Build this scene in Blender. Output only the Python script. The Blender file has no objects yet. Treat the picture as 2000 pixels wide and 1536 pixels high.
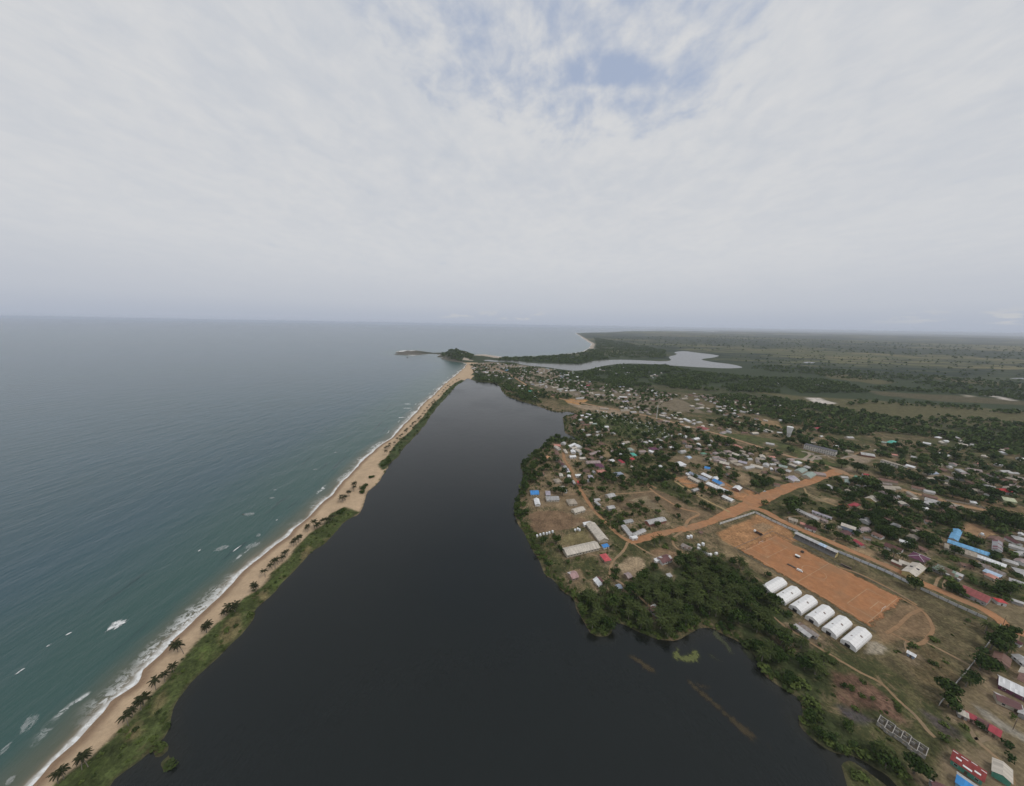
import bpy, math, random
import numpy as np
R = math.radians
sc = bpy.context.scene
COL = sc.collection
# ------------------------------------------------------------------ camera, sky, sun, exposure
CAM_H, F_PX, PITCH, ROLL = 240.0, 640.0, math.atan(133.0 / 640.0), R(1.0)
from mathutils import Matrix, Vector
_f = Vector((0, math.cos(PITCH), -math.sin(PITCH)))
_r0 = Vector((1, 0, 0)); _u0 = Vector((0, math.sin(PITCH), math.cos(PITCH)))
_r = math.cos(ROLL) * _r0 + math.sin(ROLL) * _u0
_u = -math.sin(ROLL) * _r0 + math.cos(ROLL) * _u0
cam = bpy.data.cameras.new('camera'); camo = bpy.data.objects.new('camera', cam); COL.objects.link(camo)
cam.sensor_width = 36.0; cam.lens = F_PX / 2000.0 * 36.0; cam.clip_start = 1.0; cam.clip_end = 200000.0
camo.matrix_world = Matrix(((_r.x, _u.x, -_f.x, 0), (_r.y, _u.y, -_f.y, 0), (_r.z, _u.z, -_f.z, CAM_H), (0, 0, 0, 1)))
sc.camera = camo

SUN_DIR = Vector((0.48, -0.28, 0.83)).normalized()          # towards the sun, high behind thin cloud
sun = bpy.data.lights.new('sun', 'SUN'); sun.energy = 1.15; sun.angle = R(14); sun.color = (1.0, 0.96, 0.9)
suno = bpy.data.objects.new('sun', sun); COL.objects.link(suno)
suno.rotation_euler = SUN_DIR.to_track_quat('Z', 'Y').to_euler()
world = bpy.data.worlds.new('World'); sc.world = world; world.use_nodes = True
vs = sc.view_settings
vs.view_transform = 'Standard'; vs.look = 'None'; vs.exposure = 0.0; vs.gamma = 1.0; vs.use_curve_mapping = False
try:
    sc.cycles.max_bounces = 5; sc.cycles.diffuse_bounces = 2; sc.cycles.glossy_bounces = 2; sc.cycles.transparent_max_bounces = 8
    sc.cycles.volume_bounces = 1
except Exception: pass

class NT:                                                    # small helper to write node trees
    def __init__(s, tree): s.t = tree; s.n = tree.nodes; s.l = tree.links; s.n.clear()
    def new(s, typ, **kw):
        n = s.n.new(typ)
        for k, v in kw.items():
            if k.startswith('i_'):
                key = k[2:]
                s.put(n.inputs[int(key)] if key.isdigit() else n.inputs[key.replace('_', ' ')], v)
            else: setattr(n, k, v)
        return n
    def put(s, sock, v):
        if hasattr(v, 'is_output'): s.l.new(v, sock)
        else:
            if isinstance(v, tuple) and len(v) == 3 and sock.type == 'RGBA': v = v + (1,)
            sock.default_value = v
    def math(s, op, a, b=None, c=None, clamp=False):
        n = s.n.new('ShaderNodeMath'); n.operation = op; n.use_clamp = clamp
        s.put(n.inputs[0], a)
        if b is not None: s.put(n.inputs[1], b)
        if c is not None: s.put(n.inputs[2], c)
        return n.outputs[0]
    def smooth(s, x, a, b):
        n = s.n.new('ShaderNodeMapRange'); n.interpolation_type = 'SMOOTHSTEP'
        s.put(n.inputs[0], x); s.put(n.inputs[1], a); s.put(n.inputs[2], b); return n.outputs[0]
    def mix(s, f, a, b, mode='MIX'):
        n = s.n.new('ShaderNodeMix'); n.data_type = 'RGBA'; n.blend_type = mode
        s.put(n.inputs[0], f); s.put(n.inputs[6], a); s.put(n.inputs[7], b); return n.outputs[2]
    def noise(s, vec, scale, detail=4, rough=.55, dist=0.0):
        n = s.n.new('ShaderNodeTexNoise'); s.put(n.inputs['Vector'], vec)
        n.inputs['Scale'].default_value = scale; n.inputs['Detail'].default_value = detail
        n.inputs['Roughness'].default_value = rough; n.inputs['Distortion'].default_value = dist
        return n.outputs['Fac']
    def mapping(s, vec, scale=(1, 1, 1), rot=(0, 0, 0), loc=(0, 0, 0)):
        n = s.n.new('ShaderNodeMapping'); s.put(n.inputs[0], vec)
        n.inputs['Scale'].default_value = scale; n.inputs['Rotation'].default_value = rot; n.inputs['Location'].default_value = loc
        return n.outputs[0]

HOLE_X, HOLE_Y = 0.17, 1.17                                  # where the cloud thins, on the cloud layer
def build_world():
    w = NT(world.node_tree)
    out = w.new('ShaderNodeOutputWorld'); bg = w.new('ShaderNodeBackground'); bg.inputs['Strength'].default_value = 0.1
    sky = w.new('ShaderNodeTexSky'); sky.sky_type = 'NISHITA'; sky.sun_disc = False
    sky.sun_elevation = math.asin(SUN_DIR.z); sky.sun_rotation = math.atan2(SUN_DIR.x, SUN_DIR.y)
    sky.altitude = 200; sky.air_density = 1.0; sky.dust_density = 2.0; sky.ozone_density = 1.0
    d = w.new('ShaderNodeTexCoord').outputs['Generated']
    sp = w.new('ShaderNodeSeparateXYZ', i_0=d)
    X, Y, Zc = sp.outputs
    zp = w.math('MAXIMUM', Zc, 0.0)
    den = w.math('ADD', zp, 0.12)
    cu = w.new('ShaderNodeCombineXYZ', i_0=w.math('DIVIDE', X, den), i_1=w.math('DIVIDE', Y, den), i_2=0.0).outputs[0]   # cloud layer seen in perspective
    big = w.noise(w.mapping(cu, (0.5, 0.34, 1), (0, 0, R(24)), (3.1, 1.7, 0)), 1.0, 6, .6)
    mid = w.noise(w.mapping(cu, (1.5, 1.0, 1), (0, 0, R(-30))), 2.2, 10, .66, .6)
    fine = w.noise(w.mapping(cu, (1.1, .9, 1), (0, 0, R(40))), 10.0, 6, .55, .2)
    # the thin place in the cloud deck ahead
    hx = w.math('SUBTRACT', w.math('DIVIDE', X, den), HOLE_X); hy = w.math('SUBTRACT', w.math('DIVIDE', Y, den), HOLE_Y)
    rot_x = w.math('ADD', w.math('MULTIPLY', hx, .92), w.math('MULTIPLY', hy, .39)); rot_y = w.math('SUBTRACT', w.math('MULTIPLY', hy, .92), w.math('MULTIPLY', hx, .39))
    r2 = w.math('ADD', w.math('MULTIPLY', w.math('MULTIPLY', rot_x, rot_x), 1.6), w.math('MULTIPLY', w.math('MULTIPLY', rot_y, rot_y), 3.4))
    hole = w.math('SUBTRACT', 1.0, w.smooth(r2, 0.0, 1.3))
    kx = w.math('SUBTRACT', hx, 0.12); ky = w.math('SUBTRACT', hy, 0.09)
    core = w.math('SUBTRACT', 1.0, w.smooth(w.math('ADD', w.math('MULTIPLY', w.math('MULTIPLY', kx, kx), 6.0), w.math('MULTIPLY', w.math('MULTIPLY', ky, ky), 40.0)), 0.0, 0.3))
    dens = w.math('ADD', w.math('ADD', w.math('MULTIPLY', big, 0.35), w.math('MULTIPLY', mid, 0.5)), w.math('MULTIPLY', fine, 0.6))
    dens = w.math('SUBTRACT', w.math('SUBTRACT', dens, w.math('MULTIPLY', hole, 0.3)), w.math('MULTIPLY', core, 0.2))
    cover = w.smooth(dens, 0.22, 0.6)
    lum = w.smooth(w.math('ADD', w.math('ADD', w.math('MULTIPLY', mid, 0.38), w.math('MULTIPLY', big, 0.3)), w.math('MULTIPLY', fine, .24)), 0.34, 0.6)
    lum = w.math('ADD', .62, w.math('MULTIPLY', w.math('SUBTRACT', lum, .62), w.math('ADD', .3, w.math('MULTIPLY', w.smooth(Zc, .1, .5), .6))))
    cloud = w.mix(lum, (5.55, 5.85, 6.35), (6.85, 6.88, 6.95))
    blue = w.mix(0.72, sky.outputs[0], (4.6, 5.3, 6.75))
    col = w.mix(w.math('MULTIPLY', cover, 0.97), blue, cloud)
    # greyer, bluer air towards the horizon and small bright cumulus banks just above it
    hz = w.math('SUBTRACT', 1.0, w.smooth(Zc, 0.0, 0.2))
    col = w.mix(w.math('MULTIPLY', hz, 0.93), col, (4.7, 5.05, 5.75))
    low = w.math('SUBTRACT', 1.0, w.smooth(Zc, -0.005, 0.06))
    col = w.mix(w.math('MULTIPLY', low, 0.8), col, (4.05, 4.5, 5.4))
    az = w.math('ARCTAN2', X, Y)
    cb = w.new('ShaderNodeCombineXYZ', i_0=w.math('MULTIPLY', az, 15.0), i_1=w.math('MULTIPLY', Zc, 75.0), i_2=0.3).outputs[0]
    puff = w.noise(cb, 1.0, 6, .6)
    band = w.math('MULTIPLY', w.smooth(Zc, 0.012, 0.02), w.math('SUBTRACT', 1.0, w.smooth(Zc, 0.026, 0.05)))
    azm = w.smooth(w.noise(w.new('ShaderNodeCombineXYZ', i_0=az, i_1=2.2, i_2=0.0).outputs[0], 2.1, 1), 0.5, 0.62)
    pf = w.math('MULTIPLY', w.math('MULTIPLY', w.smooth(puff, 0.52, 0.6), band), azm)
    col = w.mix(w.math('MULTIPLY', pf, 0.7), col, (5.9, 5.9, 5.9))
    w.l.new(col, bg.inputs[0]); w.l.new(bg.outputs[0], out.inputs[0])
build_world()

# ------------------------------------------------------------------ measured layout (metres; x right, y ahead, camera above the origin)
OCEAN = [(-60000,-3000),(-246,-3000),(-246.5,0),(-246.8,124.8),(-248.7,134.4),(-247.6,143.5),(-250.9,158.3),(-253.6,164.5),(-248.6,174.6),(-254.3,182.8),(-253.4,194.8),(-256.1,206.7),(-255.1,219),(-256,233.5),(-256.5,253.8),(-259.1,278.4),(-257.2,300),(-254.5,320.7),(-251.3,333),(-254.7,344.4),(-252.5,367.9),(-253.9,400.9),(-251.5,422.6),(-256.9,460.8),(-258.5,500),(-263.9,554.8),(-261.6,579.1),(-260.8,620.7),(-254.2,662),(-255,695.7),(-259.7,765),(-261.9,864.3),(-271,970.5),(-267.9,1080.9),(-274.4,1316.3),(-271.3,1553.7),(-271.4,1821),(-281.3,2016.5),(-313.1,2081.8),(-411.6,2172.4),(-499.4,2365.1),(-585.5,2621.1),(-604.2,2764.3),(-556.2,2827.2),(-437.7,2773.3),(-321.9,2604.2),(-236.1,2690.5),(-141.5,2572.4),(-74.1,2472.5),(34.2,2500.1),(156.2,2585),(334.8,2731.2),(568.8,2982.1),(685.2,3182.7),(870.6,3732.7),(1103,4622.7),(1217.7,5394.2),(1377.9,6470.9),(1703.2,8512.6),(2157.6,11516.2),(2877.7,12667),(5083.4,15558.5),(6719.5,19397.7),(10441.8,23662.9),(11690,22567.7),(13603.2,23175.7),(18838.8,30749.2),(24000,60000),(-60000,60000)]
ISLAND = [(-996.1,2813.7),(-982.5,2931.4),(-931.6,2973.2),(-877.9,2979.5),(-791.7,2803.6),(-725,2593.5),(-747.6,2479),(-825.5,2528.7),(-921.9,2672.8)]
CAUSEWAY = [(-785.9,2752),(-616.6,2761.7),(-576.6,2655.9),(-754.1,2639.1)]
LAGOON = [(-190,-3000),(-190,60),(-208.1,127.1),(-205,132.2),(-201.4,137.2),(-202.3,141.3),(-199.4,147.8),(-209.2,158.9),(-212.2,166.7),(-213.5,178.5),(-210.4,188.9),(-208.9,202.4),(-207.6,216.3),(-209.8,227),(-214.4,233.6),(-213.7,241.9),(-211.2,249.6),(-212.3,261.7),(-210,274.9),(-210.1,289.2),(-210,304.8),(-201.9,326.1),(-203.9,352.3),(-201.2,366.8),(-192.6,377.2),(-195.3,399.5),(-206.4,428.5),(-203.3,448.2),(-204.2,481.7),(-207.9,511.9),(-211.4,544.1),(-204.8,562.1),(-211,591.6),(-209.5,640.6),(-208.7,705.4),(-207.2,759.7),(-212.4,809.2),(-218.6,900.3),(-219.1,998.2),(-217.1,1118.7),(-223.4,1275.2),(-208.2,1391.8),(-201.6,1468.8),(-189.9,1448.4),(-158.8,1383.9),(-98,1363.3),(-58,1337.7),(-40.6,1208.2),(-20.9,1101.2),(48.9,1004.5),(92.4,948.8),(126.1,890),(159.3,909),(181.8,888.3),(178.7,872.1),(146.6,864.8),(137.2,849),(132.8,805.9),(124.5,738.6),(124.1,705.5),(148.1,686.1),(167.5,672.3),(155.3,666.9),(132.6,675.4),(113,677.7),(101.8,677.1),(77.7,663),(51,603.8),(22,546.7),(15.6,533.4),(20.7,503.4),(17.6,453),(7.7,424.4),(5.4,384.5),(11,361.3),(19.5,336.7),(26.5,311.7),(33.8,291.1),(34.5,277.9),(44.1,272.9),(48.7,259.9),(58.1,251.4),(58.9,241.3),(63,225.7),(65.9,215.4),(82.8,215.2),(84.4,229.2),(92.3,227.2),(102.8,220.9),(111.1,216.3),(120.6,212.9),(133.3,211.4),(150.5,221.8),(166,224.9),(172.4,218.4),(181.6,213.1),(183.6,206.2),(186.7,201.4),(183.8,194.2),(182.4,187.4),(186.9,179.6),(195,172.6),(189.6,164.5),(182.2,159.5),(181.8,153.6),(185.3,148.1),(193.2,143.7),(200,144),(206.1,139.2),(211.5,134.5),(211.3,130.6),(221.3,60),(230,-3000)]
RIVER = [(-220.7,2236.2),(-165.6,2296.3),(-108.1,2221.9),(31.2,2244.6),(115.6,2110.2),(286.3,2101.7),(429.9,2095),(497.2,2192.4),(575.6,2333.3),(776.3,2451.8),(910.2,2441.3),(1105.5,2367.9),(1198.7,2470.9),(1308.6,2775.8),(1530.3,3041.1),(1595.1,3286.1),(1830.3,3537.5),(1835.7,3306),(1904.9,3034.9),(1749.3,2810.8),(1475,2593.3),(1449.5,2405.6),(1524.6,2257.2),(1470.4,2057.6),(1305.3,2010.6),(1181.8,2043.3),(1000.3,2136.9),(829.4,2219.1),(635.6,2125.5),(471.4,1898.7),(377.5,1788.7),(303,1797.8),(179.8,1939.1),(71.9,1989),(-14,2189.2),(-104.2,2144.1)]
POND1 = [(2176.1,2468.3),(2311.4,2560.3),(2324.5,2508.7),(2237.6,2433.9),(2171.8,2423.9)]
POND2 = [(2684.6,1768),(2795.5,1806.5),(2967.4,1834.6),(2866.4,1770.4),(2733.4,1756.1)]
ISLET1 = [(189.1,139.6),(196.8,141.5),(201.5,137.6),(207,129.8),(183.8,118.3),(183.8,128.5)]
ISLET2 = [(-201.2,141.1),(-199.2,143.9),(-193.6,142.8),(-191,139.4),(-194.4,137.1)]
ISLET3 = [(-190.4,135),(-189.7,138.7),(-183.7,135.9),(-181.7,132.5),(-183.8,130.8)]
COVER = [([(-235.5,120.1),(-235,125),(-230.4,135.1),(-230.1,143.1),(-229.3,150.6),(-229.6,159.1),(-230.1,167.9),(-230.7,176.5),(-232.9,188.5),(-233.9,197.1),(-233.7,209.2),(-232.7,224.1),(-233.3,243),(-227.4,257.4),(-227.9,274.4),(-227.5,288.7),(-229.3,309.9),(-230,333.6),(-225,345.2),(-225.5,371.6),(-225,379.1),(-217.4,390.7),(-192.7,383.1),(-198.1,360.4),(-177.9,331.3),(-190.4,301.3),(-192,240.1),(-196.7,222.5),(-197.7,202.9),(-203.6,164.9),(-191.7,146.4),(-183.8,132.9),(-203,119)],(0.062,0.078,0.026),2.5),([(-228.8,526.4),(-224.8,551.9),(-230.1,606.8),(-231,657.7),(-229.1,711.5),(-230.3,781.8),(-231.9,825.6),(-238.8,959.8),(-237.8,1069.7),(-241.9,1209.9),(-235.3,1344.4),(-220.9,1417.3),(-194.2,1386.7),(-206.8,1077.8),(-210.4,841.8),(-199.8,702.2),(-205.1,594.5),(-203.6,534.9),(-211.2,503.8)],(0.05,0.066,0.026),2.5),([(-229.5,221.8),(-223,229.2),(-209.5,217.6),(-210.6,206.7),(-216,201.7)],(0.15,0.125,0.06),3),([(-226.2,164.6),(-225.2,170.6),(-216.5,164.7),(-215.7,156.3)],(0.15,0.125,0.06),3),([(-219.5,300.6),(-218.7,316.9),(-208.5,306.4),(-209.8,289.5)],(0.15,0.125,0.06),3),([(-226.5,250.4),(-221.7,256.3),(-213.1,247.8),(-214,237)],(0.15,0.125,0.06),3),([(-224.2,146),(-222.2,152.3),(-212.4,146.1),(-214.5,140.2)],(0.15,0.125,0.06),3),([(-224.9,190.8),(-224.4,200.4),(-215.5,194.7),(-214.5,185.6)],(0.075,0.1,0.028),3),([(-228,128.2),(-226.3,133.4),(-218.3,131.4),(-218.9,125.4)],(0.075,0.1,0.028),3),([(-221.4,262.4),(-220.4,282.1),(-211.2,272.2),(-210.4,253.6)],(0.075,0.1,0.028),3),([(938,1255),(1062.3,1190.1),(1273.3,1139),(1661.2,974),(1425.2,828.2),(1167.9,826.6),(1080.9,930.6),(1040.8,1012.5),(986.3,1101)],(0.1,0.092,0.044),15),([(1767.6,1911.1),(1889.3,1768.1),(1838.9,1553.8),(1689,1484.4),(1612.1,1651.4)],(0.1,0.092,0.044),15),([(2277.1,1812.4),(2414.9,1705.2),(2534,1513.3),(2350.9,1400.2),(2172.2,1602.1)],(0.1,0.092,0.044),20),([(1456.5,1310.5),(1774.9,1239.3),(1904,1124),(1824,1074.6),(1530.5,1126.9),(1395.9,1217.5)],(0.09,0.08,0.045),20),([(1191.8,777.8),(1324,765.6),(1248,718.7),(1176.9,750.4)],(0.11,0.105,0.055),8),([(1062.2,1159.6),(1101.7,1150.1),(1080.2,1059.8),(1043.8,1053.6),(1021.1,1080.9)],(0.52,0.47,0.42),3),([(1856.8,1255.3),(1882.8,1238.9),(1846.1,1175.1),(1797.5,1155.1),(1827.7,1207.7)],(0.52,0.47,0.42),3),([(1778.7,1277.5),(1771.8,1229.9),(1722.4,1208.1)],(0.34,0.3,0.24),5),([(22.5,380.4),(36.4,390.2),(60.4,393.4),(86.9,380),(100.3,369.2),(90.3,358.3),(58,350.3),(31.7,342.7),(25.3,358.5)],(0.175,0.115,0.07),3),([(61.3,339.8),(88.1,348.2),(104.5,352.6),(109.2,331.8),(89.6,327.7),(62.4,320.1),(54.6,325)],(0.17,0.14,0.07),3),([(44.8,452.4),(59,442.1),(91.2,454.1),(105,411.3),(112,383.1),(87.8,377.8),(60.4,393.4),(39.2,409.2)],(0.2,0.145,0.085),4),([(143,408.6),(182.6,440.5),(216.4,458.5),(237.2,429.3),(247.2,406.8),(268.8,393.8),(248.9,382.6),(229.4,370.9),(211.2,389.7),(203.3,418.5),(183.6,413.9),(149.4,396.2)],(0.17,0.122,0.074),4),([(167.5,422.8),(197,435.1),(203.7,395.4),(207.3,381.4),(196,385.7),(186,407.4)],(0.21,0.165,0.105),2),([(262.9,496),(295,504.7),(333.7,491.5),(347.9,463.2),(368.7,453),(349.9,433.1),(326.1,425.3),(311,441.9),(294.6,466.2),(271.9,460.5),(268.4,476.8)],(0.36,0.185,0.09),3),([(109.1,291.5),(123.1,303.8),(140.1,305.8),(142,296.7),(135.3,285),(123.6,274),(115.9,277.8),(112,285.9)],(0.31,0.235,0.15),2.5),([(56.4,281.8),(70.2,287.7),(75.3,275.5),(66.3,267.6),(58.2,271.2)],(0.24,0.17,0.1),3),([(151.2,315.7),(172.2,318.7),(185.1,310.9),(169.1,300.3),(154.9,298.5)],(0.24,0.155,0.09),3),([(140.9,283.8),(161.3,294.9),(172.8,281.1),(172.7,271.3),(152.7,276),(142.6,275.8)],(0.26,0.16,0.09),2.5),([(244.2,352.6),(235.6,312.1),(250,286.3),(260,260.9),(268.6,239.1),(272.5,201.4),(283.6,168.1),(325.6,189.4),(400.7,229.4),(384.6,269.7),(347.9,325.8),(330.6,387.4),(288.7,374.8)],(0.118,0.096,0.052),4),([(248,350.7),(325.5,389.6),(339.7,365.5),(336.8,339.8),(305.8,330.8),(263.8,312.8),(252.5,320.8),(246.5,333.7)],(0.34,0.185,0.09),4),([(297.5,364.3),(320.2,373.6),(325,363),(306,350.4)],(0.25,0.165,0.095),2),([(243.1,347.7),(244.7,333.7),(251.4,315),(263.2,290.2),(274.9,267.3),(282.6,244.6),(292.9,220.5),(298.8,211.1),(282.5,210.8),(275.8,228.4),(264.6,255.2),(252.7,276.3),(235.6,312.1)],(0.2,0.15,0.085),3),([(296,227.4),(351.3,251.5),(365.8,246.3),(353.9,226.2),(324.4,212.4),(313,216.4),(290.7,210.9)],(0.21,0.14,0.08),5),([(292.7,205.7),(320.3,212.3),(329,200.5),(317.2,185.9),(289.4,172.6),(283.7,182)],(0.125,0.095,0.05),5),([(279.8,215.8),(280.5,210.8),(271.5,204.1),(284.2,204.3),(291.8,207.7),(289.3,212.6)],(0.3,0.26,0.2),2),([(228.6,190.6),(244.4,188.8),(249.4,179.8),(253,170.5),(248.2,157.8),(241.6,160.4),(234.6,165.9),(218.4,166.2),(216.6,173)],(0.135,0.08,0.055),4),([(211.9,167),(224.4,166.3),(232,158.9),(224.5,156.4),(213.3,157.8)],(0.075,0.065,0.066),3),([(266.6,167.8),(272.9,162.2),(278.4,153.1),(272.7,150),(264.1,151.6),(262.8,158)],(0.075,0.062,0.056),3),([(285.1,166.6),(311.9,179.2),(347.3,190.5),(387.6,187),(272.6,115.9),(203.1,115.1),(257.7,145.5),(289,150.8),(290.4,158.4)],(0.185,0.145,0.085),5),([(307.8,169.9),(312.2,167),(312.8,157.4),(316.5,148.7),(309.6,148.1),(304.7,157.3),(303,164.1)],(0.3,0.27,0.22),3),([(276.8,153.1),(286.5,154.5),(284.6,150.2),(276.9,148.6)],(0.066,0.082,0.03),4),([(436.5,264.8),(448.8,253.5),(478.8,243.4),(431.9,214.4),(424.9,229.9),(418.8,242.1)],(0.17,0.135,0.08),4),([(540.9,425.5),(622.8,421.5),(731.7,399.6),(702.3,381.5),(625.5,402.4),(586.3,427)],(0.13,0.105,0.055),5),([(655.6,458.3),(689.3,448.9),(717.9,427.2),(752.7,412.6),(721.7,393.4),(671.2,410.1),(639.7,428.7)],(0.16,0.11,0.06),5),([(589.9,383.8),(594.7,372.9),(591.7,357.4),(563.5,344.1),(555.5,351.5),(556.6,361.4)],(0.29,0.18,0.1),3),([(377.7,324),(402.9,329),(401.9,316.4),(387.8,312)],(0.3,0.21,0.12),3),([(425.8,336.7),(433.8,328.1),(428.6,311.4),(421,319.3)],(0.26,0.18,0.1),3),([(170.8,1010.1),(222.7,986.9),(286.4,959.4),(333.7,887.5),(301.8,864.5),(248.9,903.7),(199,947.1)],(0.28,0.215,0.15),3),([(169.1,1053.3),(216.4,1080),(255,1059.9),(233.3,1021.8),(206.6,985.7),(175.7,1010.5)],(0.38,0.21,0.09),3),([(-268.5,1991.5),(-136.5,2124),(59.4,1987.2),(226.7,1821.8),(248,1580.8),(134.1,1420.7),(-1.4,1552.4),(-158.2,1653.8)],(0.2,0.165,0.115),6),([(-1.4,1552.4),(156.8,1423.1),(268.9,1206.3),(469.1,1176.7),(581.2,1100.9),(554.2,901.8),(429.5,950.9),(300.9,1041.2),(146.8,1149.4)],(0.17,0.14,0.095),6),([(629,585.4),(655.9,597.6),(674.8,603.5),(704.4,598.5),(695.6,589.5),(650.9,566.5),(640.5,568.3),(640,575.2),(635.4,582.1)],(0.27,0.215,0.155),3),([(577.1,535.4),(618.2,558.4),(605.8,540.7),(590,527.8)],(0.27,0.2,0.14),3),([(524,572.6),(578.8,617.4),(590.1,580.1),(587.6,552.7),(565.4,539.1),(557,564.8)],(0.075,0.09,0.03),3),([(232.1,576.5),(285.2,567),(326.6,593.1),(401.7,572),(472.8,541.6),(528.5,523.4),(475.4,502.3),(420.2,519.1),(365.4,543.6),(298.9,556.2)],(0.19,0.145,0.09),4),([(220.6,907.4),(278.9,858),(366.1,772.1),(355.8,696.9),(277,669.9),(214.9,724.8),(184.3,804.5)],(0.085,0.095,0.038),5),([(465.8,738.4),(534.2,723.7),(586.7,685.4),(603.6,605.4),(561.9,603.6),(525.7,663.5),(468.5,713.1)],(0.08,0.09,0.035),5),([(675,867.8),(705.8,835.8),(672,777.2),(642.2,787.9),(642.8,827.4)],(0.25,0.17,0.09),4),([(171.4,601.4),(188.8,610.2),(193,587.1),(182.2,569.6),(173.3,578.8)],(0.27,0.2,0.11),2),([(91.2,563.3),(104.6,559.2),(108.1,526.7),(109.5,497.5),(100.4,493.4),(97.4,526.3)],(0.24,0.17,0.095),2),([(58.7,240),(72.9,254),(120.2,268.8),(159,289.8),(187.2,315),(221,306.2),(232.9,291.6),(234.6,265.2),(241.6,238.6),(239.4,198.9),(206.5,171.3),(224.3,145.1),(228.2,138.4),(213.6,130.6),(185.3,148.1),(184.7,187.1),(183.9,218.4),(168.7,227.3),(120.3,213.7),(64.6,217)],(0.045,0.055,0.022),6),([(105.7,595.8),(121.4,574.1),(137.1,562.9),(131.9,555.8),(99.9,559),(92.9,575.2)],(0.24,0.175,0.105),4),([(97.1,465.5),(117.7,469.6),(117.9,459.8),(101.6,456)],(0.24,0.175,0.105),4),([(27.3,425.1),(45.4,416),(69.9,412.8),(64.6,399.7),(30,396.1)],(0.24,0.175,0.105),4),([(186.4,509.9),(196.1,500.8),(188.5,479),(179.8,477)],(0.24,0.175,0.105),4),([(240.7,538.5),(258.2,547.8),(236.8,517.8)],(0.24,0.175,0.105),4),([(391.2,528),(399.7,508.7),(378,472.4),(365.7,472),(367.7,492.7)],(0.24,0.175,0.105),4),([(430.6,521.5),(447.7,499.4),(437.5,491.8),(417.3,509.4)],(0.24,0.175,0.105),4),([(516.1,572.3),(525.5,550.2),(504.7,540.8),(500.7,553.5)],(0.24,0.175,0.105),4),([(459.4,439.7),(473.2,423.3),(453,417.3),(434.8,428.9)],(0.24,0.175,0.105),4),([(382.5,383.2),(403,365.3),(389.7,354.7),(378.8,366.7)],(0.24,0.175,0.105),4),([(421.2,329.8),(431.9,316),(422.7,313.5),(413.1,322.4)],(0.24,0.175,0.105),4),([(514.1,367.2),(500.1,342),(493.6,331.7),(488.4,334.1)],(0.24,0.175,0.105),4),([(588.4,490.4),(613,471),(598.9,461),(560.3,464.4)],(0.24,0.175,0.105),4),([(619.9,457.1),(634.9,439.8),(621.2,430.9),(602.9,443)],(0.24,0.175,0.105),4)]
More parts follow.
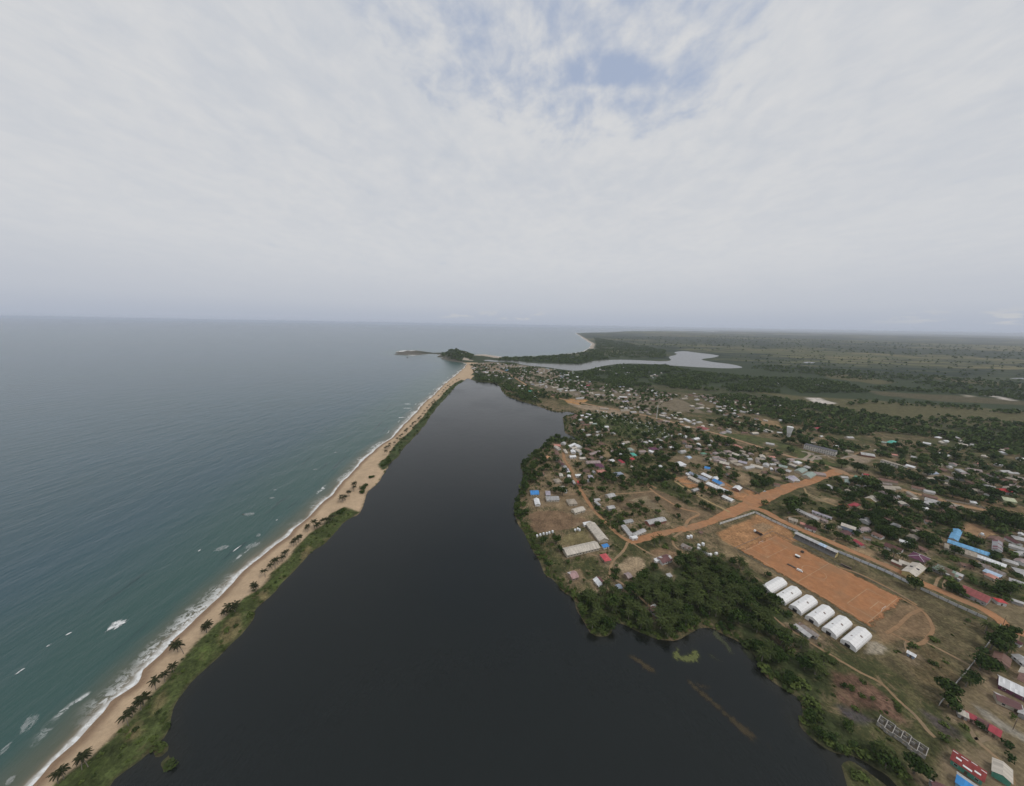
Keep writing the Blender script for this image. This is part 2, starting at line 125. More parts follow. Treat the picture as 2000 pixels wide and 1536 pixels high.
ROADS = [
('dirt_road','',[9,9,9,10,11,14,20,17,13,13,17],(0.38,0.195,0.1),[(135.7,330.7),(158.7,338.7),(185.9,349),(215.5,358.9),(255.6,373.8),(296,395.9),(354.3,429),(418,462.5),(473.9,486.1),(522.8,509.7),(573.2,533.2)]),
('dirt_road','',9,(0.34,0.215,0.13),[(568.6,515.2),(573.2,533.2),(562.5,560.5),(540.5,590.1),(520.7,628.3),(500.6,674.7),(475.3,724.2),(428.8,796.9),(386.5,849.8),(347.4,893.8),(278.5,958.8),(213.3,1020.3),(140.7,1097.9),(78,1228.9),(42.8,1372.5),(-27.5,1633.6),(-119.7,1864.4),(-222.4,1998.4)]),
('dirt_road','',9,(0.34,0.21,0.12),[(561.9,530.7),(573.1,515.4),(582.6,491.9),(604.1,467.5),(619.9,442.2),(634,424.5),(656.5,409.6),(701,384.8)]),
('dirt_road','',9.5,(0.38,0.195,0.1),[(327.3,409.4),(339.7,399.7),(349.8,370.1),(364.8,344.3),(378,321.5),(390.7,302),(399.6,282.3),(409.3,262.4),(417.1,249),(419.6,241.1),(416.1,231.1),(417,224.6),(428.4,212.2)]),
('dirt_road','',5,(0.34,0.19,0.1),[(137.4,329),(126.6,344.4),(118.4,369.8),(112.9,386.6),(108.5,411.4),(105.1,446.8),(102.8,488.1),(101,526.5),(98.1,559),(100.7,595.6)]),
('dirt_track','',2.6,(0.3,0.2,0.115),[(133.9,328.9),(124.7,315),(110.2,300.4),(102.5,288.5),(98.3,277.4)]),
('dirt_track','',2.2,(0.3,0.2,0.115),[(139.1,327.3),(148.8,314),(157.6,304.6),(160.3,292.7)]),
('dirt_track','',2.4,(0.3,0.2,0.115),[(206.8,351.5),(191.2,339.6),(184.5,326.7),(187.2,315),(191.4,307)]),
('dirt_track','',3.5,(0.33,0.2,0.11),[(221.2,457.1),(212.1,473.1),(212.6,447.5),(220.4,424.6),(231.1,402.5),(248.8,390.8),(227.2,375.2),(214.7,359.9)]),
('dirt_track','',2.5,(0.3,0.2,0.115),[(151.8,437.9),(183.1,442),(212.6,447.5)]),
('dirt_track','',3.5,(0.36,0.26,0.13),[(261,481.7),(267.7,452.5),(278,423.7),(288.2,403),(291.7,394.5)]),
('dirt_track','',2.8,(0.31,0.22,0.12),[(453.2,467),(441.4,446.4),(445,432),(455.3,416.1),(481.6,410.4),(499.4,401),(504,381.2)]),
('dirt_track','',2.4,(0.31,0.22,0.12),[(444.1,449.5),(450.8,422.6),(460.5,403.5)]),
('dirt_track','',2,(0.28,0.19,0.11),[(214.8,247.5),(223.6,238.2),(227.1,226.1),(238.9,206.7),(247.2,195.3),(251.9,188.9),(259.1,182.2),(258.9,172.7),(259.7,163.4),(257.9,155.4),(257.8,151.6)]),
('dirt_track','',2.4,(0.29,0.18,0.1),[(358.9,257.2),(361.8,243.1),(352.5,228.5),(338.7,219.1),(319.2,211.5),(309.8,220.8)]),
('dirt_track','',2.4,(0.29,0.18,0.1),[(363.8,244.7),(344.7,238.1),(321.3,226.5),(305.5,220.7)]),
('dirt_track','',2.2,(0.3,0.19,0.1),[(334.1,299.1),(351.8,285.3),(361,266.2),(364.5,249)]),
('dirt_track','',2.4,(0.3,0.2,0.115),[(281.2,150.6),(281.8,143.5),(281,138),(274.1,131.4)]),
('dirt_track','',2.6,(0.3,0.2,0.115),[(608.3,569.2),(642.9,589.7),(702,623.1),(741.3,638.6)]),
('gravel_road','',6,(0.26,0.22,0.18),[(532.2,582.4),(586.9,587.2),(589.4,617.9),(598,610.4)]),
('paved_path','',5,(0.33,0.27,0.21),[(546.9,575.9),(566,591.2),(583.7,604.6),(591.5,618),(582.4,621.6)]),
('paved_path','',4,(0.33,0.27,0.21),[(558.6,574.1),(588,597.1),(598.7,600.1),(609.1,600.6),(618.2,606.1),(612.1,593.2),(613.8,584.8)]),
('paved_path','',5,(0.33,0.27,0.21),[(629.2,586.6),(646.3,596),(663,601.7),(673.7,603.5),(665.5,617.4),(660.6,623.9)])]
PITCH = [(299.5,230.3),(356.1,256),(313,342.9),(258.8,319.3)]
HOUSES = [
(89.5,389.6,27,17.3,9.7,3.2,'gable','cream','cream','long cream-roofed block with a row of dark windows above the bare brown field','the cream block above the brown field'),
(84.5,409.6,11,12.4,13.1,2.9,'hip','tan','cream','',''),
(58.6,417.8,6,18.4,11.6,3,'gable','grey','cream','wide grey-roofed house with white awning row near the lagoon bank','the wide grey lakeside house'),
(54.2,432.3,-93,12.4,7.2,2.9,'hip','lavender','white','',''),
(36.8,408,-86,15.8,7.7,2.9,'gable','white','white','narrow white tin-roofed house just below the blue roof by the lagoon',''),
(34.7,432.9,6,12.5,12.4,3,'gable','blue','cream','bright blue-roofed house among dark trees at the lagoon edge','the bright blue lakeside roof'),
(73.1,471.3,18,9.7,12.1,2.9,'hip','tan','cream','',''),
(81.5,490.6,-90,11,6.1,2.9,'gable','cream','cream','',''),
(76.8,450.6,8,7.2,7,2.9,'gable','cream','cream','',''),
(107.4,468.1,7,9.9,8.2,3,'gable','red','pink','small bright red house with a white end beside the narrow dirt road','the small bright red house'),
(123,474.9,30,7.4,4.4,2.9,'gable','white','white','',''),
(128.3,486.7,-91,11.7,7.8,2.9,'hip','lavender','grey','',''),
(109.3,490.9,8,9.9,5.7,2.9,'shed','white','white','',''),
(151.9,507.3,9,16.3,11.3,3,'hip','salmon','orange','salmon-pink hipped roof over orange walls west of the clearing','the salmon hipped house'),
(152.1,530,10,16.2,15.6,3,'hip','purple','cream','dark purple hipped roof directly behind the salmon house','the dark purple hipped roof'),
(145.7,544.9,7,25.8,12.1,2.9,'gable','pinkgrey','cream','',''),
(66.5,563.7,46,12.2,8.8,2.8,'hip','orange','cream','small orange hipped roof standing alone in the trees by the lagoon','the lone small orange roof'),
(123.1,628,49,23.9,7,2.9,'gable','white','white','',''),
(104.8,594.5,-86,19.4,5.6,2.9,'hip','cream','cream','',''),
(119.3,593.6,-92,12.9,9.1,2.9,'gable','white','white','',''),
(113.8,569.3,14,12.2,9.7,2.9,'gable','white','white','',''),
(130.1,561.7,8,11.8,10.7,2.9,'gable','cream','cream','',''),
(131.7,579.8,-100,8.8,5.2,2.9,'gable','white','white','',''),
(84.1,555.8,-93,10.8,6.2,2.9,'gable','cream','grey','',''),
(87,543.5,-93,10.3,6.1,2.9,'gable','rust','grey','',''),
(90,532.8,-93,10,5.9,2.9,'gable','maroon','grey','',''),
(92.7,521.5,-94,9.6,5.8,2.9,'gable','grey','grey','',''),
(94.9,510.6,-94,9.3,5.7,2.9,'gable','lavender','grey','',''),
(95.7,500,-94,8.9,5.6,2.9,'gable','white','grey','',''),
(94,487.6,-95,8.5,5.5,2.9,'gable','white','grey','',''),
(125.8,509.4,7,10.8,12.5,2.9,'gable','brown','tan','',''),
(92.7,624.7,-9,13.9,11.3,2.9,'gable','salmon','tan','',''),
(86.5,583.8,-90,21.3,8.1,2.9,'gable','rust','tan','',''),
(49.5,495.7,2,10.1,9.3,2.9,'gable','rust','grey','',''),
(137.9,505.1,-82,6.8,4.6,2.9,'gable','grey','grey','',''),
(160.2,632.8,13,8,5.9,2.9,'gable','white','white','',''),
(80.5,439.8,11,4.8,5.4,2.9,'shed','white','white','',''),
(120.5,416.5,15,8.8,5.7,2.9,'gable','lightgrey','cream','',''),
(119.2,406.7,-69,11.8,4,2.9,'gable','lightgrey','cream','',''),
(97.8,467,-84,10.9,4,2.9,'gable','lightgrey','grey','',''),
(299.6,542.1,-73,15.3,12.8,3.2,'shed','white','white','large flat brilliant white roof standing alone in green bushes','the large flat white roof'),
(330,574,28,9.9,9.6,3,'gable','lightblue','cream','pale blue-roofed house behind the flat white roof','the pale blue roof'),
(370.1,594.9,16,11,12.1,2.9,'hip','green','cream','',''),
(339.4,653.7,16,9.7,9.5,2.9,'gable','white','white','',''),
(341.3,642.1,-78,12.6,7.4,2.9,'gable','white','white','',''),
(282.5,614.8,12,17.3,12.2,2.9,'hip','purple','white','',''),
(272,600.6,40,7.9,9.7,2.9,'shed','white','white','',''),
(231.6,583.9,-84,14,8.8,3,'hip','teal','cream','bright teal-green hipped roof between trees in the old quarter','the bright teal hipped roof'),
(235.7,610.1,-83,13.6,9.6,2.9,'hip','greygreen','cream','',''),
(225.5,602.7,25,10.6,11.4,2.9,'gable','cream','cream','',''),
(221.9,563.2,27,8.4,9.3,2.9,'hip','red','pink','',''),
(197.8,549.9,-80,15.1,7.1,3,'hip','crimson','cream','crimson hipped roof in front of the teal one','the crimson roof in the old quarter'),
(210,525.5,-76,10.9,4.2,2.9,'gable','cream','cream','',''),
(246.9,524.6,-79,10.3,6.5,2.9,'gable','cream','cream','',''),
(260.7,530.1,-85,10.3,6.2,2.9,'gable','white','white','',''),
(176.8,499.9,14,14.2,9.9,3,'hip','bluegrey','bluegrey','blue-grey hipped house with blue walls beside a tan yard','the blue-grey walled house'),
(143.1,428.6,25,13.1,9.2,2.9,'gable','lightgrey','cream','',''),
(134.3,397.4,18,10.3,7.6,2.9,'gable','lightgrey','grey','',''),
(253.6,599.8,13,14.6,9.7,2.9,'gable','pinkgrey','cream','',''),
(300.7,587.5,25,13.6,10.7,2.9,'gable','rust','cream','',''),
(212.3,618.6,-104,11.5,6.5,2.9,'gable','orange','cream','',''),
(238.9,648.4,33,18,9.3,2.9,'gable','olive','cream','',''),
(292.6,483.1,-70,20.1,8.8,3.2,'gable','cream','cream','long cream classroom block nearest the tan yard of the school compound','the long cream classroom block'),
(302,501.5,-68,16.8,8,2.9,'gable','bluegrey','cream','',''),
(292.6,502.3,-82,8,5.5,2.9,'gable','white','white','',''),
(255,494.9,-118,8.4,5.7,2.9,'gable','lightgrey','grey','',''),
(275.8,450.2,27,13,5.1,2.9,'gable','lightgrey','grey','',''),
(309,486.7,-63,14.8,11.6,3.2,'gable','bluegrey','cream','blue-grey roofed classroom block inside the school compound',''),
(321.5,497.6,-69,17.2,9.6,2.9,'gable','white','cream','',''),
(329.2,488.7,-140,11.4,8.2,2.9,'gable','white','white','',''),
(325.6,475.2,-73,15.1,10.5,3.2,'gable','blue','white','vivid blue roof with white edging in the middle of the school compound','the vivid blue school roof'),
(315,455.6,-64,36,11.3,3.2,'gable','white','cream','very long white-roofed classroom block beside the wide orange road','the very long white school block'),
(342.9,456.6,-140,13.8,9.7,3.4,'gable','white','rust','white gabled hall with brown walls on the orange school yard','the white gabled school hall'),
(309.5,425.9,-65,14.5,8.7,3,'gable','white','cream','white roof beside a round tree at the edge of the wide orange road','the white roof by the road edge'),
(382.6,550.5,-39,15.1,11.6,2.9,'gable','cream','rust','',''),
(378.2,533.3,-7,6.3,5.8,2.9,'shed','lightgrey','grey','',''),
(425.8,607.1,3,13.6,13.7,2.9,'hip','pinkgrey','cream','',''),
(464.2,635.9,-80,15,12.1,3,'gable','salmon','cream','salmon-roofed house right on the straight dirt road','the salmon house on the straight road'),
(491.6,582.9,-7,11.6,8.3,2.9,'gable','salmon','cream','',''),
(339.1,528.4,-35,8.6,9.5,3,'gable','blue','white','small blue-roofed house behind the school compound','the small blue roof'),
(363,568.5,5,11.1,9.7,2.9,'gable','cream','cream','',''),
(376.2,561.9,9,10.6,12.9,2.9,'hip','pinkgrey','cream','',''),
(419.1,555.6,-41,13.2,10.1,2.9,'gable','lavender','cream','',''),
(440.3,570.9,12,11.6,8.3,2.9,'gable','lightgrey','cream','',''),
(432.2,538.7,-44,17.9,9.9,2.9,'gable','cream','cream','',''),
(414.7,534.2,20,21.5,8.2,2.9,'gable','lightgrey','cream','',''),
(450.2,560.5,-121,16.8,7.1,2.9,'gable','rustgrey','cream','',''),
(466.9,548.9,5,10.8,7.2,2.9,'gable','lightgrey','cream','',''),
(479.3,540.2,-42,12.2,10.3,3,'gable','greygreen','cream','pale green long roof facing the straight dirt road','the pale green long roof'),
(521.5,559.6,23,12.7,9,3,'hip','white','white','gleaming white square roof on the verge of the straight dirt road','the gleaming white square roof'),
(452.4,494,-11,11.8,9.8,2.9,'gable','lavender','cream','',''),
(457.3,488,-4,9.5,7.4,2.9,'gable','lightgrey','cream','',''),
(414.7,472.1,-21,8.6,6,2.9,'gable','rust','cream','',''),
(428.1,515.4,2,8,7.8,2.9,'gable','rust','tan','',''),
(450.6,529.1,-119,9.6,4,2.9,'gable','white','grey','',''),
(361.8,505.4,9,7.7,8,2.9,'gable','rust','white','',''),
(617.8,620,-57,48.8,26,9.5,'flat','darkgrey','whitewash','long three-storey government block with window rows and dark roof facing lawns','the long government block'),
(692.9,602.4,-32,19.5,14.2,3.6,'gable','lightgrey','rust','light roofed hall at the far side of the paved yard','the hall by the paved yard'),
(676.1,622.2,-21,13.6,10.3,2.9,'gable','tan','cream','',''),
(569,494.4,-67,15.5,16.1,3.4,'gable','green','cream','long dull green roof beside the road east of the junction','the long dull green roof'),
(538.4,486.1,-133,17.6,6.1,2.9,'gable','greygreen','cream','',''),
(547.6,501.2,-8,10.5,8.9,2.9,'gable','lightgrey','cream','',''),
(595.4,512.5,-29,7.6,8.3,2.9,'gable','crimson','white','',''),
(601.5,493.1,-41,7.9,9.8,2.9,'gable','rust','cream','',''),
(592.9,479.8,-20,13.6,6.1,2.9,'gable','rustgrey','cream','',''),
(611.7,489.6,0,7.8,5.5,2.9,'gable','lightgrey','cream','',''),
(579.9,467.2,-21,16.8,11.8,2.9,'gable','tan','cream','',''),
(521.8,432,-156,20.8,12.1,3.2,'gable','cream','yellow','cream-roofed hall with yellow walls on open grass','the yellow-walled hall'),
(459.8,411.5,-4,8,8.6,3,'hip','orangered','cream','orange-red hipped roof next to the crimson one','the orange-red hipped roof'),
(476,413.9,23,18.2,7.5,3,'hip','crimson','cream','crimson hipped roof at a grassy crossing of tracks','the crimson roof at the tracks'),
(487.5,403.5,-8,7.4,6,2.9,'gable','rust','cream','',''),
(457.3,391.4,2,5.6,4.7,2.9,'gable','lightgrey','white','',''),
(497.9,525.2,-149,24.9,11.4,2.9,'gable','greygreen','cream','',''),
(496.4,507.7,-148,27,13.8,2.9,'gable','greygreen','cream','',''),
(517.9,512.9,-20,15.4,15,2.9,'gable','pinkgrey','cream','',''),
(454.2,492.3,-145,21.4,12.1,2.9,'gable','lavender','cream','',''),
(494.5,469.9,2,5,5.8,2.9,'shed','lightgrey','grey','',''),
(493.8,462.7,22,12.2,4.8,2.9,'shed','lightgrey','grey','',''),
(540.3,472,9,7.2,5.8,2.9,'gable','lightgrey','cream','',''),
(744.2,650.6,-48,9.6,14.3,2.9,'gable','tan','cream','',''),
(738.1,625.6,-58,9.5,11.5,2.9,'gable','tan','cream','',''),
(677.9,647.5,11,10.7,6.2,2.9,'shed','white','grey','',''),
(388.9,388.5,-72,27,7.4,3,'gable','lightgrey','cream','long light grey row house stepping down towards the stadium road','the long light grey row house'),
(396.3,380.8,-61,19.2,6.2,2.9,'gable','pinkgrey','cream','',''),
(408.1,388.6,-55,19.8,5.2,2.9,'gable','lavender','white','',''),
(367.3,359.2,-51,10.6,9.6,2.9,'gable','maroon','white','',''),
(364.3,367.4,-35,5.4,6.4,2.9,'gable','salmon','tan','',''),
(359.6,375.8,-41,9.1,8.6,2.9,'gable','tan','cream','',''),
(411.6,358.1,-52,13,9.5,6,'gable','cream','bluegrey','two-storey blue-grey house under a cream roof opposite the grandstand','the two-storey blue-grey house'),
(398.7,348.5,-152,13.2,8.4,3,'gable','maroon','white','maroon-brown roof with pale ridge below the two-storey house','the maroon roof opposite the grandstand'),
(405.2,361.2,-22,5.4,5.3,2.9,'gable','cream','cream','',''),
(397.2,330.9,-94,10.8,5.6,3,'gable','crimson','cream','cream house with a crimson front slope across the road from the grandstand','the crimson-fronted cream house'),
(417.7,341.7,-14,6.8,4.1,2.9,'gable','rust','white','',''),
(389.3,361,-22,4.5,4.2,2.9,'shed','lightgrey','grey','',''),
(434.6,374.1,-18,6.4,6,2.9,'gable','pinkgrey','white','',''),
(483.6,379.9,-46,6.2,7.1,2.9,'gable','rust','white','',''),
(427.9,323.6,-64,13.3,11.2,3.2,'gable','maroon','white','white-walled house with patchy maroon roof on a bare sandy yard','the white house with patchy maroon roof'),
(453.2,334.3,-55,9.1,6.8,2.9,'gable','white','cream','',''),
(436.9,308,-155,16.1,12.2,3.4,'hip','purple','tan','purple hipped roof with white ridge lines behind the yellow hall','the purple roof with white ridges'),
(459.6,322.6,-76,7.3,8,2.9,'gable','rust','tan','',''),
(408.3,288.6,-154,29.4,9.8,4.5,'gable','cream','yellow','big cream-roofed yellow hall with a dark roof hatch beside the orange road','the big yellow hall'),
(412.4,299.8,-50,8.3,7.6,2.9,'gable','cream','cream','',''),
(404.5,300,-65,7.5,5,2.9,'gable','cream','brick','',''),
(530.6,349.2,-148,37.4,7.1,3.4,'gable','skyblue','cream','short wing of the sky-blue roofed L-shaped school','the short sky-blue wing'),
(513.5,325.2,-55,29.3,10.6,3.4,'gable','skyblue','cream','long wing of the sky-blue roofed L-shaped school','the long sky-blue wing'),
(498.8,321.6,-49,21.7,12.8,3,'gable','tan','cream','long tan roof running parallel to the sky-blue school wing','the long tan roof'),
(509.6,305.4,-60,19.2,8.3,3,'gable','white','grey','very long narrow white roof east of the sky-blue school','the very long narrow white roof'),
(493,292.8,-73,16.9,8.6,2.9,'gable','rustgrey','cream','',''),
(484.2,286.3,-69,10.3,7.1,2.9,'shed','lightblue','pink','',''),
(478.5,282.8,13,7.8,6.9,3,'hip','salmon','cream','salmon roof tucked below the pale blue shed','the salmon roof by the pale blue shed'),
(551.1,329.2,-146,29.3,7.1,4,'gable','stripe','white','white house with a maroon and silver striped tin roof','the striped tin roof house'),
(441.6,287.6,-66,18.3,15,3.4,'gable','camo','grey','long ruined-looking roof patched in green and rust tin','the patched green and rust roof'),
(429.1,258.5,-66,15.4,15.3,4,'gable','dullred','grey','large dull red roof close to the end of the orange road','the large dull red roof'),
(442.1,252.1,-21,6.7,5.8,3.4,'hip','red','white','small vivid red roof joined to the large dull red one',''),
(474.3,298.5,-26,9.1,6.4,2.9,'gable','rust','tan','',''),
(586.1,340.1,-106,13.4,6.6,2.9,'gable','maroon','white','',''),
(615.5,353.9,-150,7.3,4.2,2.9,'gable','white','white','',''),
(458.1,252.2,-44,6.6,4.4,2.9,'gable','lightgrey','grey','',''),
(499.3,361.6,-56,8.6,6.4,2.9,'gable','rust','white','',''),
(532.6,376.7,-39,7.2,6.8,2.9,'gable','rust','white','',''),
(604.2,427.5,-56,17.9,11.1,2.9,'gable','lightgrey','white','',''),
(541.9,411.3,-38,9.2,8,2.9,'gable','rust','white','',''),
(567.4,408.7,9,7.9,4.2,2.9,'gable','white','white','',''),
(586.2,402.5,-13,7.5,7.6,2.9,'gable','rust','tan','',''),
(620.4,403.8,5,8.7,9,2.9,'gable','brown','white','',''),
(621.8,401.9,-49,6,6.5,2.9,'gable','tan','cream','',''),
(717.5,450.9,-11,10.2,11.2,2.9,'gable','rust','white','',''),
(713.8,463.8,-15,12.3,12.7,2.9,'gable','tan','cream','',''),
(814.3,539.4,-33,16.6,17.6,2.9,'gable','pinkgrey','cream','',''),
(864.7,567.6,11,23.6,8.5,2.9,'gable','salmon','cream','',''),
(861.5,535.7,2,17.3,9.8,2.9,'gable','lightgrey','cream','',''),
(867.4,529.8,-9,15.3,7,2.9,'gable','lightgrey','cream','',''),
(900.8,676,-51,11.9,26,2.9,'gable','white','white','',''),
(963.7,694.2,-3,9.6,9,2.9,'gable','white','white','',''),
(993.3,673.6,-23,10.6,9.6,2.9,'gable','lightgrey','white','',''),
(609.5,491.1,-39,20.4,9.8,2.9,'gable','rust','cream','',''),
(587.1,469,-3,27.4,8.6,2.9,'gable','tan','cream','',''),
(629.5,467.7,-43,14,9.6,2.9,'gable','rust','cream','',''),
(633.4,457.4,-36,11.6,7.6,2.9,'gable','lightgrey','white','',''),
(615,441.6,-37,14.1,8.6,2.9,'gable','rust','tan','',''),
(594.4,445.6,-114,19.5,5.7,2.9,'gable','tan','cream','',''),
(716.3,550,-73,11.8,11.1,2.9,'gable','white','cream','',''),
(702.3,548,-61,7.2,16.3,2.9,'gable','grey','cream','',''),
(775,594.2,-56,8.8,16.3,2.9,'gable','lightgrey','cream','',''),
(748.7,605,-24,8.9,13,2.9,'gable','salmon','cream','',''),
(853.7,609.5,-85,15.5,11.3,2.9,'gable','white','cream','',''),
(984.1,596.2,-27,11.4,11.4,2.9,'gable','white','white','',''),
(896.4,566.7,-10,8,7.9,2.9,'gable','white','white','',''),
(788.3,552.2,-19,4.6,8.2,2.9,'gable','lightgrey','white','',''),
(690.6,503,2,10.7,8.8,2.9,'gable','tan','cream','',''),
(717.7,522.6,10,22.3,9.4,2.9,'gable','bluegrey','cream','',''),
(696,484.5,-40,7.7,11.2,2.9,'gable','tan','cream','',''),
(781.1,561.9,-2,8,8.6,2.9,'gable','tan','cream','',''),
(758.6,523.4,-27,4.5,7.3,2.9,'gable','lightgrey','cream','',''),
(808.7,678.1,-27,9.7,11.4,2.9,'gable','greygreen','cream','',''),
(765,487.8,-15,4.7,5.8,2.9,'gable','tan','cream','',''),
(766.4,462.3,-31,6.5,10.7,2.9,'gable','tan','white','',''),
(688.8,557.1,-76,27.4,6.2,6.5,'flat','tan','whitewash','two-storey cream terrace with square windows right of the paved yard','the two-storey cream terrace'),
(754.8,462.4,2,13.8,12.2,4,'hip','red','grey','scarlet hipped roof standing beyond the far eastern road','the scarlet roof beyond the road'),
(721,436.7,-31,12.2,21.5,3.2,'gable','palegreen','palegreen','pale yellow-green house in front of the scarlet roof','the pale yellow-green house'),
(825.1,675.9,29,24.4,15.4,4,'hip','teal','cream','teal hipped roof in the forest edge beyond the government block','the teal roof at the forest edge'),
(659.6,427.5,-40,6.2,6,2.6,'shed','white','white','single white container-like shed on open grass by the eastern road','the white container shed'),
(344.5,178.5,-53,12.6,11.5,3.4,'gable','white','purple','long white-roofed house with purple walls at the right edge','the purple-walled white-roofed house'),
(364.1,186.9,-154,8.8,4.5,6,'gable','cream','pink','tall pink-walled house behind the purple-walled one',''),
(328,170.1,-41,10.2,7.7,3,'gable','patchmaroon','cream','rusty maroon roof with silver patches on the sandy yard','the maroon roof with silver patches'),
(289.1,163.3,-44,4.5,6.1,3,'gable','cream','grey','cream end section of the long patchwork row house',''),
(291.9,161.3,-44,4.5,5.1,3,'gable','crimson','pink','faded red section of the long patchwork row house',''),
(294.8,157.7,-49,5.2,5.6,3,'gable','patchmaroon','cream','maroon middle section of the long patchwork row house','the long patchwork row house'),
(296.3,153.9,-60,4.5,7.3,3,'gable','crimson','tan','pinkish red far section of the long patchwork row house',''),
(257.1,137.1,-60,11.4,9.2,3.4,'gable','darkred','greenwall','large dark red roof with white patches over green walls near the corner','the large dark red roof'),
(246,129.3,-57,7.4,8.3,3.2,'gable','bluesplit','bluewall','house with one vivid blue and one silver slope at the bottom edge','the blue and silver roof'),
(272.9,135,34,10.6,6.7,3.6,'gable','cream','greenwall','broad cream gable over green walls nearest the right corner','the broad cream gable'),
(230.1,128.4,-26,6.8,4.2,3,'gable','patchmaroon','grey','grey and rust patched roof cut by the bottom edge',''),
(328.7,163.6,-154,6.7,4,2.9,'gable','lightgrey','grey','',''),
(398.2,213.2,-73,6.3,5.1,2.9,'gable','maroon','white','',''),
(102.2,343.4,-76,33.4,12.2,3.4,'gable','cream','cream','long cream school block slanting towards the bend of the dirt road','the slanting cream school block'),
(95,359.9,19,11.3,4.7,2.9,'shed','white','white','',''),
(77.7,313.3,19,40.7,12.3,3.6,'gable','cream','cream','long cream school block beside the lagoon end of the schoolyard','the lakeside cream school block'),
(105.6,318.9,22,7.9,4.6,2.6,'shed','blue','white','tiny blue roof between the school block and the road bend','the tiny blue roof'),
(100.4,300,-74,10.8,7.8,3,'hip','coral','tan','small coral-red hipped roof on a bare patch below the school','the small coral-red roof'),
(139.5,346.6,-81,20.6,6.6,2.9,'gable','lightgrey','cream','',''),
(151.5,343.5,31,20.7,6,3,'gable','lightgrey','cream','pale L-wing roof beside the road bend','the pale roofs at the road bend'),
(143,334.2,10,7.4,4.2,2.9,'shed','white','white','',''),
(146.5,365.9,19,12.8,6.5,2.9,'gable','grey','cream','',''),
(181.5,367.4,20,27.2,8.8,3.4,'gable','lightgrey','brick','light patched roof over brick walls on the open ground','the patched roof on open ground'),
(62.2,274.8,22,8,9.6,3,'gable','patchpink','tan','pink and white patched roof on the point by the lagoon','the patched pink lakeside roof'),
(85.5,266.4,-68,9.8,8.4,3,'gable','maroonsplit','cream','brown house with one white slope near the grove','the brown house with a white slope'),
(115.6,275.5,23,5.9,7.2,2.9,'gable','pinkgrey','tan','',''),
(102.1,261.1,23,5,5.9,2.9,'gable','bluegrey','grey','',''),
(161.8,299.5,23,14.9,9.1,3,'gable','patchmaroon','white','maroon tin roof with white strips beside the dark grove','the maroon roof by the grove'),
(152.9,297.7,23,5.2,4,2.9,'shed','white','white','',''),
(126.1,234.7,-57,10.2,6.8,3,'gable','brown','grey','brown roof nearly swallowed by the palm grove','the brown roof in the grove'),
(125.7,239,27,5.3,4,2.9,'shed','white','grey','',''),
(155.9,276.4,17,5,4,2.9,'shed','lightgrey','grey','',''),
(195.2,319,-49,10.4,7.2,2.9,'gable','rustgrey','cream','',''),
(235.9,219.2,-69,11.5,4.5,2.6,'shed','lightgrey','grey','long pale shed in the bushes below the white tents','the long pale shed below the tents'),
(241,219.7,-65,13.1,4,2.9,'shed','rustgrey','grey','',''),
(216.8,210.7,-58,6.5,4.1,2.9,'gable','patchmaroon','grey','',''),
(302.6,201.6,-59,4.7,4,2.6,'gable','white','bluegrey','small white-roofed cabin alone on the brown field past the tents','the white cabin on the brown field'),
(459.8,825,-84,28,9.9,3,'gable','white','white','',''),
(446.1,871.8,11,19.3,16.5,3,'gable','white','cream','',''),
(452.8,929.4,4,4.5,26,3,'gable','lightgrey','cream','',''),
(425.6,763.1,3,12.9,10.1,3,'gable','cream','cream','',''),
(585.5,809.2,-52,29.9,13.8,3,'gable','cream','brick','',''),
(611.6,792.2,-2,24.1,13.8,3,'gable','cream','cream','',''),
(570.1,802.7,-6,13.7,26,3,'gable','crimson','cream','',''),
(473.5,900.6,15,14.1,26,3,'gable','tan','cream','',''),
(666.7,959.6,20,21.9,11.4,3,'gable','white','cream','',''),
(464.2,630.7,-38,8.7,11.2,3,'gable','salmon','cream','',''),
(408.7,641.6,16,6.6,6.3,3,'gable','lightgrey','cream','',''),
(362.3,634.1,-12,11.6,12.5,3,'gable','pinkgrey','white','',''),
(595.3,1007.3,-70,28,10.6,3,'gable','tan','cream','',''),
(587.9,1094.2,21,28.1,12.4,3,'gable','tan','cream','',''),
(670,1137.4,16,22.5,18.1,3,'gable','pinkgrey','cream','',''),
(401.9,679.8,26,16.9,9.3,3,'gable','white','white','',''),
(381.3,706.8,43,5.6,14.1,3,'gable','white','white','',''),
(397.5,807,14,12.5,26,3,'gable','pinkgrey','cream','',''),
(381.9,811.4,14,12.4,20.2,3,'gable','rust','cream','',''),
(224.9,1066.2,13,26.3,26,3,'gable','lightgrey','cream','',''),
(279.7,1158.4,36,54.3,26,3,'gable','tan','cream','',''),
(222.7,1197.9,32,33.2,26,3,'gable','lightgrey','cream','',''),
(338.3,1106.6,56,74.8,21.7,3,'gable','tan','cream','',''),
(322.2,1046.5,42,48.9,14.8,3,'gable','tan','cream','',''),
(380.8,1097.4,-9,34,21.6,3,'gable','white','crimson','',''),
(365.2,1031,21,51.4,26,3,'gable','lavender','cream','',''),
(272.3,934.2,-11,23.5,19.3,3,'gable','tan','cream','',''),
(326.8,917.7,4,30.7,17.3,3,'gable','tan','cream','',''),
(342.8,897.6,4,18,13.8,3,'gable','lightgrey','cream','',''),
(178,812.5,27,11.6,15,3,'gable','white','white','',''),
(150.6,767.2,-100,19.2,11.2,3,'gable','cream','cream','',''),
(225,755,11,16,9.6,3,'gable','white','white','',''),
(220.6,731.1,3,13.5,15.1,3,'gable','pinkgrey','cream','',''),
(203.9,776.4,24,12.4,17.8,3,'gable','greygreen','cream','',''),
(197.5,714.3,21,12.4,12.8,3,'gable','lightgrey','cream','',''),
(199.8,839.4,17,10.8,8.9,3,'gable','white','white','',''),
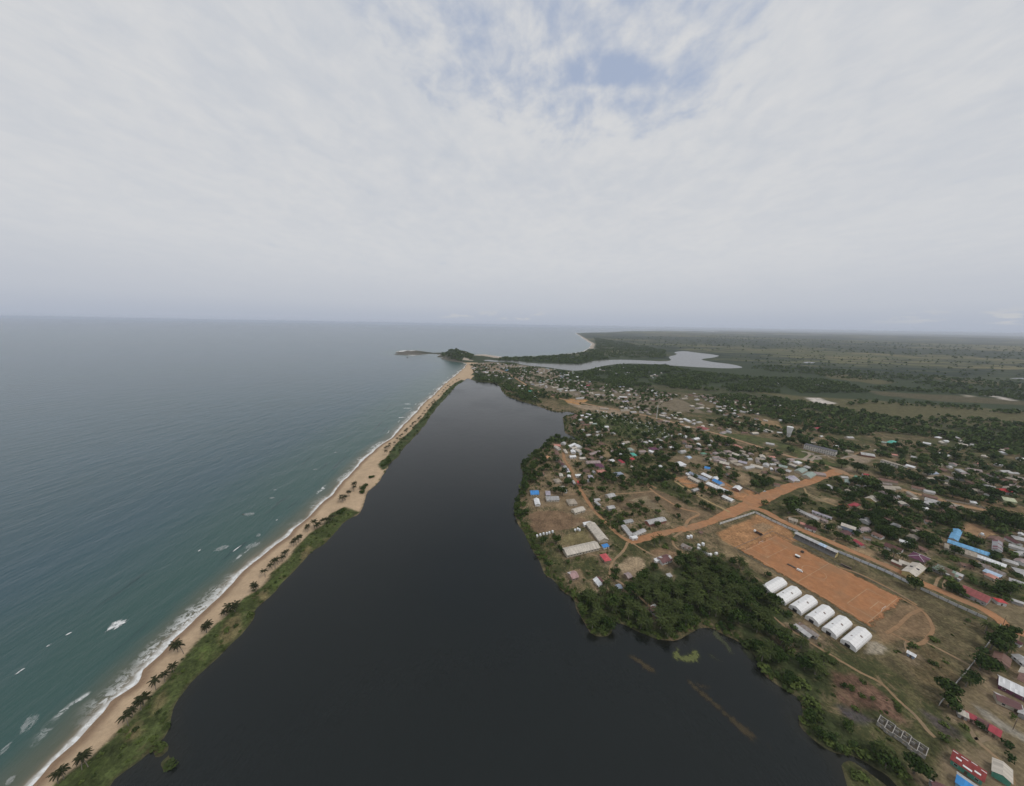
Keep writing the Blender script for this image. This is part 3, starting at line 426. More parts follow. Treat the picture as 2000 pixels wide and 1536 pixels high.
(238.9,648.3,14,15.7,13.8,3,'gable','tan','cream','',''),
(230.1,640,27,7.2,5.6,3,'gable','white','white','',''),
(122.8,629.7,44,22.2,4.9,3,'gable','white','white','',''),
(379.8,809,12,16.4,24.5,3,'gable','brown','cream','',''),
(392.9,814,3,16.4,13.7,3,'gable','tan','cream','',''),
(-26.1,1709.8,52,57.7,26,7,'flat','skyblue','bluewall','',''),
(47.8,1593.9,35,37.8,26,3,'gable','cream','yellow','',''),
(-7.1,1460.6,33,33.3,26,3,'gable','white','white','',''),
(167.4,1256.5,23,37,26,3,'gable','cream','cream','',''),
(77.1,1075.8,-46,41.5,11.4,3,'gable','white','cream','',''),
(37.2,1212.5,28,26.7,26,3,'gable','lightgrey','cream','',''),
(-128.6,1636.6,7,18.2,26,3,'gable','white','white','',''),
(-142.6,1654.6,34,21,26,3,'gable','lightgrey','cream','',''),
(-99.3,1419.1,6,9.1,26,3,'gable','white','cream','',''),
(-67.1,1400.6,26,19.5,24.4,3,'gable','cream','cream','',''),
(62.4,1168.9,5,20.9,26,3,'gable','teal','cream','',''),
(179.2,1216.7,18,23.5,26,3,'gable','lightgrey','cream','',''),
(119.2,1311.6,22,21.1,26,3,'gable','lightgrey','cream','',''),
(96.6,1297.2,44,37.1,26,3,'gable','tan','cream','',''),
(36.3,1272.9,6,26.7,21.9,3,'gable','white','rust','',''),
(37.2,1462.4,6,23.7,26,3,'gable','pinkgrey','cream','',''),
(85.5,1543.5,7,7.6,26,3,'gable','white','white','',''),
(-88.2,1718.3,8,16.5,26,3,'gable','tan','cream','',''),
(149.4,1126.8,5,14.7,17.3,3,'gable','pinkgrey','crimson','',''),
(180.7,1221.8,17,25.7,26,3,'gable','lightgrey','cream','',''),
(228.7,1205.1,14,33.7,26,3,'gable','lightgrey','cream','',''),
(281.7,1162.8,28,48.2,26,3,'gable','tan','cream','',''),
(230.5,1070.8,18,35.3,26,3,'gable','lightgrey','cream','',''),
(302.2,1532.5,20,19.6,26,3,'gable','white','white','',''),
(305.9,1310.1,5,17.4,26,3,'gable','crimson','cream','',''),
(300.4,1130.1,17,20.6,23.5,3,'gable','lightgrey','cream','',''),
(419.1,1046.7,24,11.2,23.5,3,'gable','lightgrey','cream','',''),
(720.3,1842.6,8,24.8,26,3,'gable','white','cream','',''),
(758.3,1840.9,19,53.8,26,3,'gable','tan','cream','',''),
(494.5,1765.6,22,40.6,26,3,'gable','pinkgrey','cream','',''),
(251.2,1595.3,7,36.9,26,3,'gable','lightgrey','cream','',''),
(269.9,1595.7,35,17.6,26,3,'gable','white','white','',''),
(437.1,1216,24,15,15.6,3,'gable','white','cream','',''),
(613.8,791.8,11,31,17.1,3,'gable','cream','cream','',''),
(598.5,746.3,-70,22.1,6.5,3,'gable','lightgrey','cream','',''),
(611.8,749.8,-70,24.3,7.5,3,'gable','cream','cream','',''),
(626.9,734,-19,10,5.1,3,'gable','white','cream','',''),
(787.7,882.7,16,23.8,10,3,'gable','white','cream','',''),
(845.8,1014.8,-41,19.3,14.8,3,'gable','lightgrey','cream','',''),
(830.1,931.4,4,12.8,5.8,3,'gable','lightgrey','cream','',''),
(752.9,773.7,14,21.9,9.9,3,'gable','crimson','cream','',''),
(703.7,711.7,16,8.1,5.2,3,'gable','white','cream','',''),
(672.3,836.8,-43,9.8,6.7,3,'gable','cream','cream','',''),
(714.4,840.5,3,8.6,9.5,3,'gable','white','cream','',''),
(658.4,763.3,14,11.1,9.8,3,'gable','tan','cream','',''),
(544.8,655.4,-36,14.7,14.5,3,'gable','lightgrey','cream','',''),
(663.2,693.6,13,10.1,9.6,3,'gable','bluegrey','cream','',''),
(763.4,707,-4,14.2,17.3,3,'gable','lightgrey','cream','',''),
(646.7,668.8,-13,11.2,7.4,3,'gable','tan','cream','',''),
(459.1,754.9,28,19.9,26,4,'hip','dullred','cream','big red-brown roofed compound at the bend of the straight road','the big red-brown compound')]
FILL = [(150,'lwcpgbrtprt',[(-261.7,1940.8),(-134.6,2094.9),(58,1936.7),(226.7,1821.8),(349.3,1716),(255.5,1474.9),(143,1521.7),(21.9,1450),(-95.8,1495.2),(-196.7,1649)]),(130,'lwcpgbrtprt',[(21.9,1450),(255.5,1474.9),(386.9,1357.4),(520.1,1258.5),(602.7,1143.8),(491.6,1020.1),(342,1066.7),(184,1152.6),(81.7,1293.2)]),(40,'lwcpg',[(463.3,1852.8),(671.2,2049),(909.1,2005.8),(895.2,1783),(696.1,1521.9),(594,1571.7),(468.4,1657.2)]),(30,'lwcpr',[(578.9,1062.4),(722.9,1023.2),(729.4,902.4),(659.9,847.2),(577.7,892.6),(540.8,958.6)]),(16,'lwcp',[(1001.6,1510.7),(1410.5,1598.1),(1509.9,1493.3),(1222.5,1377.9),(1006.4,1381.1)]),(22,'lrprtw',[(265.8,669.3),(388.2,716),(454.1,654),(480.4,575.4),(409.6,584.3),(298.9,596.9)]),(16,'wlcr',[(943.1,805),(1082.7,771.9),(1067.7,653.8),(931.5,582.9),(889.1,675.1)]),(18,'rptl',[(808.6,577.7),(876.2,527.1),(754.7,446.7),(704.6,460),(700.2,520.3)]),(12,'rpl',[(574.7,352),(603.3,343.3),(494.9,272.2),(485.2,278.3)]),(14,'lwcr',[(152.5,849.9),(211.9,869),(233.4,707.7),(184.4,612.7),(155,721.5)]),(8,'cwl',[(78.9,621.5),(107.8,643.1),(140.6,597.4),(108.6,583.3)]),(22,'lrcprtpt',[(361.1,620.9),(462.4,604.3),(529.7,565.9),(534.2,529.6),(483.7,511.9),(424.6,525.3),(375,559.4)]),(12,'lcprt',[(545.1,495.8),(599.1,477.1),(632,428.5),(616.9,396.1),(561.4,406.6),(510.7,424.5),(502.6,453)]),(6,'lrpt',[(440,396.7),(477.7,369.5),(504.8,340.7),(493.3,322.8),(456.8,330.4),(421.6,352.6)]),(10,'lwrp',[(111.6,667.9),(192.2,641.3),(226.7,588.6),(161.6,528.9),(114,559.6)]),(8,'rpl',[(368.2,201.1),(381.7,197.6),(359.7,183.2),(350.5,186.4)]),(9,'wltr',[(-494.2,2570.9),(-338.3,2514.1),(-327.9,2251.8),(-415.9,2271.2)]),(26,'lwcpr',[(645.7,1191.6),(809.1,1152),(776.7,1006.9),(663,1032.7),(591.2,1086)]),(30,'lcprt',[(509.4,780.3),(571.1,725.7),(473,720.5),(393.1,865.2),(291.1,1005.3),(398,948.7)])]
COCO = [(-233.3,127.3),(-234,125.5),(-228.5,130.9),(-226.4,132),(-226.1,150.6),(-228.6,155.1),(-227.2,158.6),(-227.9,161),(-230.4,170.2),(-229.5,175),(-230.1,181.6),(-236.2,194.6),(-241.8,195.9),(-234.7,210.9),(-232,225.8),(-227.7,229.6),(-227,251.1),(-232,225.9),(-228.1,229.8),(-234,210.8),(-228.8,250.5),(-231.3,268.4),(-231.7,278.2),(-229.9,279.8),(-230.4,284.6),(-229.2,288.7),(-230.2,298),(-229.7,293.7),(-233,312.5),(-231.7,314.5),(-231.6,321.3),(-231.7,318.4),(-234.1,337.9),(-233.4,340.1),(-230,344.7),(-225.9,343.7),(-223.2,344.9),(-221.6,351.8),(-218,354.2),(-217.8,359),(-225,351.7),(-225.1,401.5),(-225,407.4),(-224.7,416.7),(-225.2,431.3),(-229.1,407.2),(-225.8,408.6),(-225.5,419.3),(-228.6,437.6),(-227.8,445.1),(-229.2,565.9),(-240.2,589.8),(-238.3,595.1),(-236.4,600.3),(-235.5,605.7),(-233.5,616.6),(-234.4,642.3),(-234.4,651.3),(-234.3,663.7),(-233.2,683.2),(-234.2,696.8),(-234.2,703.7),(-234.1,721.8),(-232.9,736.9),(-231.7,744.7),(-229.3,752.7),(-233.9,785.7),(-231.4,790.2),(-231.3,803.6),(-235,836.1),(-236.3,861.1),(-237.7,892.9),(-239.2,921.2),(-239.2,951.4),(-240.8,970.3),(-240.9,990),(-242.7,1053.9),(-241.2,1085.1),(-244.9,1126.2),(-243.2,1143.8),(-245.3,1189.5),(-245.6,1228.8),(-243.9,1260.1),(-242.2,1315.8),(-234.1,1364.5),(-229.7,1403.1)]
TREES = [(368.2,393.3,15),(363.8,494.4,9),(351.1,514.5,8),(350.7,506.8,7),(320.3,421,6.5),(352.6,414.1,6),(431.4,509.9,5.5),(451.7,510.7,10),(416.3,579.8,10),(454.6,648.1,10),(449.4,656.7,12),(435.7,659.1,9),(467.7,601.9,7),(358.2,560.9,7),(376,470.7,7),(390.6,464.7,9),(402.7,473.3,8),(396.8,481.6,8),(424.7,470.8,8),(285.7,453.1,7),(294.7,438.4,9),(359.3,442.1,3),(267.6,397.4,7),(559,621.9,9),(586.6,544.1,12),(597.4,528.1,15),(628.7,515.6,12),(545.5,462.3,17),(534.2,554.9,7),(518.9,482.6,9),(542.7,485.2,6),(476.4,463,7),(492.3,433.6,10),(488,442.1,7),(500.7,433.9,8),(445.8,400.5,8),(556.7,442.9,10),(379.3,400.9,14),(580.7,625.6,8),(554.2,613.7,9),(632.5,572.6,6),(718.9,605.5,9),(722.5,600.6,9),(623.5,588.8,5),(434.6,387.1,8),(422.1,381,7),(450.4,374.1,12),(462.2,376.6,11),(472.5,382.5,10),(411.4,347.5,6),(390.6,337.6,6),(435.8,352,10),(483.6,380.6,7),(444.4,346.5,8),(444.7,352.3,9),(444.4,323.2,7),(450.2,333.1,7),(487.8,317.4,8),(473.4,314.8,6),(479.3,295.7,7),(423.4,289.4,5),(383.7,266.7,9),(420.3,264.1,6),(463.4,265,9),(623.2,370.3,13),(627.4,382.6,14),(642.5,378.4,12),(601.3,377.2,10),(600.4,386.6,10),(555.9,377.4,11),(542.4,375.5,9),(544.2,386.5,9),(550.3,401.6,8),(529.1,397.5,8),(525.2,367.5,7),(577.7,390.7,9),(496.4,275.3,10),(494,278.8,9),(512.3,284.8,9),(453.5,351.4,8),(667.2,403.5,10),(565.6,421.7,8),(486.6,290.9,6),(152.6,416.9,7),(169.9,398.1,7),(181.3,409.9,5),(205.6,417.3,6),(173.3,450.7,5),(174.9,476.8,9),(200.6,490,10),(207.6,486.7,9),(228.8,498.4,9),(242.6,491.6,10),(245.3,479.4,11),(205.4,512.6,7),(239.5,514,8),(275.1,525.3,9),(287.1,532,7),(285.8,560.1,8),(330.1,633.4,10),(336.6,625.3,8),(160.3,471.2,8),(152.5,477.7,9),(241.5,547.1,7),(300.1,493.8,6),(264.9,470,4),(255.1,443,4),(225.6,399.8,6),(194.2,389.1,5),(99.5,568.4,8),(34.7,426.7,7),(139.2,523.9,7),(124.9,466.6,8),(131.5,491,6),(144.8,491.5,7),(74.7,430.9,10),(66.2,439.4,7),(79.8,546.9,9),(58.1,539.4,9),(60.8,512.8,9),(44,494.9,8),(78.1,513.5,7),(87.8,466.9,8),(90.9,485.9,6),(110,459.5,8),(138.3,577.3,9),(152.4,605.8,10),(167.1,573.7,9),(114,486.7,5),(89.4,508,6),(22.2,467.8,8),(27.3,494.3,8),(37.5,324.1,6.5),(51.6,322.6,7.5),(132.5,277.4,6),(145.6,286.2,6),(105,279.5,5),(101.4,271.3,5),(59.9,293.1,4),(255.4,280.2,4.5),(254.5,367.3,3.8),(245.5,252,5),(287,168.1,8),(288,163.8,5.5),(290.9,156.5,4),(294.7,147.8,3.5),(287.4,141.3,3.5),(239.8,140.7,9),(247.1,144.2,8),(225.1,135.1,8),(320.9,182.6,7),(346.4,192.4,9),(363.5,199.2,10),(341.6,192.4,8),(406.5,220.4,6),(320.4,162.3,2.5),(410.6,234.9,7),(398.9,220,6),(184.3,804.5,7),(341.3,791.8,6),(212.8,992.8,5),(241.6,715.3,8),(191.9,809.5,5),(215.4,713.9,9),(228.7,707.5,8),(264.6,746.4,8),(152.8,710.5,8),(139.3,669.3,7),(181.8,705,7),(367.8,714.9,9),(398.4,712.9,13),(399.2,723.7,9),(412.5,664.1,10),(427.8,649.7,12),(448.2,644.8,10),(413.8,787.4,8),(487.5,809.1,9),(515,910.3,9),(593.6,663.8,12),(582.5,666.3,8),(670.5,730.9,9)]
SCATTER = [
(95,(0.72,0.1,0.18),5.2,[(8,375.3),(6.9,421.6),(17.8,451.4),(20.9,503.4),(18.4,537.8),(52,603.8),(80.3,663.1),(112.5,674.4),(121.7,649.7),(82.5,607.9),(60.8,569),(54.9,504.8),(43.7,468.6),(26.4,436.5),(22.3,408.6),(22.6,382.7)]),
(60,(0.2,0,0.8),3.2,[(6.1,384.5),(22.6,382.7),(27.1,346.5),(36.3,312.7),(55,328.6),(58.6,313.3),(37.1,292.6),(26.2,311.6),(11,361.3)]),
(175,(0.28,0.62,0.1),5,[(60,240),(73.6,256.9),(101.4,263.5),(125.6,270.2),(139.8,287.2),(150.3,270.8),(171,268.1),(165.7,298.7),(197.9,319.4),(208,307.5),(228,300.3),(239.3,293.2),(235.5,266.4),(234.5,257.5),(239.2,241.1),(210.7,221.2),(188.6,225.3),(170.1,229.7),(147.4,223.1),(132.1,213.1),(120.3,213.7),(103.3,222.3),(85.5,232.9),(83.2,216.5),(66.4,216.2)]),
(110,(0.4,0.42,0.18),4.8,[(185.5,220.7),(214.2,225.8),(226.8,215.7),(230.9,198),(234.2,191.4),(222,184.3),(208.8,173.8),(194.9,173.6),(186.7,180.4),(183,187.8),(186.6,198),(183.8,206.5)]),
(45,(0.3,0.2,0.5),4,[(239.2,241.1),(244.1,231.2),(246,210.1),(258.7,195.5),(241.6,193.4),(231.7,198.8),(227.9,217),(218.2,228.3)]),
(140,(0.35,0.1,0.55),4.2,[(189.2,163.8),(183.2,159),(183.2,153.3),(186.6,148.8),(194.1,144.6),(202.1,145.2),(208.7,140.3),(213.6,135.6),(220.3,134),(233.9,140.6),(224.3,145.1),(223.6,149.8),(219.6,154.8),(206.3,157.2),(203.1,164),(206.5,171.3),(195.1,171.7)]),
(110,(0.55,0.35,0.1),5.5,[(281,166.6),(296.2,175.8),(330.5,193.1),(362.9,209.8),(402.8,230.9),(409,224.9),(399.4,212.9),(384,201.4),(354.2,192.7),(325.9,184.3),(307.2,174.4),(292.1,168.2)]),
(260,(0.5,0.04,0.46),3.4,[(92.7,449.4),(104.4,454.5),(117.9,421.2),(124.7,393),(135.3,372.5),(132.4,349.5),(125.1,339.6),(119.2,361.3),(108.7,383),(103.4,420.7)]),
(70,(0.6,0.1,0.3),4.6,[(109.7,361),(140.4,349.7),(191.5,361.3),(215,370.5),(217.1,362),(173.6,348.6),(136.5,338.1)]),
(50,(0.2,0.15,0.65),4,[(137.3,323.8),(180.3,336.5),(190.9,334),(185.2,316.6),(165.3,316),(146.5,318.1)]),
(60,(0.6,0.25,0.15),5.2,[(151,489.9),(199.5,510.5),(269.9,533.3),(286.9,513.9),(252,467.9),(232.5,451.3),(190.6,462.4),(149.6,456.1)]),
(40,(0.7,0.1,0.2),5.5,[(141.7,653.8),(177.7,626.2),(251.3,659.2),(333.4,672.7),(351.7,643.1),(289.4,555.8),(227,537.9),(176.8,551),(145,572.7)]),
(34,(0.65,0.15,0.2),5.2,[(158.6,886.8),(226.2,869.9),(211.9,713.7),(328.3,712.8),(367.4,674.4),(280.8,651.5),(176.7,664.8),(135.2,709.6)]),
(46,(0.75,0.1,0.15),6,[(545.6,504.9),(586.1,480),(615.3,421.2),(676.8,386.3),(610.8,343.5),(577,367.1),(504.2,370.3),(483.2,386.3),(465.7,423.1)]),
(50,(0.75,0.1,0.15),6,[(431.9,402.6),(490.4,380.8),(511,350.2),(481.6,322.5),(455.5,339.3),(439.8,358.1),(411.6,367.6)]),
(55,(0.8,0.08,0.12),6.5,[(667.9,571.8),(700.7,550.9),(742.2,512.4),(795.2,463.1),(715.5,411.4),(662.7,429.5),(629.1,462),(616.5,507.6)]),
(50,(0.8,0.08,0.12),6.2,[(808.2,703.2),(889.1,675.1),(983.3,585.1),(795.2,463.1),(742.2,512.4),(708.7,557.7),(715.4,597.8)]),
(45,(0.75,0.1,0.15),6,[(523.4,341.2),(575.7,320.8),(455.7,242.9),(466.3,265.4),(489.5,292),(499.5,314.8)]),
(60,(0.85,0.05,0.1),6,[(613.2,963.6),(752,973.2),(714.6,813.6),(693.8,704.1),(739.1,638.5),(632.6,594.1),(606,655.3),(595.8,727),(534.7,742.1),(483.2,778.8)]),
(90,(0.95,0.05,0),6,[(660.1,1148.4),(874.3,1192.5),(972.4,1084.7),(1020.6,991.8),(1061.5,912.9),(1143,807.9),(1351.5,798.6),(1014.5,586.4),(941.4,647.9),(877.7,723.9),(720.7,733.6),(716.7,885.7),(641.5,997.3)]),
(70,(0.95,0.05,0),6.5,[(334.7,1641.5),(478.4,1854.8),(680.1,2076.8),(980.3,2093.1),(969.3,1874.9),(1185.7,1637.2),(1522.2,1610),(1532.9,1469.2),(1420.4,1276.7),(1096.1,1229.7),(902.1,1232.3),(666.9,1271.7),(507.4,1333.7),(364.9,1444.7)]),
(50,(0.9,0.1,0),6,[(-34.2,1403.3),(146.8,1149.4),(300.9,1041.2),(445.3,952),(488.8,766.9),(452.5,844.1),(362.2,934.3),(258.3,1002.9),(135.1,1050.6),(36,1122.7),(-29.1,1209.2)]),
(40,(0.9,0.1,0),5.5,[(-246.7,1943),(-3.1,2030.8),(221.7,1779.1),(361.2,1644.6),(507.4,1333.7),(602.7,1143.8),(459.5,984.3),(276.1,1076.9),(128.4,1356.2),(-70.8,1468.5),(-170.5,1487)]),
(130,(0.8,0.2,0),5.5,[(-177.4,1486.2),(-119.2,1492.7),(-34.6,1416.6),(-0.3,1232),(71.1,1108.7),(96.1,990.9),(41.7,1028.7),(-17.7,1118.2),(-41.2,1281.5),(-99.5,1383.5),(-156.6,1403.8)]),
(45,(0.25,0.75,0),7,[(-102.7,2255.7),(425.9,2108.4),(504.2,2224.2),(726.7,2465.8),(794.2,3028.9),(829.4,3414.2),(646.4,2998.2),(323.7,2637.9),(33.3,2421.5),(-79.4,2401.7)]),
(60,(0.95,0.05,0),7,[(-525.2,2398.8),(-417.5,2203.6),(-315.3,2096.1),(-274.5,2163.1),(-290.4,2441.3),(-402.4,2681.2),(-520.9,2756),(-580.6,2693.7)]),
(26,(0.95,0.05,0),6,[(774,3140.8),(792.1,2554.7),(1225.2,2630.7),(1634.1,3528.6),(1716.1,5089.9),(1743.7,7160),(1078.3,4265.1)]),
(16,(0.95,0.05,0),7,[(1425,1978.9),(1670.4,1657.7),(1890.7,1404.6),(1904,1124),(2559,1528.7),(2277.1,1812.4),(1991.9,2053.3),(1639.2,2187.1)]),
(40,(0.95,0.05,0),6.5,[(1523.7,1394.2),(1612.1,1414.3),(1913.1,1339.9),(1961.3,1159.5),(1904,1124),(1803.9,1260.4),(1502.6,1314.6)]),
(30,(0.95,0.05,0),6,[(1047.7,1019.6),(1202.3,1072.4),(1600.1,936.2),(1640.3,961.1),(1363,1137.8),(1160.3,1098.9)]),
(40,(0.95,0.05,0),6,[(1116.8,885.1),(1252.9,936.1),(1425.2,828.2),(1394.7,809.3),(1147.2,821)]),
(34,(0.6,0.12,0.28),4.2,[(20.4,544.4),(111.6,667.9),(365.7,649.7),(536.4,495.5),(378.3,441.3),(262.4,385.4),(140.1,340),(51.5,347.2)]),
(34,(0.62,0.12,0.26),5,[(346.8,399.9),(536.4,495.5),(642.1,363.8),(424.9,223),(395,316.2)]),
(30,(0.15,0.1,0.75),3,[(228.2,195),(251.1,188.2),(258.1,163.4),(245.4,147.7),(226.3,152.4),(211.7,162.7)]),
(16,(0.1,0.1,0.8),2.6,[(329.2,230.4),(384.2,226.8),(301.1,179),(300.9,196.2)]),
(120,(0,0,1),1.7,[(-235,125),(-230.4,135.1),(-230.1,143.1),(-229.3,150.6),(-229.6,159.1),(-230.1,167.9),(-230.7,176.5),(-232.9,188.5),(-233.9,197.1),(-233.7,209.2),(-232.7,224.1),(-233.3,243),(-227.4,257.4),(-227.9,274.4),(-227.5,288.7),(-229.3,309.9),(-230,333.6),(-225,345.2),(-225.5,371.6),(-225,379.1),(-217.4,390.7),(-197,371.4),(-197,313.3),(-205.6,234.6),(-206,213.2),(-209.3,170.9),(-204.9,156.5),(-199,139.3),(-209.5,126.5)]),
(70,(0.1,0.1,0.8),3,[(-228.8,526.4),(-224.8,551.9),(-230.1,606.8),(-231,657.7),(-229.1,711.5),(-230.3,781.8),(-231.9,825.6),(-238.8,959.8),(-237.8,1069.7),(-241.9,1209.9),(-235.3,1344.4),(-220.9,1417.3),(-207.2,1385.3),(-223.7,1076.4),(-219.1,877.9),(-207.4,709.1),(-211.7,599.5),(-211.9,545.6)]),
(160,(0.15,0.05,0.8),4.2,[(50.9,262.4),(60.4,256.6),(78.3,257),(88.1,233),(83.8,215.6),(66.8,216.2),(60,240)]),
(120,(0,0,1),3.6,[(190,139.6),(196.4,141),(201,137.1),(205.6,129.7),(186.2,129.5)]),
(200,(0,0,1),3.6,[(-200.4,140.9),(-198.7,143.4),(-194,142.6),(-191.8,139.6),(-194.3,137.5)]),
(200,(0,0,1),3.2,[(-189.8,135),(-189.1,138.1),(-184.3,135.9),(-182.7,132.9),(-184.2,131.2)]),
(160,(0,0,1),4.2,[(-215.4,132.5),(-216.1,139),(-214.6,144.2),(-208.1,143.3),(-205.1,137),(-208.5,132.6)]),
(160,(0,0,1),4,[(-211.7,151.1),(-213.3,159.1),(-208,156.5),(-200.2,148.3),(-202.6,142.7),(-209.7,143.8)]),
(70,(0.08,0.04,0.88),1.7,[(12.6,377.8),(20.4,544.4),(112.5,674.4),(155.1,865.4),(211.9,713.7),(370.7,681),(555.1,514.7),(347.1,419.2),(252.3,368.3),(136.9,330.8),(34.8,295.5)]),
(60,(0.1,0.04,0.86),1.8,[(346.8,399.9),(551.3,510.8),(633.1,465.3),(695.6,398.5),(417.9,218.4),(412.4,247.3),(390.6,312)]),
(50,(0.1,0.05,0.85),1.8,[(34.8,295.5),(136.9,330.8),(203,346.5),(221.9,307.8),(240.1,272.8),(242.8,210.9),(261.8,175.2),(270.5,153),(234.1,138.4),(209.7,142.6),(188.6,162.4),(181,214),(107.1,221.4),(50.9,262.4)]),
(26,(0.1,0.05,0.85),1.6,[(288.1,216),(365.2,257.4),(407.7,234.4),(285.5,169.5)]),
(60,(0.1,0.1,0.8),1.6,[(281.7,166.6),(328.3,186),(385.9,197.7),(281.2,129.7),(222.6,129)]),
(46,(0.7,0.12,0.18),5,[(155.1,865.4),(273.4,940.1),(417.9,775.1),(516.4,622.6),(575.3,535.3),(510.4,503.6),(375,559.4),(367.4,674.4),(211.9,713.7)]),
(1.3,(1,0,0),6.5,[(1779.6,2728.1),(2515.5,3386),(4326.6,2672.5),(2577.8,1571.1),(2277.1,1812.4),(1991.9,2053.3),(1662.3,2218.7)]),
(0.4,(1,0,0),10,[(1995.6,7275.1),(6488.5,10606.8),(8818.5,5501.7),(4641.7,2871),(2628,3540),(1797.7,3639.8),(1612.9,4780.1)])]
BANK = [(-158.8,1383.9),(-98,1363.3),(-58,1337.7),(-40.6,1208.2),(-20.9,1101.2),(48.9,1004.5),(92.4,948.8),(126.1,890),(159.3,909),(181.8,888.3),(178.7,872.1),(146.6,864.8),(137.2,849),(132.8,805.9),(124.5,738.6),(124.1,705.5),(148.1,686.1),(167.5,672.3),(155.3,666.9),(132.6,675.4),(113,677.7),(101.8,677.1),(77.7,663),(51,603.8),(22,546.7),(15.6,533.4),(20.7,503.4),(17.6,453),(7.7,424.4),(5.4,384.5),(11,361.3),(19.5,336.7),(26.5,311.7),(33.8,291.1),(34.5,277.9),(44.1,272.9),(48.7,259.9),(58.1,251.4),(58.9,241.3),(63,225.7),(65.9,215.4),(82.8,215.2),(84.4,229.2),(92.3,227.2),(102.8,220.9),(111.1,216.3),(120.6,212.9),(133.3,211.4),(150.5,221.8),(166,224.9),(172.4,218.4),(181.6,213.1),(183.6,206.2),(186.7,201.4),(183.8,194.2),(182.4,187.4),(186.9,179.6),(195,172.6),(189.6,164.5),(182.2,159.5),(181.8,153.6),(185.3,148.1),(193.2,143.7),(200,144),(206.1,139.2),(211.5,134.5),(211.3,130.6)]
BANKL = [(-208.1,127.1),(-205,132.2),(-201.4,137.2),(-202.3,141.3),(-199.4,147.8),(-209.2,158.9),(-212.2,166.7),(-213.5,178.5),(-210.4,188.9),(-208.9,202.4),(-207.6,216.3),(-209.8,227),(-214.4,233.6),(-213.7,241.9),(-211.2,249.6),(-212.3,261.7),(-210,274.9),(-210.1,289.2),(-210,304.8),(-201.9,326.1),(-203.9,352.3),(-201.2,366.8),(-192.6,377.2),(-195.3,399.5),(-206.4,428.5),(-203.3,448.2),(-204.2,481.7),(-207.9,511.9),(-211.4,544.1),(-204.8,562.1),(-211,591.6),(-209.5,640.6),(-208.7,705.4),(-207.2,759.7),(-212.4,809.2),(-218.6,900.3),(-219.1,998.2),(-217.1,1118.7),(-223.4,1275.2),(-208.2,1391.8),(-201.6,1468.8)]
SANDBUSH = [(-216.3,376.7,5),(-216,382,4),(-212.1,430.1,5),(-215.7,440.1,5),(-215.4,449,4.5),(-219.6,475.3,4),(-216.9,477.4,3.5),(-217.2,520.8,5),(-214.9,530.5,5),(-214.5,540.4,5)]
FOAM = [
(-319.2,216.5,-304.7,216.7,13,1),
(-341.8,197.5,-341.4,202,1.6,1),
(-339.9,207.8,-339.3,210,1.3,1),
(-335.4,177.3,-335.9,184.6,1.6,1),
(-290.6,148.4,-283,154.3,16,0),
(-284.5,138.9,-281.9,140.1,8,0),
(-261.6,174,-261.1,181.1,9,0),
(-262.4,124.9,-259.6,128.4,7,0),
(-291.9,300,-290.3,317.8,2.2,1),
(-328.8,303.5,-328.3,306.3,1.6,1),
(-315.5,303.9,-300.7,312.7,13,0),
(-287.3,310.2,-270.1,317.3,14,0),
(-288.8,330,-283.3,333.3,9,0),
(-338.5,371.6,-319.9,372.2,11,0),
(-286.7,360.6,-285.7,362.4,1.5,1),
(-327.6,502.6,-318.5,505.2,7,0),
(-333.9,411.4,-324,413.3,7,0),
(-344.8,435.5,-337,434.1,4,0),
(-295.9,813.3,-273.4,819.4,9,1),
(-318.1,909.9,-281.5,912.4,9,1),
(-329.2,961.2,-298.6,959.6,9,1),
(-312.5,1662.8,-299.3,1675.4,12,0),
(-333.4,576.6,-324.8,578,7,0),
(-742.8,2267.1,-707.1,2252.7,22,0),
(-977.7,2773.5,-828.3,2520.6,30,1)]
ROCKS = [(-336.6,372.5),(-336.4,373.8),(-751,2336.9),(-842.7,2517.7),(-892,2642.7),(-972.7,2795.7)]
WEED = [('duckweed_mat','lime',[(128.4,206.4),(131.8,207.6),(129.2,200.8),(136.2,201.7),(141.1,205.8),(145,205),(144.7,201.1),(141,196.4),(134.3,194.5),(129.2,195.5),(123.8,197.6),(122.2,199.9)]),('water_weed','brown',[(86.2,202),(92.7,201.7),(99.8,197.2),(105.6,192.9),(107.6,186.5),(99.5,187.1),(95.5,192.7),(90.3,197.1)]),('water_weed','brown',[(125.1,187.5),(127.1,184.4),(133.6,177),(138.2,170.2),(145.1,160.3),(151,155.1),(151.9,150.1),(147.6,148.3),(141.3,152.4),(138.6,160.2),(132.2,168.7),(126.5,174.6),(124.8,180.1)]),('water_weed','brown',[(128,182.7),(135.5,182.2),(141.2,178),(134.6,175.7),(129.6,177.9)]),('water_weed','brown',[(154.4,151.3),(156,149.4),(156.1,143.7),(153.4,146)]),('duckweed_mat','olive',[(163.2,221.6),(171.5,223.6),(170.9,216),(173.5,207.6),(170.6,199.6),(166.8,201.5),(166.6,210.3),(163.1,214.5)]),('duckweed_mat','olive',[(178.7,210.6),(185.5,207.8),(185.9,196.1),(181.6,195.3),(178,200.9)]),('duckweed_mat','olive',[(148.9,203.1),(154.5,202),(158.6,197.5),(160.8,193.8),(155.5,195.6),(150.4,199.6)])]
TOMBS = [(224.5,924.9),(271.2,905.2),(330.2,846.3),(379,772.9),(340.2,713.4),(335.3,758.3),(296.6,789.1),(246.5,841)]
TOMBS2 = [(302.5,825.4),(384.9,785.7),(355.8,696.9),(327.9,685.4),(299.6,729.4)]
TENTS = [(250.3,266.9),(254.7,255.9),(260,245.7),(264.9,235.1),(269,224.3),(274.1,214)]
TENT_DIM = (25.7,27.5,8.7)
STAND = [(337.4,343.4),(354.8,313.1),(349.2,311),(334.9,342.6)]
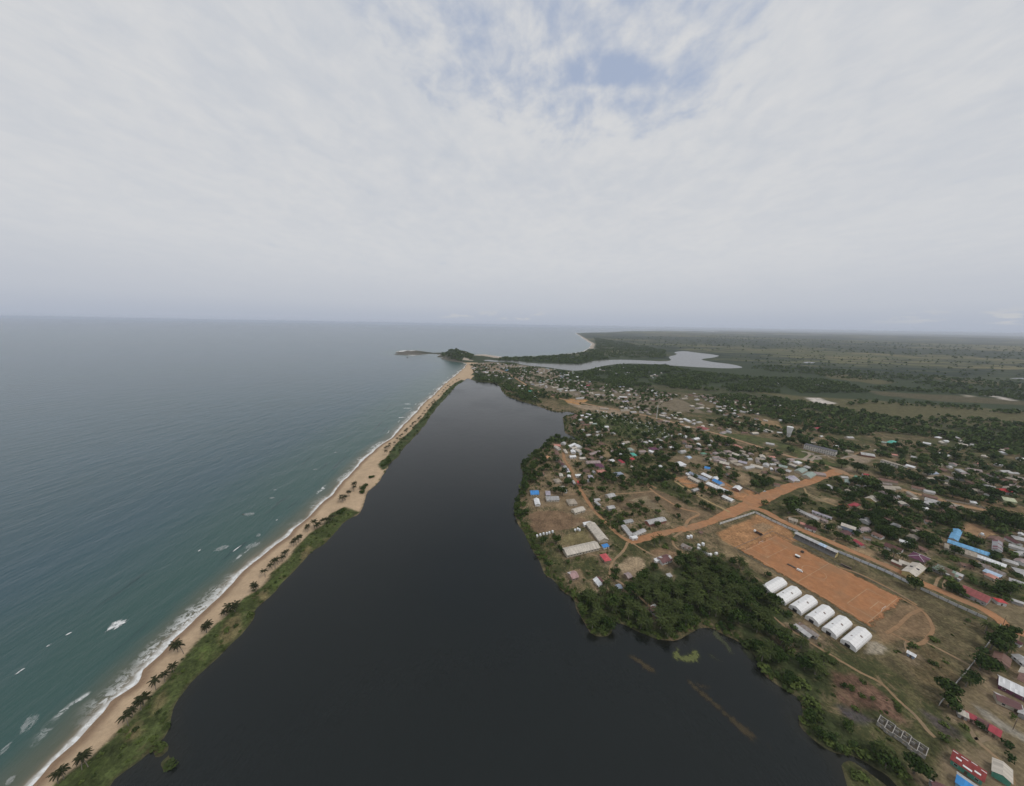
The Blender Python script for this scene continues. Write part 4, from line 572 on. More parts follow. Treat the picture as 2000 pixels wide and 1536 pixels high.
WALLS = [('NW',[(260.6,366.3),(324,393.6)]),('NE',[(324.8,393.7),(332.7,376.4),(340.5,361),(346.6,352.8)]),('NE2',[(361.1,317.5),(380.9,289.6),(387.1,273.7)]),('NE3',[(389.6,267.3),(399.1,247.8),(406.5,234.6)]),('SE',[(409.9,229.1),(379.6,214.1),(353.4,201.8),(330.4,191.1),(301.9,178.2),(282,168.8)]),('SCH',[(348,506.7),(353.2,483.4),(359.1,463.6),(367.6,443.1)]),('E',[(630.7,435.4),(652.3,424.5),(664.3,406.8)])]
TOWER = (620.3,700.4)
MAST = (385.1,840)
RUIN = [(233,157.6),(240.7,144.7)]
misc = {'truck':(295.9,349.3),'pile':(290.8,295.6),'kiosk':(308.5,308.7),'van':(293.3,288.2),'junk':(320.4,316.5),'bench':(347.4,295.5),'tanks':[(206.9,338.4),(210.9,339.6),(211.1,323.6),(217.2,326.1),(139.6,335.8)],'booth':(226.4,347.4),'car':(381.5,452.6),'latr':[(208.6,318.8),(213.2,310.4),(215.6,309.6),(223,311.5)],'wt':(562.3,349.6),'poles':[(507.9,342.2),(555.8,366.2),(554.1,359.7),(414.3,230.5),(354.1,293.4),(311.8,156.4),(111.5,310.3)],'ltank':[(31.8,336.1),(35.7,338.1),(39.6,340.2),(43.4,340.9),(46.6,342.4),(50.6,344.5),(77.8,348.3),(81.3,350.5),(83.2,348.9)]}
# ------------------------------------------------------------------ helpers
random.seed(7); rng = np.random.default_rng(7)
def visible(x, y, z=2.0, m=0.04):
    q = Vector((x, y, z - CAM_H)); w = q.dot(_f)
    if w < 10: return False
    u, v = q.dot(_r) / w * F_PX / 1000, q.dot(_u) / w * F_PX / 768
    return abs(u) < 1 + m and abs(v) < 1 + m
def slant(x, y): return math.sqrt(x * x + y * y + CAM_H * CAM_H)
def sdf(poly, P, pad=None):                                  # signed distance, positive inside
    V = np.asarray(poly, float); n = len(V); P = np.asarray(P, float)
    if pad:                                                   # far outside the box only 'far' matters
        k = np.nonzero((P[:, 0] > V[:, 0].min() - pad) & (P[:, 0] < V[:, 0].max() + pad) & (P[:, 1] > V[:, 1].min() - pad) & (P[:, 1] < V[:, 1].max() + pad))[0]
        out = np.full(len(P), -float(pad))
        if len(k): out[k] = np.maximum(sdf(V, P[k]), -pad)
        return out
    d = np.full(len(P), 1e18); ins = np.zeros(len(P), bool)
    for i in range(n):
        a, b = V[i], V[(i + 1) % n]; e = b - a; w = P - a
        t = np.clip((w @ e) / max(e @ e, 1e-9), 0, 1)
        q = w - t[:, None] * e
        d = np.minimum(d, (q * q).sum(1))
        c1 = (a[1] <= P[:, 1]) & (b[1] > P[:, 1]); c2 = (a[1] > P[:, 1]) & (b[1] <= P[:, 1])
        cr = e[0] * w[:, 1] - e[1] * w[:, 0]
        ins ^= (c1 & (cr > 0)) | (c2 & (cr < 0))
    return np.where(ins, 1, -1) * np.sqrt(d)
def inside(poly, P): return sdf(poly, P) > 0
def vnoise(P, s, seed=0):                                    # lattice value noise
    Q = np.asarray(P, float) / s + 1000.37 + seed * 17.31
    i = np.floor(Q).astype(np.int64); f = Q - i; f = f * f * (3 - 2 * f)
    def hsh(a, b):
        k = (a * 374761393 + b * 668265263 + seed * 974634) & 0xffffffff
        k = ((k ^ (k >> 13)) * 1274126177) & 0xffffffff
        return ((k ^ (k >> 16)) & 0xffff) / 65535.0
    a = hsh(i[:, 0], i[:, 1]); b = hsh(i[:, 0] + 1, i[:, 1]); c = hsh(i[:, 0], i[:, 1] + 1); e = hsh(i[:, 0] + 1, i[:, 1] + 1)
    return (a * (1 - f[:, 0]) + b * f[:, 0]) * (1 - f[:, 1]) + (c * (1 - f[:, 0]) + e * f[:, 0]) * f[:, 1]
def fbm(P, s, seed=0, o=4):
    t = 0; a = 1; m = 0
    for k in range(o): t = t + a * vnoise(P, s / 2 ** k, seed + k); m += a; a *= .55
    return t / m
def sstep(x, a, b): t = np.clip((x - a) / (b - a), 0, 1); return t * t * (3 - 2 * t)
LAND_Z = 1.5
def smooth_poly(p, k=2):                                     # corner-cut a traced outline into a natural bank
    p = np.array(p, float)
    for _ in range(k):
        q = np.roll(p, -1, 0); p = np.stack([p * .75 + q * .25, p * .25 + q * .75], 1).reshape(-1, 2)
    return p
OC, LG, RV, ISL = OCEAN, smooth_poly(LAGOON, 1), smooth_poly(RIVER, 1), smooth_poly(ISLAND, 1)
def wob(P, amp, s, seed):                                    # wobble points so traced edges turn irregular
    return np.asarray(P, float) + np.stack([fbm(P, s, seed, 3) - .5, fbm(P, s, seed + 50, 3) - .5], 1) * amp * 2
def land_fields(P):
    P = np.asarray(P, float)
    far = np.hypot(P[:, 0], P[:, 1])
    Q = wob(P, np.clip(far * .004, 1.2, 40)[:, None], 14, 3)
    do = -sdf(OC, Q)                                          # >0 on the landward side of the coast
    di = sdf(ISL, wob(P, 14, 40, 5), 200); dc = sdf(CAUSEWAY, P, 200)
    dl = -sdf(LG, Q, 150); dr = -sdf(RV, wob(P, 8, 60, 9), 350)
    for k in (POND1, POND2): dr = np.minimum(dr, -sdf(k, P, 350))
    for k in (ISLET1, ISLET2, ISLET3): dl = np.maximum(dl, sdf(k, Q, 100))
    sea = np.maximum(np.maximum(do, di), dc)
    return sea, dl, dr, di
def land_z(P, F=None):
    P = np.asarray(P, float)
    sea, dl, dr, di = F if F is not None else land_fields(P)
    z = np.minimum(np.minimum(np.clip(sea * .06, -5, 2.2), np.clip(dl * .12, -3, LAND_Z)), np.clip(dr * .1, -3, LAND_Z))
    z = np.where(z > LAND_Z, LAND_Z, z)
    hl = np.exp(-(((P[:, 0] + 410) / 110) ** 2 + ((P[:, 1] - 2330) / 160) ** 2)) * 58
    z = z + np.clip(sea / 40, 0, 1) * hl + np.clip(di / 25, 0, 1) * (fbm(P, 60, 21) * 24)
    far = np.hypot(P[:, 0], P[:, 1])
    z = z + sstep(far, 6000, 16000) * np.maximum(fbm(P, 3000, 31) - .42, 0) * 160 * np.clip(sea / 600, 0, 1) * np.clip(dr / 300, 0, 1)
    return z
def gz1(x, y): return float(land_z(np.array([[x, y]]))[0])

def mesh(name, verts, faces, mat=None, smooth=False):
    m = bpy.data.meshes.new(name)
    m.from_pydata([tuple(v) for v in verts], [], faces); m.update()
    for k in ([mat] if not isinstance(mat, (list, tuple)) else mat):
        if k is not None: m.materials.append(k)
    if smooth: m.shade_smooth()
    return m
def npmesh(name, V, Q, mat, k=4):                             # fast mesh from numpy quads / tris
    m = bpy.data.meshes.new(name); V = np.asarray(V, np.float32); Q = np.asarray(Q, np.int32)
    m.vertices.add(len(V)); m.vertices.foreach_set('co', V.ravel())
    m.loops.add(Q.size); m.loops.foreach_set('vertex_index', Q.ravel())
    m.polygons.add(len(Q)); m.polygons.foreach_set('loop_start', np.arange(0, Q.size, k, dtype=np.int32))
    m.update(calc_edges=True)
    if mat: m.materials.append(mat)
    return m
def obj(name, data, parent=None, loc=(0, 0, 0), rz=0.0):
    o = bpy.data.objects.new(name, data); COL.objects.link(o)
    o.location = loc; o.rotation_euler = (0, 0, rz)
    if parent: o.parent = parent
    return o
def tag(o, label=None, cat=None, group=None, kind=None):
    if label: o['label'] = label
    if cat: o['category'] = cat
    if group: o['group'] = group
    if kind: o['kind'] = kind
    return o
def thing(name, loc, rz=0.0, label=None, cat=None, group=None): return tag(obj(name, None, None, loc, rz), label, cat, group)
class MB:                                                     # collects simple solids into one mesh
    def __init__(s): s.v = []; s.f = []
    def add(s, v, f): b = len(s.v); s.v += v; s.f += [tuple(b + i for i in q) for q in f]
    def box(s, x0, x1, y0, y1, z0, z1):
        s.add([(x0, y0, z0), (x1, y0, z0), (x1, y1, z0), (x0, y1, z0), (x0, y0, z1), (x1, y0, z1), (x1, y1, z1), (x0, y1, z1)],
              [(3, 2, 1, 0), (4, 5, 6, 7), (0, 1, 5, 4), (1, 2, 6, 5), (2, 3, 7, 6), (3, 0, 4, 7)]); return s
    def tube(s, p, r, n=6):
        rings = []
        for i, c in enumerate(p):
            a = Vector(p[min(i + 1, len(p) - 1)]) - Vector(p[max(i - 1, 0)]); a.normalize()
            x = a.cross(Vector((.31, .95, .02))).normalized(); y = a.cross(x)
            ri = r[i] if isinstance(r, (list, tuple)) else r
            rings.append([tuple(Vector(c) + x * math.cos(2 * math.pi * k / n) * ri + y * math.sin(2 * math.pi * k / n) * ri) for k in range(n)])
        v = [q for g in rings for q in g]; f = []
        for i in range(len(p) - 1):
            for k in range(n): f.append((i * n + k, i * n + (k + 1) % n, (i + 1) * n + (k + 1) % n, (i + 1) * n + k))
        f.append(tuple(range(n))[::-1]); f.append(tuple((len(p) - 1) * n + k for k in range(n)))
        s.add(v, f); return s
    def prism(s, prof, x0, x1):                               # profile in (y, z) swept along x
        n = len(prof); v = [(x0, y, z) for y, z in prof] + [(x1, y, z) for y, z in prof]
        f = [tuple(range(n))[::-1], tuple(range(n, 2 * n))] + [(i, (i + 1) % n, n + (i + 1) % n, n + i) for i in range(n)]
        s.add(v, f); return s
    def mesh(s, name, mat): return mesh(name, s.v, s.f, mat)
    def obj(s, name, mat, parent=None, loc=(0, 0, 0), rz=0.0): return obj(name, s.mesh(name, mat), parent, loc, rz)

# ------------------------------------------------------------------ materials
def material(name, fn):
    m = bpy.data.materials.new(name); m.use_nodes = True; t = NT(m.node_tree)
    out = t.new('ShaderNodeOutputMaterial'); b = t.new('ShaderNodeBsdfPrincipled'); t.l.new(b.outputs[0], out.inputs[0])
    fn(t, b); return m
def pos(t): return t.new('ShaderNodeNewGeometry').outputs['Position']
def objc(t): return t.new('ShaderNodeTexCoord').outputs['Object']
def bump(t, b, h, s, d=1.0):
    n = t.new('ShaderNodeBump', i_Strength=s, i_Distance=d, i_Height=h); t.l.new(n.outputs[0], b.inputs['Normal'])

def ground_fn(t, b):
    p = pos(t); a = t.new('ShaderNodeAttribute', attribute_name='cover').outputs['Color']
    n1 = t.noise(p, .5, 6, .75); n2 = t.noise(p, .07, 6, .66); n4 = t.noise(t.mapping(p, (1, .55, 1), (0, 0, R(35))), .2, 6, .72, .6)
    gd = t.new('ShaderNodeAttribute', attribute_name='mixing').outputs['Fac']; wl = t.new('ShaderNodeAttribute', attribute_name='wild').outputs['Fac']
    v = t.math('MULTIPLY', t.math('ADD', .5, t.math('MULTIPLY', t.smooth(n1, .3, .7), 1.0)), t.math('ADD', .62, t.math('MULTIPLY', t.smooth(n2, .3, .7), .76)))
    v = t.math('ADD', 1.0, t.math('MULTIPLY', t.math('SUBTRACT', v, 1.0), t.math('ADD', .22, t.math('MULTIPLY', t.smooth(gd, 0.0, .2), .78))))
    c = t.mix(1.0, a, t.new('ShaderNodeCombineXYZ', i_0=v, i_1=v, i_2=v).outputs[0], 'MULTIPLY')
    tuft = t.math('MULTIPLY', t.smooth(n4, .48, .56), gd)
    c = t.mix(t.math('MULTIPLY', tuft, .72), c, (.045, .054, .021))
    bare = t.math('MULTIPLY', t.smooth(t.noise(p, .06, 8, .74, .5), .54, .64), gd)
    c = t.mix(t.math('MULTIPLY', bare, .75), c, (.23, .165, .1))
    # open savanna, scattered thickets and mangrove of the plain
    q = t.mapping(p, (.5, 1, 1))
    s1 = t.math('ADD', t.math('ADD', t.math('MULTIPLY', t.noise(q, .0009, 5, .6), .45), t.math('MULTIPLY', t.noise(p, .00025, 3, .5), .3)), t.math('MULTIPLY', t.noise(q, .0042, 4, .6), .25))
    sav = t.smooth(s1, .5, .535); th = t.smooth(t.noise(q, .0075, 4, .6), .55, .6); dots = t.smooth(t.noise(p, .03, 3, .6), .6, .65)
    open_ = t.mix(t.smooth(t.noise(p, .0016, 4), .35, .65), (.165, .145, .07), (.1, .105, .05)); open_ = t.mix(t.math('MULTIPLY', t.math('MAXIMUM', th, dots), .85), open_, (.03, .043, .024))
    wood = t.mix(t.smooth(t.noise(q, .0055, 6, .68), .42, .6), (.022, .034, .021), (.058, .07, .036))
    c = t.mix(wl, c, t.mix(sav, wood, open_))
    t.l.new(c, b.inputs['Base Color']); b.inputs['Roughness'].default_value = .95; b.inputs['Specular IOR Level'].default_value = .1
    bump(t, b, n1, .6, .8)
M_ground = material('ground_cover', ground_fn)

def dirt_mat(name, col, edge=False):
    def fn(t, b):
        p = pos(t); n = t.noise(p, .25, 6, .65); m = t.noise(p, .035, 4, .6)
        c = t.mix(t.smooth(n, .25, .8), tuple(x * .8 for x in col), tuple(min(1, x * 1.13) for x in col))
        c = t.mix(t.math('MULTIPLY', t.smooth(m, .48, .68), .6), c, (col[0] * .72, col[1] * .9, col[2] * 1.05))
        rut = t.noise(p, .075, 7, .72, .6)
        c = t.mix(t.math('MULTIPLY', t.smooth(rut, .54, .66), .5), c, (min(1, col[0] * 1.12), col[1] * 1.32, col[2] * 1.5))
        if edge:
            e = t.new('ShaderNodeAttribute', attribute_name='edge').outputs['Fac']
            t.l.new(t.smooth(t.math('ADD', e, t.math('MULTIPLY', t.math('SUBTRACT', t.noise(p, .16, 6, .72), .5), 2.4)), .1, .5), b.inputs['Alpha'])
        t.l.new(c, b.inputs['Base Color']); b.inputs['Roughness'].default_value = .95; b.inputs['Specular IOR Level'].default_value = .1
    return material(name, fn)

def ocean_fn(t, b):
    p = pos(t); s = t.new('ShaderNodeAttribute', attribute_name='shore').outputs['Fac']
    nbig = t.noise(p, .006, 4, .6); nmid = t.noise(t.mapping(p, (1, .5, 1)), .035, 5, .62, .3); nlace = t.noise(p, .22, 6, .72, .8)
    e = t.math('ADD', s, t.math('MULTIPLY', t.math('SUBTRACT', nmid, .5), 18.0))
    ed = t.math('ADD', s, t.math('MULTIPLY', t.math('SUBTRACT', nbig, .5), 130.0))
    deep = t.mix(t.smooth(nbig, .3, .7), (.026, .068, .092), (.034, .08, .104))
    c = t.mix(t.smooth(ed, 40.0, 260.0), (.04, .088, .08), deep)
    c = t.mix(t.smooth(e, 3.0, 34.0), (.105, .112, .08), c)
    c = t.mix(t.smooth(e, -1.0, 10.0), (.26, .21, .15), c)
    # surf: a solid swash line, lace behind it, one broken outer line
    nmix = t.noise(t.mapping(p, (.4, 1, 1)), .016, 3, .6); lace = t.smooth(nlace, .44, .56)
    f1 = t.math('MULTIPLY', t.math('SUBTRACT', 1.0, t.smooth(e, 1.0, 5.5)), t.math('ADD', .6, t.math('MULTIPLY', lace, .4)))
    f2 = t.math('MULTIPLY', t.math('SUBTRACT', 1.0, t.smooth(e, 4.0, 17.0)), t.math('MULTIPLY', lace, t.smooth(nmix, .46, .62)))
    e3 = t.math('ADD', s, t.math('MULTIPLY', t.math('SUBTRACT', nmid, .5), 26.0))
    l3 = t.math('MULTIPLY', t.smooth(e3, 20.0, 21.5), t.math('SUBTRACT', 1.0, t.smooth(e3, 21.5, 25.0)))
    f3 = t.math('MULTIPLY', l3, t.math('MULTIPLY', t.smooth(t.noise(t.mapping(p, (.3, 1, 1)), .022, 3), .56, .62), lace))
    foam = t.math('MAXIMUM', t.math('MAXIMUM', f1, t.math('MULTIPLY', f2, .8)), t.math('MULTIPLY', f3, .8), clamp=True)
    s4 = t.math('ADD', s, t.math('MULTIPLY', t.math('SUBTRACT', nmid, .5), 22.0)); dark = 0.0
    for d0, sc4 in ((36.0, .013), (58.0, .009), (95.0, .007)):
        ln = t.math('MULTIPLY', t.smooth(s4, d0 - 5.0, d0), t.math('SUBTRACT', 1.0, t.smooth(s4, d0, d0 + 2.0)))
        dark = t.math('MAXIMUM', dark, t.math('MULTIPLY', ln, t.smooth(t.noise(t.mapping(p, (.3, 1, 1), (0, 0, 0), (d0, 0, 0)), sc4, 2), .52, .6)))
    c = t.mix(t.math('MULTIPLY', dark, .5), c, (.02, .04, .045))
    c = t.mix(foam, c, (.74, .75, .74)); t.l.new(c, b.inputs['Base Color'])
    rg = t.math('ADD', .18, t.math('MULTIPLY', foam, .5)); t.l.new(rg, b.inputs['Roughness']); b.inputs['IOR'].default_value = 1.33
    b.inputs['Specular IOR Level'].default_value = .34
    w1 = t.noise(t.mapping(p, (1, .42, 1), (0, 0, R(-28))), .045, 3, .5); w2 = t.noise(t.mapping(p, (1, .35, 1), (0, 0, R(-22))), .22, 4, .6)
    h = t.math('ADD', t.math('MULTIPLY', w1, 2.6), t.math('MULTIPLY', w2, .9))
    bump(t, b, h, .75, 1.0)
M_ocean = material('sea_water', ocean_fn)
def lagoon_fn(t, b):
    p = pos(t); sh = t.new('ShaderNodeAttribute', attribute_name='shore').outputs['Fac']; big = t.noise(p, .007, 4, .6)
    c = t.mix(big, (.0045, .0075, .007), (.0085, .0115, .0105))
    c = t.mix(t.smooth(t.math('ADD', sh, t.math('MULTIPLY', big, 20.0)), 4.0, 22.0), (.0135, .014, .0095), c); t.l.new(c, b.inputs['Base Color'])
    t.l.new(t.math('ADD', .06, t.math('MULTIPLY', t.smooth(big, .35, .65), .16)), b.inputs['Roughness']); b.inputs['IOR'].default_value = 1.33
    h = t.math('ADD', t.noise(t.mapping(p, (1, .4, 1), (0, 0, R(12))), .5, 3, .6), t.math('MULTIPLY', t.noise(p, .05, 3), 1.5))
    bump(t, b, h, .38, .5)
M_lagoon = material('lagoon_water', lagoon_fn)
def river_fn(t, b):
    p = pos(t); b.inputs['Base Color'].default_value = (.1, .1, .09, 1); b.inputs['Roughness'].default_value = .22; b.inputs['IOR'].default_value = 1.33
    bump(t, b, t.noise(p, .08, 3), .3, .6)
M_river = material('river_water', river_fn)

ROOF = dict(cream=((.52, .47, .4), .15), tan=((.36, .31, .25), .3), grey=((.34, .335, .33), .3), lightgrey=((.43, .42, .41), .32), white=((.7, .7, .7), .12),
    lavender=((.38, .35, .4), .2), blue=((.06, .24, .56), .05), skyblue=((.15, .36, .58), .06), lightblue=((.4, .5, .62), .12), red=((.5, .055, .055), .08),
    crimson=((.36, .055, .07), .14), coral=((.56, .1, .11), .06), salmon=((.5, .23, .18), .2), orange=((.5, .27, .14), .15), orangered=((.47, .13, .07), .14), purple=((.13, .045, .085), .08),
    pinkgrey=((.33, .26, .25), .45), rust=((.2, .115, .09), .75), rustgrey=((.27, .235, .215), .65), brown=((.14, .085, .065), .4), maroon=((.11, .045, .045), .45),
    green=((.13, .27, .19), .2), greygreen=((.29, .35, .31), .25), teal=((.1, .42, .33), .08), palegreen=((.48, .5, .34), .2), olive=((.25, .24, .16), .3), darkgrey=((.085, .085, .095), .25),
    bluegrey=((.28, .32, .39), .18), stripe=((.3, .3, .31), .2), camo=((.22, .3, .24), .85), dullred=((.29, .085, .08), .2), darkred=((.23, .04, .035), .16),
    patchmaroon=((.15, .07, .07), .45), patchpink=((.42, .27, .26), .5), bluesplit=((.05, .27, .62), .05), maroonsplit=((.12, .05, .05), .35))
WALL = dict(cream=(.5, .45, .36), white=(.68, .67, .65), grey=(.34, .33, .32), tan=(.33, .25, .18), pink=(.58, .36, .31), orange=(.48, .24, .1), rust=(.25, .13, .09), brick=(.3, .13, .09), yellow=(.55, .44, .2),
    bluegrey=(.27, .33, .42), whitewash=(.62, .58, .52), purple=(.17, .06, .1), greenwall=(.09, .3, .22), bluewall=(.2, .38, .55), palegreen=(.46, .5, .3), crimson=(.36, .09, .09))
_mats = {}
def roof_mat(c):
    if ('r', c) in _mats: return _mats['r', c]
    col, rust = ROOF[c]
    def fn(t, b):
        o = objc(t); s = t.new('ShaderNodeSeparateXYZ', i_0=o); rnd = t.new('ShaderNodeObjectInfo').outputs['Random']
        sheet = t.math('FLOOR', t.math('DIVIDE', s.outputs[0], .95 if c not in ('stripe', 'patchmaroon', 'patchpink', 'camo') else 2.4))
        row = t.math('FLOOR', t.math('DIVIDE', s.outputs[1], 3.1))
        wn = t.new('ShaderNodeTexWhiteNoise', noise_dimensions='3D', i_Vector=t.new('ShaderNodeCombineXYZ', i_0=sheet, i_1=row, i_2=t.math('MULTIPLY', rnd, 50.0)).outputs[0]).outputs['Value']
        v = t.math('ADD', .8, t.math('MULTIPLY', wn, .34))
        cc = t.mix(1.0, col, t.new('ShaderNodeCombineXYZ', i_0=v, i_1=v, i_2=v).outputs[0], 'MULTIPLY')
        pv = t.new('ShaderNodeCombineXYZ', i_0=s.outputs[0], i_1=t.math('MULTIPLY', s.outputs[1], .45), i_2=t.math('MULTIPLY', rnd, 40.0)).outputs[0]
        ru = t.smooth(t.math('ADD', t.noise(pv, .45, 5, .65), t.math('MULTIPLY', wn, .12)), .72 - .3 * rust, .86 - .22 * rust)
        cc = t.mix(t.math('MULTIPLY', ru, min(.85, .3 + rust)), cc, (.13, .07, .045))
        if c in ('patchmaroon', 'patchpink', 'stripe', 'camo'):
            wn2 = t.new('ShaderNodeTexWhiteNoise', noise_dimensions='2D', i_Vector=t.new('ShaderNodeCombineXYZ', i_0=sheet, i_1=t.math('ADD', row, 7.0), i_2=0.0).outputs[0]).outputs['Value']
            cc = t.mix(t.smooth(wn2, .62, .66), cc, (.5, .48, .47) if c != 'stripe' else (.16, .05, .06))
            if c in ('camo',): cc = t.mix(t.math('SUBTRACT', 1.0, t.smooth(wn2, .25, .3)), cc, (.14, .09, .06))
        cc = t.mix(t.math('MULTIPLY', t.smooth(t.noise(o, .3, 4, .6), .45, .75), .35), cc, tuple(x * .62 for x in col))
        t.l.new(cc, b.inputs['Base Color']); b.inputs['Roughness'].default_value = .6; b.inputs['Specular IOR Level'].default_value = .25
    _mats['r', c] = material('tin_' + c, fn); return _mats['r', c]
def wall_mat(c):
    if ('w', c) in _mats: return _mats['w', c]
    col = WALL[c]
    def fn(t, b):
        o = objc(t); n = t.noise(o, .6, 5, .6)
        cc = t.mix(t.smooth(n, .35, .8), col, tuple(x * .72 for x in col))
        t.l.new(cc, b.inputs['Base Color']); b.inputs['Roughness'].default_value = .9
    _mats['w', c] = material('plaster_' + c, fn); return _mats['w', c]
def plain(name, col, rough=.8, var=.15):
    if name in _mats: return _mats[name]
    def fn(t, b):
        n = t.noise(objc(t), .8, 4, .6)
        t.l.new(t.mix(n, tuple(x * (1 - var) for x in col), tuple(min(1, x * (1 + var)) for x in col)), b.inputs['Base Color']); b.inputs['Roughness'].default_value = rough
    _mats[name] = material(name, fn); return _mats[name]
M_glass = plain('dark_window_and_opening', (.03, .03, .032), .25); M_door = plain('door_paint', (.1, .07, .05), .6); M_conc = plain('concrete', (.36, .34, .31), .9, .2)
M_conc_dark = plain('weathered_concrete', (.2, .19, .18), .9, .3); M_white = plain('white_paint', (.72, .72, .71), .6, .08); M_tank = plain('white_plastic', (.76, .77, .78), .45, .05)
M_rubber = plain('rubber', (.02, .02, .02), .8); M_wood = plain('weathered_timber', (.12, .09, .07), .9, .35); M_steel = plain('grey_steel', (.3, .31, .32), .5)
M_rock = plain('dark_rock', (.1, .095, .085), .9, .4)
def tent_fn(t, b):
    o = objc(t); n = t.noise(o, .5, 5, .6)
    c = t.mix(t.smooth(n, .35, .85), (.8, .79, .78), (.6, .585, .56))
    t.l.new(c, b.inputs['Base Color']); b.inputs['Roughness'].default_value = .55
M_tent = material('tent_fabric', tent_fn)
def leaf_mat(name, a, bcol, attr=False):
    def fn(t, b):
        rnd = t.new('ShaderNodeAttribute', attribute_name='tint').outputs['Fac'] if attr else t.new('ShaderNodeObjectInfo').outputs['Random']
        c = t.mix(rnd, a, bcol); n = t.noise(pos(t), .9, 2)
        c = t.mix(t.smooth(n, .35, .75), tuple(x * .7 for x in a), c) if not attr else c
        t.l.new(c, b.inputs['Base Color']); b.inputs['Roughness'].default_value = .85; b.inputs['Specular IOR Level'].default_value = .05
    return material(name, fn)
M_leaf = leaf_mat('broad_leaves', (.034, .06, .016), (.1, .14, .038)); M_palm = leaf_mat('palm_leaves', (.055, .075, .024), (.125, .15, .052))
M_coco = leaf_mat('coconut_leaves', (.036, .042, .018), (.064, .068, .03)); M_bush = leaf_mat('shrub_leaves', (.045, .072, .018), (.075, .1, .03))
M_leaf_s = leaf_mat('wood_leaves', (.03, .053, .017), (.092, .13, .04), True); M_bush_s = leaf_mat('scrub_leaves', (.038, .055, .018), (.1, .13, .036), True)
M_trunk = plain('bark', (.12, .1, .08), .9, .3); M_ptrunk = plain('palm_bark', (.19, .165, .135), .9, .3)
